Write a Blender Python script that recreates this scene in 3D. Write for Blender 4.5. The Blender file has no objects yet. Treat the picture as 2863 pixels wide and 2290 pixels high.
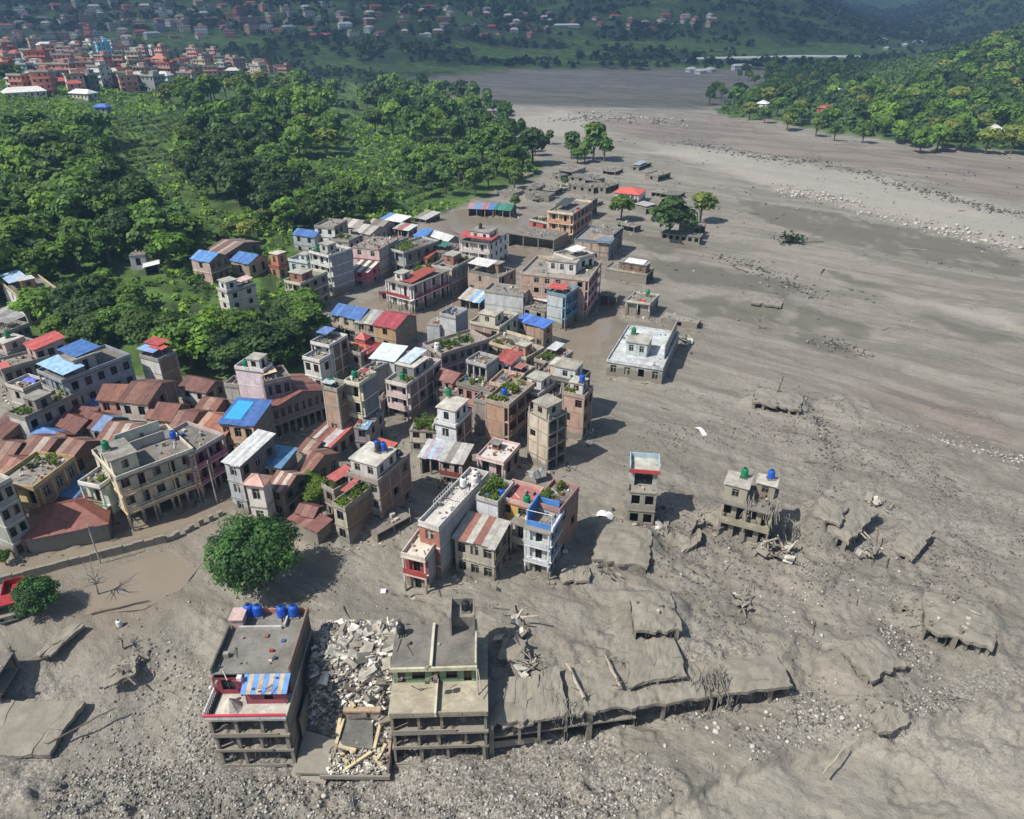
import bpy, math, random
import numpy as np
from mathutils import Vector, Matrix

sc = bpy.context.scene
COL = sc.collection
random.seed(7)
R_ = math.radians

# ---------------------------------------------------------------- camera (drone, 70 m above the mud)
CAM_Z, PITCH = 70.0, 29.0
cam_d = bpy.data.cameras.new('camera')
cam_d.sensor_width = 36.0
cam_d.lens = 25.893
cam_d.clip_start, cam_d.clip_end = 1.0, 12000.0
cam = bpy.data.objects.new('camera', cam_d)
COL.objects.link(cam)
cam.location = (0, 0, CAM_Z)
cam.rotation_euler = (R_(90 - PITCH), 0, 0)
sc.camera = cam

# ---------------------------------------------------------------- daylight
SUN_EL, SUN_AZ = 52.0, 28.0           # shadows fall toward +X, a little +Y
to_sun = Vector((-math.cos(R_(SUN_AZ)) * math.cos(R_(SUN_EL)), -math.sin(R_(SUN_AZ)) * math.cos(R_(SUN_EL)), math.sin(R_(SUN_EL))))
world = bpy.data.worlds.new('World')
sc.world = world
world.use_nodes = True
nt = world.node_tree
sky = nt.nodes.new('ShaderNodeTexSky')
sky.sky_type = 'NISHITA'
sky.sun_disc = False
sky.sun_elevation = R_(SUN_EL)
sky.sun_rotation = math.atan2(to_sun.x, to_sun.y)
sky.dust_density = 1.5
bg = nt.nodes['Background']
bg.inputs["Strength"].default_value = 0.10
nt.links.new(sky.outputs[0], bg.inputs[0])
sun_d = bpy.data.lights.new('sun', 'SUN')
sun_d.energy = 5.0
sun_d.angle = R_(0.5)
sun_d.color = (1.0, 0.955, 0.88)
sun = bpy.data.objects.new('sun', sun_d)
COL.objects.link(sun)
sun.rotation_euler = to_sun.to_track_quat('Z', 'Y').to_euler()
sc.view_settings.view_transform = 'Standard'
sc.view_settings.look = 'None'
sc.view_settings.exposure = 0.3
sc.view_settings.gamma = 1.0
sc.view_settings.use_curve_mapping = False
sc.render.engine = 'CYCLES'
sc.cycles.use_denoising = True
sc.cycles.max_bounces = 5
sc.cycles.diffuse_bounces = 2
sc.cycles.glossy_bounces = 2
sc.cycles.transmission_bounces = 2
sc.cycles.volume_bounces = 0
sc.cycles.transparent_max_bounces = 4
sc.cycles.caustics_reflective = False
sc.cycles.caustics_refractive = False
import math
# ---------------------------------------------------------------- terrain heights
def _hash(ix, iy, seed):
    h = (ix.astype(np.int64) * 374761393 + iy.astype(np.int64) * 668265263 + seed * 974711) & 0x7fffffff
    h = ((h ^ (h >> 13)) * 1274126177) & 0x7fffffff
    return ((h ^ (h >> 16)) & 0xffff) / 65535.0

def noise(x, y, seed=0):
    x = np.asarray(x, float); y = np.asarray(y, float)
    ix, iy = np.floor(x), np.floor(y)
    fx, fy = x - ix, y - iy
    fx = fx * fx * fx * (fx * (fx * 6 - 15) + 10); fy = fy * fy * fy * (fy * (fy * 6 - 15) + 10)
    a, b = _hash(ix, iy, seed), _hash(ix + 1, iy, seed)
    c, d = _hash(ix, iy + 1, seed), _hash(ix + 1, iy + 1, seed)
    return (a + (b - a) * fx) * (1 - fy) + (c + (d - c) * fx) * fy - 0.5

def fbm(x, y, oct=4, seed=0, gain=0.5):
    s, a = 0, 1.0
    for i in range(oct):
        s = s + a * noise(x * 2 ** i + 17.3 * i, y * 2 ** i - 9.1 * i, seed + i)
        a *= gain
    return s

def sstep(a, b, x):
    t = np.clip((x - a) / (b - a), 0, 1)
    return t * t * (3 - 2 * t)

def inside(poly, x, y):
    r = np.zeros(np.shape(x), bool)
    n = len(poly)
    for i in range(n):
        (x0, y0), (x1, y1) = poly[i], poly[(i + 1) % n]
        c = ((y0 > y) != (y1 > y)) & (x < (x1 - x0) * (y - y0) / ((y1 - y0) or 1e-9) + x0)
        r ^= c
    return r

def pdist(pts, x, y, closed=True):
    d = np.full(np.shape(x), 1e9)
    n = len(pts)
    for i in range(n if closed else n - 1):
        (x0, y0), (x1, y1) = pts[i], pts[(i + 1) % n]
        dx, dy = x1 - x0, y1 - y0
        t = np.clip(((x - x0) * dx + (y - y0) * dy) / (dx * dx + dy * dy + 1e-9), 0, 1)
        d = np.minimum(d, np.hypot(x - x0 - t * dx, y - y0 - t * dy))
    return d

def sdist(poly, x, y):
    d = pdist(poly, x, y)
    return np.where(inside(poly, x, y), d, -d)

def wob(x, y, f, a, seed):
    return x + a * fbm(x / f, y / f, 2, seed), y + a * fbm(x / f, y / f, 2, seed + 50)

# hillside foot on the town's left, wooded island on the right, flooded streets, the terrace edge in front
HILL = [(-260, 60), (-200, 130), (-128, 148), (-104, 152), (-92, 143), (-69, 138), (-46, 142), (-41, 152), (-49, 168), (-52, 196), (-60, 212), (-64, 232), (-42, 254), (-28, 274), (-4, 320), (12, 345), (14, 368), (4, 420), (-4, 500), (-22, 590), (-60, 660), (-140, 860), (-420, 1000), (-900, 1000), (-1000, 500), (-700, 200), (-400, 60)]
ISLE = [(165, 612), (152, 585), (146, 560), (172, 520), (196, 470), (232, 425), (262, 405), (300, 393), (360, 388), (470, 330), (700, 300), (1100, 500), (1100, 800), (560, 960), (400, 1010), (300, 960), (262, 840), (215, 690)]
FLOOD = [
    [(-72.6, 76.3), (-65.8, 80.5), (-58.7, 85.4), (-52.4, 88.7), (-47.6, 93.5), (-45.9, 102.0), (-48.4, 104.9), (-51.0, 98.6), (-60.4, 89.1), (-62.3, 87.0), (-70.1, 83.2), (-77.0, 81.2)],
    [(-60.0, 75.8), (-55.6, 80.2), (-49.6, 83.8), (-45.0, 80.7), (-45.8, 75.8), (-48.9, 72.7), (-55.4, 71.8)],
    [(-33, 150), (-14, 140), (2, 136), (20, 152), (24, 175), (20, 192), (2, 190), (-14, 196), (-28, 196), (-40, 176)],
    [(-22, 260), (-8, 238), (4, 225), (12, 244), (8, 268), (-10, 286), (-22, 282)],
]
FOOT = []
EDGE_X = np.array([-60, -33.0, -24, -13.5, -1.8, 13.9, 32.7, 44, 60])
EDGE_Y = np.array([50, 53.0, 53.5, 54.6, 56.6, 59.0, 61.6, 64, 68])
EDGE_D = np.array([4.5, 5.8, 6.0, 6.0, 5.6, 4.5, 2.7, 0.9, 0.0])
BANK = [(-40, 40), (-1, 43.5), (15, 47.0), (24, 50.8), (45, 55.5), (90, 66)]

def height(x, y):
    x = np.asarray(x, float); y = np.asarray(y, float)
    wx, wy = wob(x, y, 14.0, 7.0, 3)
    sh = sdist(HILL, wx, wy)
    si = sdist(ISLE, wx, wy)
    # flow-aligned streaks on the river side, lumpy mud in front
    u = (x * 0.64 + y * 0.77); v = (x * 0.77 - y * 0.64)
    far = sstep(60, 260, y)
    near = 1 - sstep(70, 118, y + 0.25 * np.abs(x - 25))
    river = sstep(12, 60, x - (y - 130) * 0.10) * sstep(80, 120, y)
    z = 0.30 * fbm(x / 22, y / 22, 4, 11) + 0.10 * fbm(x / 3.1, y / 3.1, 3, 12)
    z = z + near * (1.25 * fbm(x / 8.5, y / 6.0, 4, 21) + 0.50 * fbm(x / 1.8, y / 1.4, 4, 23, 0.6) * (0.5 + 1.2 * sstep(-0.1, 0.3, fbm(x / 11, y / 8, 2, 24))))
    lump = sstep(6, 22, x - 0.1 * (y - 60)) * (1 - sstep(95, 150, y)) * sstep(58, 66, y)
    z = z + lump * (0.55 * fbm(x / 5, y / 4, 4, 25) + 0.40 * fbm(x / 1.5, y / 1.2, 4, 26, 0.6))
    z = z + 1.3 * np.exp(-(((x - 66) / 6.5) ** 2 + ((y - 127) / 5) ** 2) ** 2) * (1 + 0.8 * fbm(x / 2.5, y / 5, 3, 27))
    z = z + river * (0.95 * fbm(u / 9, v / 46, 5, 31, 0.58) + 0.18 * fbm(u / 2.2, v / 12, 3, 33))
    z = z + sstep(430, 560, y) * 1.6 * fbm(x / 70, y / 9, 4, 43, 0.6)
    z = z + far * 0.8 * fbm(x / 60, y / 26, 3, 41) * (1 + sstep(400, 800, y))
    # lower ground in front of the ruined row
    ed = np.interp(x, EDGE_X, EDGE_Y); dp = np.interp(x, EDGE_X, EDGE_D)
    soft = np.interp(x, [-44, -34, -24, -4, 30], [22, 15, 9, 5, 4])
    z = z - dp * (1 - sstep(0.5, 1.0, (y - ed) / soft * 0.5 + 0.5))
    b = np.interp(x, [p[0] for p in BANK], [p[1] for p in BANK]) + 1.2 * fbm(x / 5, y / 5, 3, 61)
    low = 1 - sstep(-0.3, 0.3, y - b)
    z = np.where(y < 80, z - low * (0.95 + 0.4 * noise(x / 9, y / 9, 62)), z)
    # boulder bank of the old river bed
    bx = np.interp(y, [150, 200, 232, 255, 318, 370, 430], [330, 208, 163, 150, 113, 96, 70])
    z = z + sstep(-3, 6, x - bx) * sstep(120, 200, y) * (1 - sstep(380, 480, y)) * 1.3
    fm = np.zeros(np.shape(x))
    for i, P in enumerate(FLOOD):
        fm = np.maximum(fm, sstep(-5, 3, sdist(P, wx, wy)) if i > 1 else sstep(-1.5, 1.0, sdist(P, x + 0.2 * (wx - x), y + 0.2 * (wy - y))))
    z = z * (1 - fm) - 0.33 * fm + fm * 0.22 * fbm(x / 6, y / 6, 3, 71)
    # wooded, terraced hillside
    hs = 1.4 * sstep(0, 8, sh) + (0.086 + 0.016 * sstep(60, 260, -x)) * np.clip(sh - 10, 0, 330)
    step = 1.8
    q = hs / step
    tz = (np.floor(q) + sstep(0.72, 1.0, q - np.floor(q))) * step
    hs = 0.35 * hs + 0.65 * tz
    hs = hs + sstep(0, 30, sh) * 1.6 * fbm(x / 24, y / 24, 4, 81)
    z = np.where(sh > 0, z * (1 - sstep(0, 8, sh)) + hs, z)
    # island and its hill
    hi = 1.2 * sstep(0, 8, si) + 2.5 * sstep(10, 120, si) + sstep(0, 60, si) * 1.5 * fbm(x / 30, y / 30, 3, 91)
    hi = hi + 92 * np.exp(-(((x - 640) / 205) ** 2 + ((y - 660) / 210) ** 2)) * sstep(0, 60, si)
    z = np.where(si > 0, z * (1 - sstep(0, 8, si)) + hi, z)
    # far bank, fields, the villages' slope and the mountains
    fb = 935 + 40 * fbm(x / 160, y / 160, 2, 95) + np.clip(x - 380, 0, 700) * 0.30 - 170 * sstep(-30, 150, -x)
    d = y - fb
    gorge = np.exp(-((x - 0.40 * y - 130) / (90 + 0.05 * y)) ** 2)
    ff = sstep(0, 14, d) * 4 + sstep(70, 780, d) * (80 + 40 * fbm(x / 420, y / 360, 3, 97)) * (1 - 0.8 * gorge)
    up = sstep(700, 3600, d) * (330 + 120 * fbm(x / 900, y / 900, 3, 98)) * (1 - 0.55 * gorge)
    ridge = 280 * np.exp(-(((x - 1260) / 225) ** 2 + ((y - 1620) / 330) ** 2))
    ff = ff + up + ridge + sstep(100, 600, d) * 5 * fbm(x / 60, y / 60, 4, 99)
    z = np.where(d > 0, z * (1 - sstep(0, 14, d)) + ff, z)
    # the town's terrace keeps rising to the far left
    # mud piled against walls, and over the backs of the buried roofs
    if len(FOOT):
        A = np.asarray(FOOT); many = x.size > 200
        for cx, cy, a, w, d, top in (A if many else A[(np.abs(A[:, 0] - x.mean()) < 20) & (np.abs(A[:, 1] - y.mean()) < 20)]):
            m = np.nonzero((np.abs(x - cx) < 28) & (np.abs(y - cy) < 28))[0]
            if not len(m): continue
            dx, dy = x[m] - cx, y[m] - cy; lx, ly = dx * math.cos(a) + dy * math.sin(a), -dx * math.sin(a) + dy * math.cos(a)
            ds = np.hypot(np.maximum(np.maximum(-lx, lx - w), 0), np.maximum(np.maximum(-ly, ly - d), 0)); n = noise(x[m] / 1.6, y[m] / 1.6, 171) + 0.5
            if top > 0:
                k = (1 - sstep(0.1, 2.0 + 2.6 * n, ds)) * sstep(0.0, d * 0.7, ly) * (ds > 0) * (0.8 + 0.25 * n); z[m] = z[m] + np.maximum(top - 0.1 - z[m], 0) * np.clip(k, 0, 1); k = (1 - sstep(0.3, 2.0 + 2.5 * n, ds)) * (0.1 + 0.5 * n); z[m] = z[m] + np.maximum(top * 0.32 - z[m], 0) * k * (1 - sstep(0.0, d * 0.7, ly))
            else: z[m] = z[m] + (0.15 + 0.6 * n * n) * np.exp(-(ds / 1.15) ** 2)
    lf = sstep(-150, -420, x - 0.0 * y) * sstep(640, 900, y) * 16
    z = z + lf
    return z

def hz(x, y):
    return float(height(np.array([x]), np.array([y]))[0])
FOOT = [(-57.8,89.0,0.77,11.3,9.4,0.0),(-50.4,96.0,1.07,6.9,7.7,0.0),(-60.6,90.3,1.27,5.0,3.9,0.0),(-67.1,92.3,1.39,4.8,8.1,0.0),(-70.3,90.0,1.37,7.8,6.9,0.0),(-69.4,82.8,0.37,10.4,8.2,0.0),(-70.5,81.7,1.12,2.9,8.8,0.0),(-84.4,110.8,1.15,10.8,4.4,0.0),(-82.7,101.2,1.40,6.6,3.6,0.0),(-77.6,102.1,1.29,6.8,4.9,0.0),(-72.6,101.5,1.22,6.6,3.3,0.0),(-76.6,111.3,1.12,4.6,5.7,0.0),(-72.4,111.5,1.16,5.2,5.3,0.0),(-64.4,106.0,1.36,6.6,6.4,0.0),(-65.4,115.8,1.43,9.1,5.4,0.0),(-70.6,118.0,1.55,6.0,4.8,0.0),(-60.6,113.3,1.36,5.9,4.9,0.0),(-56.5,109.6,1.39,7.7,3.3,0.0),(-49.3,107.7,1.12,6.2,6.2,0.0),(-58.1,123.4,1.17,4.9,6.3,0.0),(-54.6,117.0,1.23,5.6,4.0,0.0),(-87.9,108.8,1.12,8.6,3.2,0.0),(-79.9,96.4,1.18,5.6,2.9,0.0),(-78.1,107.4,1.13,3.6,6.8,0.0),(-76.4,116.3,1.38,3.8,4.7,0.0),(-77.3,120.8,1.38,3.2,4.8,0.0),(-81.0,119.6,1.00,12.6,8.2,0.0),(-69.0,130.2,1.12,4.4,5.1,0.0),(-95.6,134.6,0.87,5.8,4.8,0.0),(-102.2,136.0,1.12,6.7,4.5,0.0),(-99.5,129.4,0.80,8.5,5.8,0.0),(-90.9,121.6,1.12,4.5,5.0,0.0),(-119.7,161.9,1.01,6.1,9.5,0.0),(-65.8,201.1,1.03,4.9,4.2,0.0),(-61.4,225.7,1.14,5.0,8.2,0.0),(-55.0,226.4,1.29,8.7,6.8,0.0),(-47.8,189.6,0.96,7.5,7.5,0.0),(-55.7,194.6,1.12,6.2,6.6,0.0),(-52.5,176.6,1.11,9.7,5.1,0.0),(-37.4,202.5,1.23,12.0,8.5,0.0),(-39.9,196.0,1.28,8.6,5.1,0.0),(-30.4,205.3,0.90,13.9,7.1,0.0),(-38.9,256.2,1.02,5.7,9.0,0.0),(-34.6,243.9,1.08,5.1,6.0,0.0),(-28.8,235.6,1.12,6.1,3.6,0.0),(-20.5,232.5,0.80,4.7,11.5,0.0),(-30.7,261.7,0.94,7.7,5.6,0.0),(-6.6,210.0,1.16,13.2,9.3,0.0),(-16.1,189.9,1.07,11.9,6.5,0.0),(-24.8,208.9,1.12,6.2,3.5,0.0),(-25.5,177.2,0.98,14.4,7.8,0.0),(-32.2,184.6,1.26,4.5,3.3,0.0),(-35.4,159.8,1.12,5.9,8.1,0.0),(-31.2,157.4,1.23,8.6,5.3,0.0),(-26.2,153.2,1.11,8.6,5.8,0.0),(-36.4,136.4,1.12,5.2,4.7,0.0),(-38.4,133.0,1.10,4.1,4.2,0.0),(-30.0,139.8,1.12,4.8,5.4,0.0),(-22.5,127.2,1.24,5.3,4.9,0.0),(-11.9,145.0,1.06,4.8,4.0,0.0),(-15.5,145.9,1.29,4.4,2.9,0.0),(-2.9,150.9,1.09,9.2,7.4,0.0),(-8.4,177.8,0.96,8.1,6.3,0.0),(-3.5,186.9,1.01,8.5,10.0,0.0),(-14.1,133.9,0.68,11.9,6.6,0.0),(17.9,172.0,1.25,14.3,16.6,0.0),(15.2,178.4,0.70,7.5,6.8,0.0),(12.1,166.4,1.03,6.9,4.2,0.0),(2.7,172.6,1.21,5.7,10.3,0.0),(7.2,155.0,0.92,3.5,7.6,0.0),(19.2,239.8,1.13,18.0,8.0,0.0),(12.6,244.2,0.87,4.4,8.6,0.0),(27.6,269.5,1.12,10.0,9.3,0.0),(13.2,228.8,1.06,10.5,16.6,0.0),(29.5,219.7,1.18,15.9,11.2,0.0),(31.2,223.7,1.14,9.0,7.2,0.0),(37.5,197.6,1.08,6.1,12.3,0.0),(27.3,181.1,1.21,2.7,4.8,0.0),(34.5,172.7,1.12,7.4,6.2,0.0),(44.6,165.0,1.10,3.7,8.9,0.0),(31.1,136.8,1.21,20.1,11.8,0.0),(49.5,291.9,1.12,9.4,10.1,0.0),(61.4,237.7,1.11,4.3,12.7,0.0),(66.9,299.4,1.06,5.5,11.7,0.0),(14.6,297.6,1.13,7.0,10.1,0.0),(33.8,310.9,0.99,11.9,10.7,0.0),(35.2,331.1,1.14,8.8,11.0,0.0),(31.4,321.1,0.22,7.1,4.0,0.0),(-6.9,273.4,1.42,5.5,9.5,0.0),(-0.6,271.8,1.20,6.1,6.1,0.0),(-44.5,118.3,1.30,3.0,5.7,0.0),(-44.1,116.6,0.51,4.7,5.0,0.0),(-50.3,120.2,1.35,3.3,2.7,0.0),(-43.8,107.6,1.41,7.1,6.1,0.0),(-42.9,115.0,0.74,10.8,8.8,0.0),(-29.7,110.8,1.12,3.1,3.1,0.0),(-25.7,112.6,1.12,4.2,3.1,0.0),(-30.9,106.4,1.12,6.8,4.9,0.0),(-24.7,109.6,1.36,7.1,2.8,0.0),(-19.1,121.7,1.11,11.3,4.7,0.0),(-9.6,108.3,1.13,5.8,4.1,0.0),(-13.3,110.0,1.41,3.9,4.7,0.0),(-11.9,102.3,1.28,4.4,3.6,0.0),(-8.1,99.9,1.27,4.7,3.7,0.0),(-23.8,85.1,1.04,7.2,2.4,0.0),(-19.6,89.1,1.12,8.4,5.5,0.0),(-34.6,91.4,1.14,5.3,3.1,0.0),(-32.5,96.8,1.08,7.5,2.7,0.0),(-29.4,87.4,1.26,2.5,2.7,0.0),(-28.2,84.5,0.97,2.6,5.6,0.0),(-39.2,89.5,-0.19,2.7,2.2,0.0),(-36.0,95.7,1.29,4.6,3.7,0.0),(-40.7,92.0,1.16,7.9,2.9,0.0),(-19.8,85.6,0.79,6.3,4.0,0.0),(-1.3,111.1,1.06,9.4,3.9,0.0),(12.7,114.0,1.11,4.2,4.2,0.0),(6.0,103.9,0.77,4.5,4.8,0.0),(-1.1,101.1,1.13,5.5,4.8,0.0),(-4.1,120.2,1.05,4.2,7.3,0.0),(-4.8,124.5,1.02,4.3,4.5,0.0),(-0.3,128.0,1.06,4.4,3.4,0.0),(5.2,118.9,0.98,5.2,4.0,0.0),(12.7,121.2,1.12,4.9,9.0,0.0),(-0.1,120.1,1.13,5.7,4.5,0.0),(-11.5,126.0,1.00,4.3,4.1,0.0),(-11.1,75.3,1.23,5.5,3.4,0.0),(-9.6,77.0,1.12,14.2,3.1,0.0),(-2.4,76.8,1.19,4.9,5.8,0.0),(-2.0,82.5,1.13,5.2,3.3,0.0),(5.3,78.1,1.17,4.2,3.6,0.0),(6.5,81.0,1.07,6.3,3.9,0.0),(2.2,82.0,1.07,4.4,2.4,0.0),(2.5,82.7,1.12,4.5,4.8,0.0),(17.4,89.5,-0.14,4.0,5.0,0.0),(30.7,87.5,-0.44,7.1,6.0,0.0),(48.1,83.4,0.78,9.7,3.4,2.4),(47.5,85.9,0.99,5.0,3.2,3.6),(56.2,81.0,0.75,7.8,2.3,1.6),(47.0,126.3,-0.40,8.5,6.0,2.0),(29.3,89.8,-0.87,3.0,4.5,1.5),(62.8,182.2,-0.41,7.2,5.0,1.3),(51.4,66.6,-0.41,7.0,7.0,2.4),(51.1,71.6,-0.61,2.7,3.0,1.3),(41.8,60.1,0.40,5.4,4.5,1.2),(15.4,66.5,0.00,5.2,6.0,2.4),(11.7,80.4,-0.20,7.1,8.0,1.6),(-51.2,241.3,1.11,7.8,7.8,0.0),(-45.6,233.7,1.04,8.5,6.9,0.0),(-43.5,243.5,1.05,7.2,6.2,0.0),(-49.6,220.0,1.17,6.2,6.4,0.0),(-37.1,222.0,1.02,8.6,4.0,0.0),(-19.2,211.8,1.08,9.8,5.2,0.0),(-26.2,124.1,0.94,4.3,2.4,0.0),(-4.8,115.8,1.11,3.2,2.4,0.0),(6.0,117.8,0.90,5.5,4.3,0.0),(-9.4,123.2,1.02,3.4,6.3,0.0),(0.5,142.3,0.93,7.1,7.8,0.0),(2.9,137.6,0.93,6.4,5.1,0.0),(8.4,134.3,0.97,7.5,4.6,0.0),(8.0,169.3,0.97,7.8,6.9,0.0),(-112.8,152.4,1.20,5.3,6.0,0.0),(-87.9,121.3,1.20,2.5,4.3,0.0),(-24.2,87.5,0.93,2.4,2.6,0.0),(-31.3,138.6,1.04,3.3,5.6,0.0),(-26.6,90.4,0.89,6.4,2.8,0.0),(-5.1,124.8,1.00,3.6,4.5,0.0),(1.7,126.3,0.92,4.5,3.4,0.0),(-24.8,122.2,1.12,4.1,3.1,0.0),(-33.9,104.6,1.02,4.4,2.7,0.0),(-88.3,113.1,1.21,3.8,3.4,0.0),(4.8,337.5,1.02,9.7,4.7,0.0),(9.9,310.1,1.13,10.0,4.7,0.0),(17.5,306.1,1.11,7.9,5.5,0.0),(27.4,343.4,1.00,12.9,7.1,0.0),(34.3,325.7,0.74,8.7,4.2,0.0),(38.8,310.9,0.90,10.5,4.0,0.0),(47.1,345.9,1.04,8.8,6.3,0.0),(59.4,355.9,0.99,13.9,4.6,0.0),(64.5,334.0,0.81,9.9,6.9,0.0),(65.7,297.7,0.92,7.3,7.4,0.0),(0.5,304.1,0.99,8.3,7.8,0.0),(21.6,336.0,0.71,4.7,5.3,0.0),(44.4,289.1,0.62,5.3,6.8,0.0),(50.2,277.5,0.65,8.5,7.8,0.0),(29.7,286.3,0.84,9.3,7.8,0.0),(42.2,252.6,0.84,4.1,7.1,0.0),(61.8,248.8,0.57,5.6,7.0,0.0)]
# ---------------------------------------------------------------- procedural materials
def lin(c):
    if isinstance(c, str):
        c = [int(c[i:i + 2], 16) / 255 for i in (0, 2, 4)]
    return [v / 12.92 if v <= 0.04045 else ((v + 0.055) / 1.055) ** 2.4 for v in c]

class NB:
    def __init__(s, name):
        s.m = bpy.data.materials.new(name); s.m.use_nodes = True
        s.t = s.m.node_tree; s.b = s.t.nodes['Principled BSDF']
    def n(s, typ, **kw):
        x = s.t.nodes.new(typ)
        for k, v in kw.items():
            if hasattr(x, k) and k not in ('Scale', 'Detail'): setattr(x, k, v)
            else: x.inputs[k].default_value = v
        return x
    def l(s, a, b): s.t.links.new(a, b)
    def coord(s, which='Object', scale=None):
        c = s.n('ShaderNodeTexCoord').outputs[which]
        if which == 'World': c = None
        if scale:
            mp = s.n('ShaderNodeMapping'); mp.inputs['Scale'].default_value = scale
            s.l(c, mp.inputs[0]); c = mp.outputs[0]
        return c
    def wpos(s, scale=None, rot=0):
        c = s.n('ShaderNodeNewGeometry').outputs['Position']
        if scale:
            for q, v in (('Rotation', (0, 0, rot)), ('Scale', scale)):
                mp = s.n('ShaderNodeMapping'); mp.inputs[q].default_value = v; s.l(c, mp.inputs[0]); c = mp.outputs[0]
        return c
    def noise(s, co, scale, detail=4, rough=0.55, dist=0):
        x = s.n('ShaderNodeTexNoise'); x.inputs['Scale'].default_value = scale; x.inputs['Detail'].default_value = detail
        x.inputs['Roughness'].default_value = rough; x.inputs['Distortion'].default_value = dist
        s.l(co, x.inputs['Vector']); return x.outputs[0]
    def ramp(s, v, a, b, lo=0.0, hi=1.0):
        x = s.n('ShaderNodeMapRange'); x.interpolation_type = 'SMOOTHSTEP'
        for i, q in enumerate((a, b, lo, hi)): x.inputs[i + 1].default_value = q
        s.l(v, x.inputs[0]); return x.outputs[0]
    def math(s, op, a, b):
        x = s.n('ShaderNodeMath'); x.operation = op
        for i, q in enumerate((a, b)):
            if isinstance(q, (int, float)): x.inputs[i].default_value = q
            else: s.l(q, x.inputs[i])
        return x.outputs[0]
    def mix(s, f, a, b, mode='MIX'):
        x = s.n('ShaderNodeMix'); x.data_type = 'RGBA'; x.blend_type = mode
        for q, i in ((f, 0), (a, 6), (b, 7)):
            if isinstance(q, (int, float)): x.inputs[i].default_value = q
            elif isinstance(q, (list, tuple)): x.inputs[i].default_value = (*q[:3], 1)
            else: s.l(q, x.inputs[i])
        return x.outputs[2]
    def attr(s, name):
        x = s.n('ShaderNodeAttribute'); x.attribute_name = name; return x.outputs['Fac']
    def bump(s, h, st, dist):
        x = s.n('ShaderNodeBump'); x.inputs['Strength'].default_value = st; x.inputs['Distance'].default_value = dist
        s.l(h, x.inputs['Height']); s.l(x.outputs[0], s.b.inputs['Normal'])
    def out(s, col, rough=0.8, spec=0.3):
        if isinstance(col, (list, tuple)): s.b.inputs['Base Color'].default_value = (*col[:3], 1)
        else: s.l(col, s.b.inputs['Base Color'])
        if isinstance(rough, (int, float)): s.b.inputs['Roughness'].default_value = rough
        else: s.l(rough, s.b.inputs['Roughness'])
        s.b.inputs['Specular IOR Level'].default_value = spec
        return s.m

MUD = (0.243, 0.222, 0.182)
_mc = {}
def cached(f):
    def g(*a):
        k = (f.__name__,) + a
        if k not in _mc: _mc[k] = f(*a)
        return _mc[k]
    return g

@cached
def plaster(hexc, tide=1.3, dirt=0.75):
    c = lin(hexc); k = NB('plaster_' + hexc); g0 = sum(c) / 3; c = [0.9 * (0.82 * v + 0.18 * g0) for v in c]
    o = k.coord('Object'); n1 = k.noise(o, 0.55, 5, 0.6)
    col = k.mix(k.ramp(n1, 0.3, 0.72), [v * 0.80 for v in c], [min(1, v * 1.08) for v in c])
    st = k.noise(k.coord('Object', (2.3, 2.3, 0.22)), 1.0, 5, 0.62)
    col = k.mix(k.math('MULTIPLY', k.ramp(st, 0.50, 0.74), dirt), col, [v * 0.35 + 0.03 for v in c])
    fine = k.noise(o, 4.5, 4, 0.7)
    col = k.mix(k.math('MULTIPLY', k.ramp(fine, 0.54, 0.70), 0.5), col, (0.15, 0.135, 0.11))
    return _tide(k, col, tide, 0.85)

def _tide(k, col, tide, rough, spec=0.3):
    p = k.wpos(); sx = k.n('ShaderNodeSeparateXYZ'); k.l(p, sx.inputs[0])
    w = k.noise(p, 0.35, 4, 0.6)
    z = k.math('SUBTRACT', sx.outputs[2], k.math('MULTIPLY', w, 2.2))
    f = k.ramp(z, tide - 1.0, tide - 0.25, 1.0, 0.0)
    m2 = k.mix(k.noise(p, 1.7, 4), [v * 0.72 for v in MUD], [v * 1.12 for v in MUD])
    return k.out(k.mix(f, col, m2), rough, spec)

@cached
def brick(hexc, tide=1.3):
    c = lin(hexc); k = NB('brick_' + hexc); g0 = sum(c) / 3; c = [0.58 * v + 0.42 * q for v, q in zip(c, (g0 * 1.12, g0, g0 * 0.86))]
    o = k.coord('Object'); n1 = k.noise(o, 0.5, 4)
    col = k.mix(k.ramp(n1, 0.3, 0.7), [v * 0.78 for v in c], [v * 1.15 for v in c])
    rows = k.noise(k.coord('Object', (1.6, 1.6, 13.0)), 1.0, 3, 0.7)
    col = k.mix(k.math('MULTIPLY', k.ramp(rows, 0.45, 0.65), 0.5), col, [0.33 * v + 0.16 for v in c])
    ct = k.noise(o, 2.8, 3, 0.7)
    col = k.mix(k.math('MULTIPLY', k.ramp(ct, 0.55, 0.66), 0.55), col, (0.30, 0.285, 0.26))
    st = k.noise(k.coord('Object', (1.9, 1.9, 0.2)), 1.0, 4)
    col = k.mix(k.math('MULTIPLY', k.ramp(st, 0.55, 0.75), 0.5), col, (0.10, 0.085, 0.07))
    return _tide(k, col, tide, 0.9)

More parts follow.
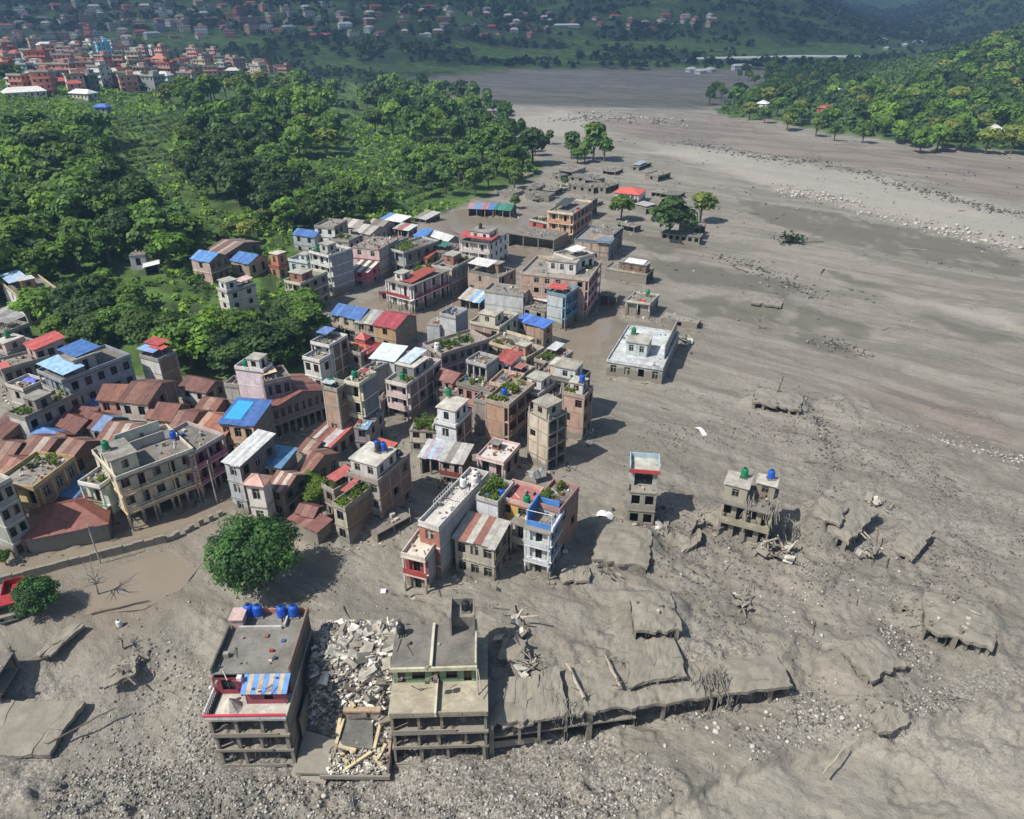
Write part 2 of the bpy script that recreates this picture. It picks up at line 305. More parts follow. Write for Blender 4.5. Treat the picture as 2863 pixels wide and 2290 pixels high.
@cached
def concrete(hexc='97938a', tide=1.3, muddy=0.0):
    c = lin(hexc); k = NB('concrete_' + hexc)
    o = k.coord('Object'); n1 = k.noise(o, 0.42, 6, 0.65)
    col = k.mix(k.ramp(n1, 0.3, 0.7), [v * 0.62 for v in c], [v * 1.2 for v in c])
    st = k.noise(k.coord('Object', (2.1, 2.1, 0.18)), 1.0, 5, 0.65)
    col = k.mix(k.math('MULTIPLY', k.ramp(st, 0.48, 0.75), 0.5), col, [v * 0.3 for v in c])
    sp = k.noise(o, 3.3, 5, 0.7)
    col = k.mix(k.math('MULTIPLY', k.ramp(sp, 0.55, 0.72), 0.5), col, [min(1, v * 1.5 + 0.04) for v in c])
    if muddy:
        m = k.noise(k.wpos(), 0.5, 5, 0.65)
        col = k.mix(k.math('MULTIPLY', k.ramp(m, 0.32, 0.58), muddy), col, [v * 0.95 for v in MUD])
    return _tide(k, col, tide, 0.88)

@cached
def mudcoat(shade=1.0):
    k = NB('mud_coat'); p = k.wpos()
    n1 = k.noise(p, 0.45, 6, 0.65); n2 = k.noise(p, 3.0, 5, 0.7)
    col = k.mix(k.ramp(n1, 0.3, 0.7), [v * 0.80 * shade for v in MUD], [v * 1.08 * shade for v in MUD])
    col = k.mix(k.math('MULTIPLY', k.ramp(n2, 0.56, 0.70), 0.5), col, [v * 0.45 for v in MUD])
    k.bump(n2, 0.6, 0.15)
    return k.out(col, 0.9, 0.25)

@cached
def tin(hexc, rust=0.25):
    c = lin(hexc); k = NB('tin_' + hexc); g0 = sum(c) / 3; c = [0.92 * (0.78 * v + 0.22 * g0) for v in c]
    o = k.coord('Object'); n1 = k.noise(k.coord('Object', (1.5, 1.5, 1.5)), 0.7, 5, 0.65)
    col = k.mix(k.ramp(n1, 0.3, 0.7), [v * 0.72 for v in c], [min(1, v * 1.18) for v in c])
    n2 = k.noise(o, 1.9, 5, 0.7)
    col = k.mix(k.math('MULTIPLY', k.ramp(n2, 0.50, 0.66), rust), col, (0.13, 0.062, 0.035))
    n3 = k.noise(o, 6.0, 3)
    col = k.mix(k.math('MULTIPLY', k.ramp(n3, 0.58, 0.7), 0.3), col, (0.3, 0.28, 0.25))
    return k.out(col, 0.55, 0.4)

@cached
def flat(hexc, rough=0.5):
    c = lin(hexc); k = NB('paint_' + hexc)
    n1 = k.noise(k.coord('Object'), 2.5, 4, 0.6)
    return k.out(k.mix(k.ramp(n1, 0.3, 0.7), [v * 0.75 for v in c], [min(1, v * 1.1) for v in c]), rough, 0.4)

@cached
def glass():
    k = NB('window_glass'); n1 = k.noise(k.wpos(), 0.6, 2)
    return k.out(k.mix(n1, (0.012, 0.014, 0.016), (0.035, 0.04, 0.042)), 0.25, 0.4)

@cached
def leaf(hexc, warm=0.25):
    c = lin(hexc); k = NB('leaf_' + hexc)
    inf = k.n('ShaderNodeObjectInfo').outputs['Random']
    n1 = k.noise(k.wpos(), 0.22, 4, 0.6); n2 = k.noise(k.wpos(), 1.6, 2)
    dk = [v * 0.62 for v in c]; lt = [min(1, v * q) for v, q in zip(c, (1.9, 1.8, 1.3))]
    col = k.mix(k.ramp(n1, 0.34, 0.68), dk, lt)
    col = k.mix(k.math('MULTIPLY', inf, 0.45), col, [c[0] * 0.66, c[1] * 0.74, c[2] * 0.95])
    fr = k.math('FRACT', k.math('MULTIPLY', inf, 7.3), 0.0)
    col = k.mix(k.math('MULTIPLY', k.ramp(fr, 0.55, 0.95), 0.5), col, [c[0] * 1.9, c[1] * 1.55, c[2] * 1.0])
    col = k.mix(k.math('MULTIPLY', k.ramp(n2, 0.5, 0.75), warm), col, [c[1] * 1.35, c[1] * 1.45, c[2] * 0.7])
    k.out(col, 0.6, 0.25)
    tr = k.n('ShaderNodeBsdfTranslucent'); k.l(col, tr.inputs[0])
    ms = k.n('ShaderNodeMixShader'); ms.inputs[0].default_value = 0.36
    k.l(k.b.outputs[0], ms.inputs[1]); k.l(tr.outputs[0], ms.inputs[2])
    k.l(ms.outputs[0], k.t.nodes['Material Output'].inputs[0])
    return k.m

@cached
def bark():
    k = NB('bark'); n1 = k.noise(k.coord('Object', (6, 6, 1.2)), 1, 4)
    return k.out(k.mix(n1, (0.05, 0.038, 0.028), (0.19, 0.16, 0.125)), 0.9, 0.2)

@cached
def stone(v=1.0):
    k = NB('stone'); inf = k.n('ShaderNodeObjectInfo').outputs['Random']
    a = k.n('ShaderNodeAttribute'); a.attribute_name = 'tone'
    n1 = k.noise(k.coord('Object'), 2.2, 4)
    col = k.mix(n1, (0.20, 0.185, 0.16), (0.50, 0.475, 0.43))
    col = k.mix(k.math('MULTIPLY', inf, 0.5), col, (0.56, 0.54, 0.50))
    return k.out(col, 0.85, 0.3)

@cached
def pebble():
    k = NB('pebbles'); a = k.attr('tone')
    col = k.mix(k.ramp(a, 0.0, 1.0), (0.075, 0.069, 0.058), (0.46, 0.44, 0.40))
    return k.out(col, 0.85, 0.3)

def ground_mat():
    k = NB('flood_mud_ground'); p = k.wpos()
    g, gr, wet, pale, forest = (k.attr(a) for a in ('grass', 'gravel', 'wet', 'pale', 'woods'))
    big = k.noise(k.wpos((1, 1, 0.2)), 0.035, 5, 0.6, 0.6)
    mid = k.noise(p, 0.16, 6, 0.62, 0.8)
    fine = k.noise(p, 1.3, 6, 0.7)
    flow = k.noise(k.wpos((0.022, 0.13, 0.1), R_(38.0)), 1.0, 6, 0.64, 1.1)
    acr = k.noise(k.wpos((0.055, 0.25, 0.1), R_(12)), 1.0, 6, 0.66, 1.0)
    col = k.mix(k.ramp(mid, 0.3, 0.7), [v * 0.84 for v in MUD], [v * 1.13 for v in MUD])
    col = k.mix(k.math('MULTIPLY', k.ramp(big, 0.42, 0.62), 0.55), col, (0.262, 0.234, 0.197))
    col = k.mix(k.math('MULTIPLY', k.ramp(flow, 0.48, 0.58), 0.55), col, (0.150, 0.141, 0.117))
    col = k.mix(k.math('MULTIPLY', k.ramp(flow, 0.52, 0.36), 0.35), col, (0.300, 0.282, 0.245))
    col = k.mix(k.math('MULTIPLY', k.ramp(acr, 0.52, 0.66), 0.35), col, (0.19, 0.17, 0.14))
    fs = k.noise(k.wpos((0.010, 0.075, 0.1), R_(6)), 1.0, 6, 0.68, 1.2)
    col = k.mix(k.math('MULTIPLY', k.math('MULTIPLY', k.ramp(fs, 0.50, 0.62), k.attr('farmud')), 0.6), col, (0.125, 0.115, 0.10))
    col = k.mix(k.math('MULTIPLY', k.math('MULTIPLY', k.ramp(fs, 0.46, 0.36), k.attr('farmud')), 0.5), col, (0.36, 0.345, 0.31))
    lines = k.noise(k.wpos((0.045, 0.55, 0.1), R_(30.0)), 1.0, 6, 0.72, 2.2)
    col = k.mix(k.math('MULTIPLY', k.ramp(lines, 0.54, 0.62), 0.50), col, (0.155, 0.142, 0.112))
    col = k.mix(k.math('MULTIPLY', k.ramp(lines, 0.43, 0.35), 0.42), col, (0.325, 0.305, 0.265))
    col = k.mix(k.math('MULTIPLY', k.attr('damp'), 0.88), col, (0.135, 0.126, 0.100))
    col = k.mix(k.math('MULTIPLY', pale, 0.65), col, (0.375, 0.350, 0.300))
    speck = k.noise(p, 3.4, 5, 0.75)
    col = k.mix(k.math('MULTIPLY', gr, k.ramp(speck, 0.50, 0.64)), col, (0.44, 0.42, 0.385))
    col = k.mix(k.math('MULTIPLY', gr, k.ramp(speck, 0.47, 0.36)), col, (0.085, 0.078, 0.066))
    col = k.mix(k.math('MULTIPLY', k.ramp(fine, 0.53, 0.68), 0.5), col, (0.115, 0.103, 0.082))
    col = k.mix(k.math('MULTIPLY', wet, 0.75), col, (0.215, 0.182, 0.138))
    col = k.mix(k.math('MULTIPLY', k.attr('brown'), 0.75), col, k.mix(k.ramp(flow, 0.4, 0.6), (0.225, 0.188, 0.155), (0.150, 0.128, 0.108)))
    rg = k.attr('rough'); cr = k.noise(p, 1.9, 7, 0.74)
    col = k.mix(k.math('MULTIPLY', rg, k.math('MULTIPLY', k.ramp(cr, 0.48, 0.37), 0.75)), col, (0.082, 0.075, 0.061))
    col = k.mix(k.math('MULTIPLY', rg, k.math('MULTIPLY', k.ramp(cr, 0.58, 0.68), 0.5)), col, (0.33, 0.31, 0.27))
    # vegetation
    v1 = k.noise(p, 0.09, 5, 0.6); v2 = k.noise(p, 0.7, 5, 0.7)
    gc = k.mix(k.ramp(v1, 0.35, 0.65), (0.042, 0.085, 0.020), (0.125, 0.215, 0.038))
    gc = k.mix(k.math('MULTIPLY', k.ramp(v2, 0.5, 0.7), 0.6), gc, (0.022, 0.042, 0.014))
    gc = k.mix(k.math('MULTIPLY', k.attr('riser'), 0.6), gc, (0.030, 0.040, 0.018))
    gc = k.mix(forest, gc, k.mix(k.ramp(v2, 0.35, 0.65), (0.013, 0.028, 0.011), (0.042, 0.072, 0.022)))
    col = k.mix(g, col, gc)
    hsum = k.math('ADD', k.math('MULTIPLY', fine, 0.6), k.math('MULTIPLY', k.noise(p, 4.5, 4, 0.7), 0.25))
    k.bump(hsum, 1.0, 0.5)
    rough = k.ramp(wet, 0.0, 1.0, 0.88, 0.5)
    return k.out(col, rough, 0.3)

def water_mat():
    k = NB('muddy_water'); p = k.wpos()
    n1 = k.noise(p, 0.12, 4, 0.6, 0.5)
    k.bump(k.noise(p, 1.2, 3), 0.12, 0.05)
    return k.out(k.mix(n1, (0.19, 0.158, 0.115), (0.255, 0.215, 0.165)), 0.16, 0.45)
# ---------------------------------------------------------------- mesh helpers
class MB:
    def __init__(s): s.v, s.f, s.m = [], [], []
    def quad(s, a, b, c, d, mi=0):
        i = len(s.v); s.v += [tuple(a), tuple(b), tuple(c), tuple(d)]; s.f.append((i, i + 1, i + 2, i + 3)); s.m.append(mi)
    def tri(s, a, b, c, mi=0):
        i = len(s.v); s.v += [tuple(a), tuple(b), tuple(c)]; s.f.append((i, i + 1, i + 2)); s.m.append(mi)
    def box(s, x0, y0, z0, x1, y1, z1, mi=0):
        i = len(s.v)
        s.v += [(x0, y0, z0), (x1, y0, z0), (x1, y1, z0), (x0, y1, z0), (x0, y0, z1), (x1, y0, z1), (x1, y1, z1), (x0, y1, z1)]
        s.f += [(i, i + 3, i + 2, i + 1), (i + 4, i + 5, i + 6, i + 7), (i, i + 1, i + 5, i + 4), (i + 1, i + 2, i + 6, i + 5), (i + 2, i + 3, i + 7, i + 6), (i + 3, i, i + 4, i + 7)]
        s.m += [mi] * 6
    def hexa(s, b, t, mi=0):
        i = len(s.v); s.v += [tuple(p) for p in b] + [tuple(p) for p in t]
        s.f += [(i, i + 3, i + 2, i + 1), (i + 4, i + 5, i + 6, i + 7)] + [(i + k, i + (k + 1) % 4, i + 4 + (k + 1) % 4, i + 4 + k) for k in range(4)]
        s.m += [mi] * 6
    def tube(s, p, q, r0, r1=None, n=6, mi=0, caps=True):
        r1 = r0 if r1 is None else r1
        p, q = Vector(p), Vector(q); d = (q - p).normalized() if (q - p).length > 1e-6 else Vector((0, 0, 1))
        a = d.orthogonal().normalized(); b = d.cross(a); i = len(s.v)
        for c, r in ((p, r0), (q, r1)):
            s.v += [tuple(c + a * (math.cos(2 * math.pi * k / n) * r) + b * (math.sin(2 * math.pi * k / n) * r)) for k in range(n)]
        for k in range(n):
            s.f.append((i + k, i + (k + 1) % n, i + n + (k + 1) % n, i + n + k)); s.m.append(mi)
        if caps:
            s.f.append(tuple(i + n + k for k in range(n))); s.m.append(mi)
            s.f.append(tuple(i + n - 1 - k for k in range(n))); s.m.append(mi)
    def lathe(s, prof, n=12, mi=0, cx=0, cy=0):
        i = len(s.v)
        for r, z in prof:
            s.v += [(cx + r * math.cos(2 * math.pi * k / n), cy + r * math.sin(2 * math.pi * k / n), z) for k in range(n)]
        for j in range(len(prof) - 1):
            for k in range(n):
                s.f.append((i + j * n + k, i + j * n + (k + 1) % n, i + (j + 1) * n + (k + 1) % n, i + (j + 1) * n + k)); s.m.append(mi)
        s.f.append(tuple(i + (len(prof) - 1) * n + k for k in range(n))); s.m.append(mi)
    def mesh(s, name, mats):
        me = bpy.data.meshes.new(name); me.from_pydata(s.v, [], s.f)
        for m in mats: me.materials.append(m)
        if len(mats) > 1: me.polygons.foreach_set('material_index', s.m)
        return me
    def obj(s, name, mats, parent=None, loc=None, rz=0):
        return link(name, s.mesh(name, mats if isinstance(mats, (list, tuple)) else [mats]), parent, loc, rz)

def link(name, data, parent=None, loc=None, rz=0):
    o = bpy.data.objects.new(name, data); COL.objects.link(o)
    if parent is not None: o.parent = parent
    if loc is not None: o.location = loc
    if rz: o.rotation_euler = (0, 0, rz)
    return o

def tag(o, label=None, cat=None, group=None, kind=None):
    if label: o['label'] = label
    if cat: o['category'] = cat
    if group: o['group'] = group
    if kind: o['kind'] = kind
    return o

def thing(name, label, cat, loc=(0, 0, 0), rz=0, group=None):
    return tag(link(name, None, None, loc, rz), label, cat, group)

def npmesh(name, verts, faces, mats, attrs=None, smooth=False):
    me = bpy.data.meshes.new(name); nv, nf = len(verts), len(faces); k = faces.shape[1]
    me.vertices.add(nv); me.vertices.foreach_set('co', np.ascontiguousarray(verts, np.float32).ravel())
    me.loops.add(nf * k); me.loops.foreach_set('vertex_index', np.ascontiguousarray(faces, np.int32).ravel())
    me.polygons.add(nf); me.polygons.foreach_set('loop_start', np.arange(0, nf * k, k, dtype=np.int32))
    if smooth: me.polygons.foreach_set('use_smooth', np.ones(nf, bool))
    for a, val in (attrs or {}).items():
        at = me.attributes.new(a, 'FLOAT', 'POINT'); at.data.foreach_set('value', np.ascontiguousarray(val, np.float32))
    for m in mats: me.materials.append(m)
    me.update(); return me
# ---------------------------------------------------------------- ground sheet
PALE = [[(54.0,411.2),(91.1,394.7),(127.0,322.9),(148.9,282.0),(167.5,235.5),(191.6,274.9),(170.9,329.4),(142.7,367.4),(102.9,414.1)],[(100.2,194.0),(115.9,183.8),(129.5,173.2),(124.3,164.6),(113.4,174.4),(103.3,183.8)],[(4.0,535.0),(35.8,580.1),(53.7,546.9),(37.6,463.8),(11.8,455.1)]]
BROWN = [[(48.4,523.6),(143.8,564.3),(168.8,441.7),(253.2,375.7),(198.2,285.6),(178.3,345.4),(137.9,388.2),(80.1,430.6)],[(36.6,80.7),(42.4,71.4),(38.1,69.7),(32.0,78.7)],[(62.5,139.1),(89.3,132.7),(96.6,119.3),(90.5,109.4),(77.8,119.3)]]
DAMP = [[(41.8,232.8),(44.4,221.4),(58.2,217.6),(72.2,206.1),(81.3,196.3),(72.4,189.2),(60.8,194.0),(46.2,200.3),(41.3,211.3)],[(43.6,186.6),(56.6,188.1),(70.7,183.8),(82.1,174.4),(87.6,167.6),(80.1,160.4),(71.3,164.1),(61.8,170.7),(49.0,177.0)],[(65.5,167.6),(74.8,161.2),(79.0,154.9),(74.7,152.3),(67.0,154.9)],[(91.5,297.2),(114.0,285.6),(138.0,258.4),(155.1,235.5),(154.8,215.8),(148.1,204.8),(129.6,215.8),(111.8,235.5),(92.9,264.8)],[(35.6,258.4),(54.6,243.6),(65.4,235.5),(49.0,230.2),(37.1,243.6)],[(19.2,183.8),(26.7,183.8),(29.0,164.6),(21.4,148.5),(15.5,153.6)],[(89.4,215.8),(101.2,202.8),(108.4,194.8),(96.0,196.7)],[(106.3,177.0),(114.4,167.6),(120.2,159.0),(117.8,154.9),(107.8,161.8)]]   # tongues of wetter, darker mud
def build_ground():
    dep = np.linspace(R_(69), R_(4.0), 500)
    r = CAM_Z / np.tan(dep)
    r = np.concatenate([r[:-1], np.geomspace(r[-1], 7000, 150)])
    az = np.linspace(R_(-57), R_(57), 760)
    RR, AZ = np.meshgrid(r, az, indexing='ij')
    X, Y = RR * np.sin(AZ), RR * np.cos(AZ)
    x, y = X.ravel(), Y.ravel()
    z = height(x, y)
    nr, na = RR.shape
    i = np.arange((nr - 1) * (na - 1)); a = i // (na - 1) * na + i % (na - 1)
    faces = np.stack([a, a + 1, a + na + 1, a + na], 1)[:, ::-1]
    wx, wy = wob(x, y, 9.0, 5.0, 5)
    sh, si = sdist(HILL, wx, wy), sdist(ISLE, wx, wy)
    fb = 935 + 40 * fbm(x / 160, y / 160, 2, 95) + np.clip(x - 380, 0, 700) * 0.30 - 170 * sstep(-30, 150, -x)
    grass = np.maximum.reduce([sstep(-1, 2, sh), sstep(-1, 2, si), sstep(0, 16, y - fb)])
    fields = (fbm(x / 70, y / 40, 2, 120) > 0.06)
    woods = np.where(y > fb, np.where((y - fb < 260) & (fbm(x / 120, y / 50, 2, 121) > -0.08), 0.15, np.where(fields, 0.45, 0.95)), 0.25)
    woods = np.where(si > 0, 0.5, woods)
    n = fbm(x / 7, y / 5, 4, 130); n2 = fbm(x / 26, y / 18, 3, 131)
    fore = 1 - sstep(58, 84, y + 0.12 * np.abs(x))
    b = np.interp(x, [p[0] for p in BANK], [p[1] for p in BANK])
    gravel = np.clip(fore * sstep(-0.08, 0.35, n * 0.6 + n2) * 1.1, 0, 1) * sstep(-0.6, 1.5, y - b)
    gravel = np.maximum(gravel, 0.45 * sstep(0.05, 0.35, n2 + 0.4 * n) * (1 - sstep(90, 130, y)) * sstep(10, 35, x))
    damp = np.zeros(len(x)); w2x, w2y = wob(x, y, 6.0, 5.0, 145)
    for P in DAMP: damp = np.maximum(damp, sstep(-1.2, 1.2, sdist(P, w2x, w2y)) * sstep(-0.6, -0.2, fbm(x / 6, y / 10, 3, 146)))
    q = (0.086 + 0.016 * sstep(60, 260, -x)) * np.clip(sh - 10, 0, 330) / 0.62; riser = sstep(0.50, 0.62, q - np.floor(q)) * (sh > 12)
    brown = np.zeros(len(x))
    for P in BROWN: brown = np.maximum(brown, sstep(-3, 4, sdist(P, wx, wy)))
    wet = np.zeros(len(x))
    for P in FLOOD: wet = np.maximum(wet, sstep(-9, 0, sdist(P, wx, wy)))
    bx = np.interp(y, [150, 200, 232, 255, 318, 370, 430], [330, 208, 163, 150, 113, 96, 70])
    pale = sstep(-6, 8, x - bx) * (1 - sstep(25, 60, x - bx)) * sstep(140, 210, y) * (1 - sstep(400, 460, y))
    pale = np.maximum(pale, (1 - sstep(-0.4, 0.4, y - b)) * (y < 80) * 0.42)
    for P in PALE: pale = np.maximum(pale, 0.9 * sstep(-2, 4, sdist(P, wx, wy)))
    pale = np.maximum(pale, np.exp(-(((x - 25) / 38) ** 2 + ((y - 515) / 55) ** 2)))
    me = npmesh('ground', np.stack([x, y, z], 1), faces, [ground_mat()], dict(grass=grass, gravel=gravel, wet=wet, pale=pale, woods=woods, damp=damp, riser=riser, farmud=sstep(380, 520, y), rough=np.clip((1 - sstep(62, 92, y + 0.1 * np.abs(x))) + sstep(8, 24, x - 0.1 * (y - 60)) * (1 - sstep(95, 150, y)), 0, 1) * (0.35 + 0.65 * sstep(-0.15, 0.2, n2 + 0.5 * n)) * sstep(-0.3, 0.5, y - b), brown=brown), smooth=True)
    tag(link('ground', me), kind='structure')
    wm = MB()
    wm.quad((-140, 60, -0.12), (60, 60, -0.12), (60, 300, -0.12), (-140, 300, -0.12))
    # only the flooded streets: one sheet per pool
    wm = MB(); mats = [water_mat()]
    for P in FLOOD:
        cx, cy = sum(p[0] for p in P) / len(P), sum(p[1] for p in P) / len(P)
        i0 = len(wm.v)
        wm.v += [(cx + (px - cx) * 1.12, cy + (py - cy) * 1.12, -0.14) for px, py in P]
        wm.f.append(tuple(range(i0, i0 + len(P)))); wm.m.append(0)
    tag(wm.obj('flood_water', mats), kind='structure')
build_ground()

def build_haze():
    k = bpy.data.materials.new('air_haze'); k.use_nodes = True; t = k.node_tree
    t.nodes.remove(t.nodes['Principled BSDF'])
    pv = t.nodes.new('ShaderNodeVolumePrincipled')
    pv.inputs['Color'].default_value = (0.38, 0.64, 1.0, 1); pv.inputs['Density'].default_value = HAZE
    pv.inputs['Anisotropy'].default_value = 0.0
    t.links.new(pv.outputs[0], t.nodes['Material Output'].inputs['Volume'])
    m = MB(); m.box(-5200, -60, -16, 5200, 7100, 640)
    tag(m.obj('haze', k), kind='stuff')
HAZE = 0.00018
build_haze()

def build_cloud():
    # a real cumulus bank high over the far bank (above the picture); its shade lies on the far valley
    k = NB('cloud'); n1 = k.noise(k.wpos(), 0.004, 4)
    k.out(k.mix(n1, (0.75, 0.76, 0.78), (0.9, 0.9, 0.9)), 1.0, 0.0)
    tr = k.n('ShaderNodeBsdfTransparent'); ms = k.n('ShaderNodeMixShader'); ms.inputs[0].default_value = 0.57   # a thin bank: part of the sunlight comes through
    k.l(k.b.outputs[0], ms.inputs[1]); k.l(tr.outputs[0], ms.inputs[2]); k.l(ms.outputs[0], k.t.nodes['Material Output'].inputs[0])
    zc = 2400.0; sx, sy = to_sun.x / to_sun.z * zc, to_sun.y / to_sun.z * zc
    G = [(-1700, 900), (-520, 850), (-300, 830), (-160, 740), (-60, 650), (20, 600), (130, 590), (240, 650), (330, 760), (420, 900), (640, 1080), (900, 1150), (1900, 1300), (2300, 2300), (1300, 3300), (-400, 3400), (-1900, 2300)]
    rng = random.Random(3); top, bot, out = [], [], []
    for i, (x0, y0) in enumerate(G):
        x1, y1 = G[(i + 1) % len(G)]
        n = max(2, int(math.hypot(x1 - x0, y1 - y0) / 60))
        for j in range(n):
            t = j / n; out.append((x0 + (x1 - x0) * t + rng.uniform(-14, 14), y0 + (y1 - y0) * t + rng.uniform(-14, 14)))
    cx, cy = 0, 1700; N = len(out); v, f = [], []
    rings = [(0.93, 30), (1.0, 0), (0.985, 60), (0.93, 140), (0.8, 240), (0.5, 320)]
    for s, dz in rings:
        v += [(cx + (x - cx) * s + sx, cy + (y - cy) * s + sy, zc + dz + (rng.uniform(-14, 14) if dz else 0)) for x, y in out]
    for r in range(len(rings) - 1):
        f += [(r * N + i, r * N + (i + 1) % N, (r + 1) * N + (i + 1) % N, (r + 1) * N + i) for i in range(N)]
    f.append(tuple(range(N))[::-1]); f.append(tuple((len(rings) - 1) * N + i for i in range(N)))
    me = bpy.data.meshes.new('cloud'); me.from_pydata(v, [], f); me.materials.append(k.m)
    tag(link('cloud', me), kind='structure')
build_cloud()
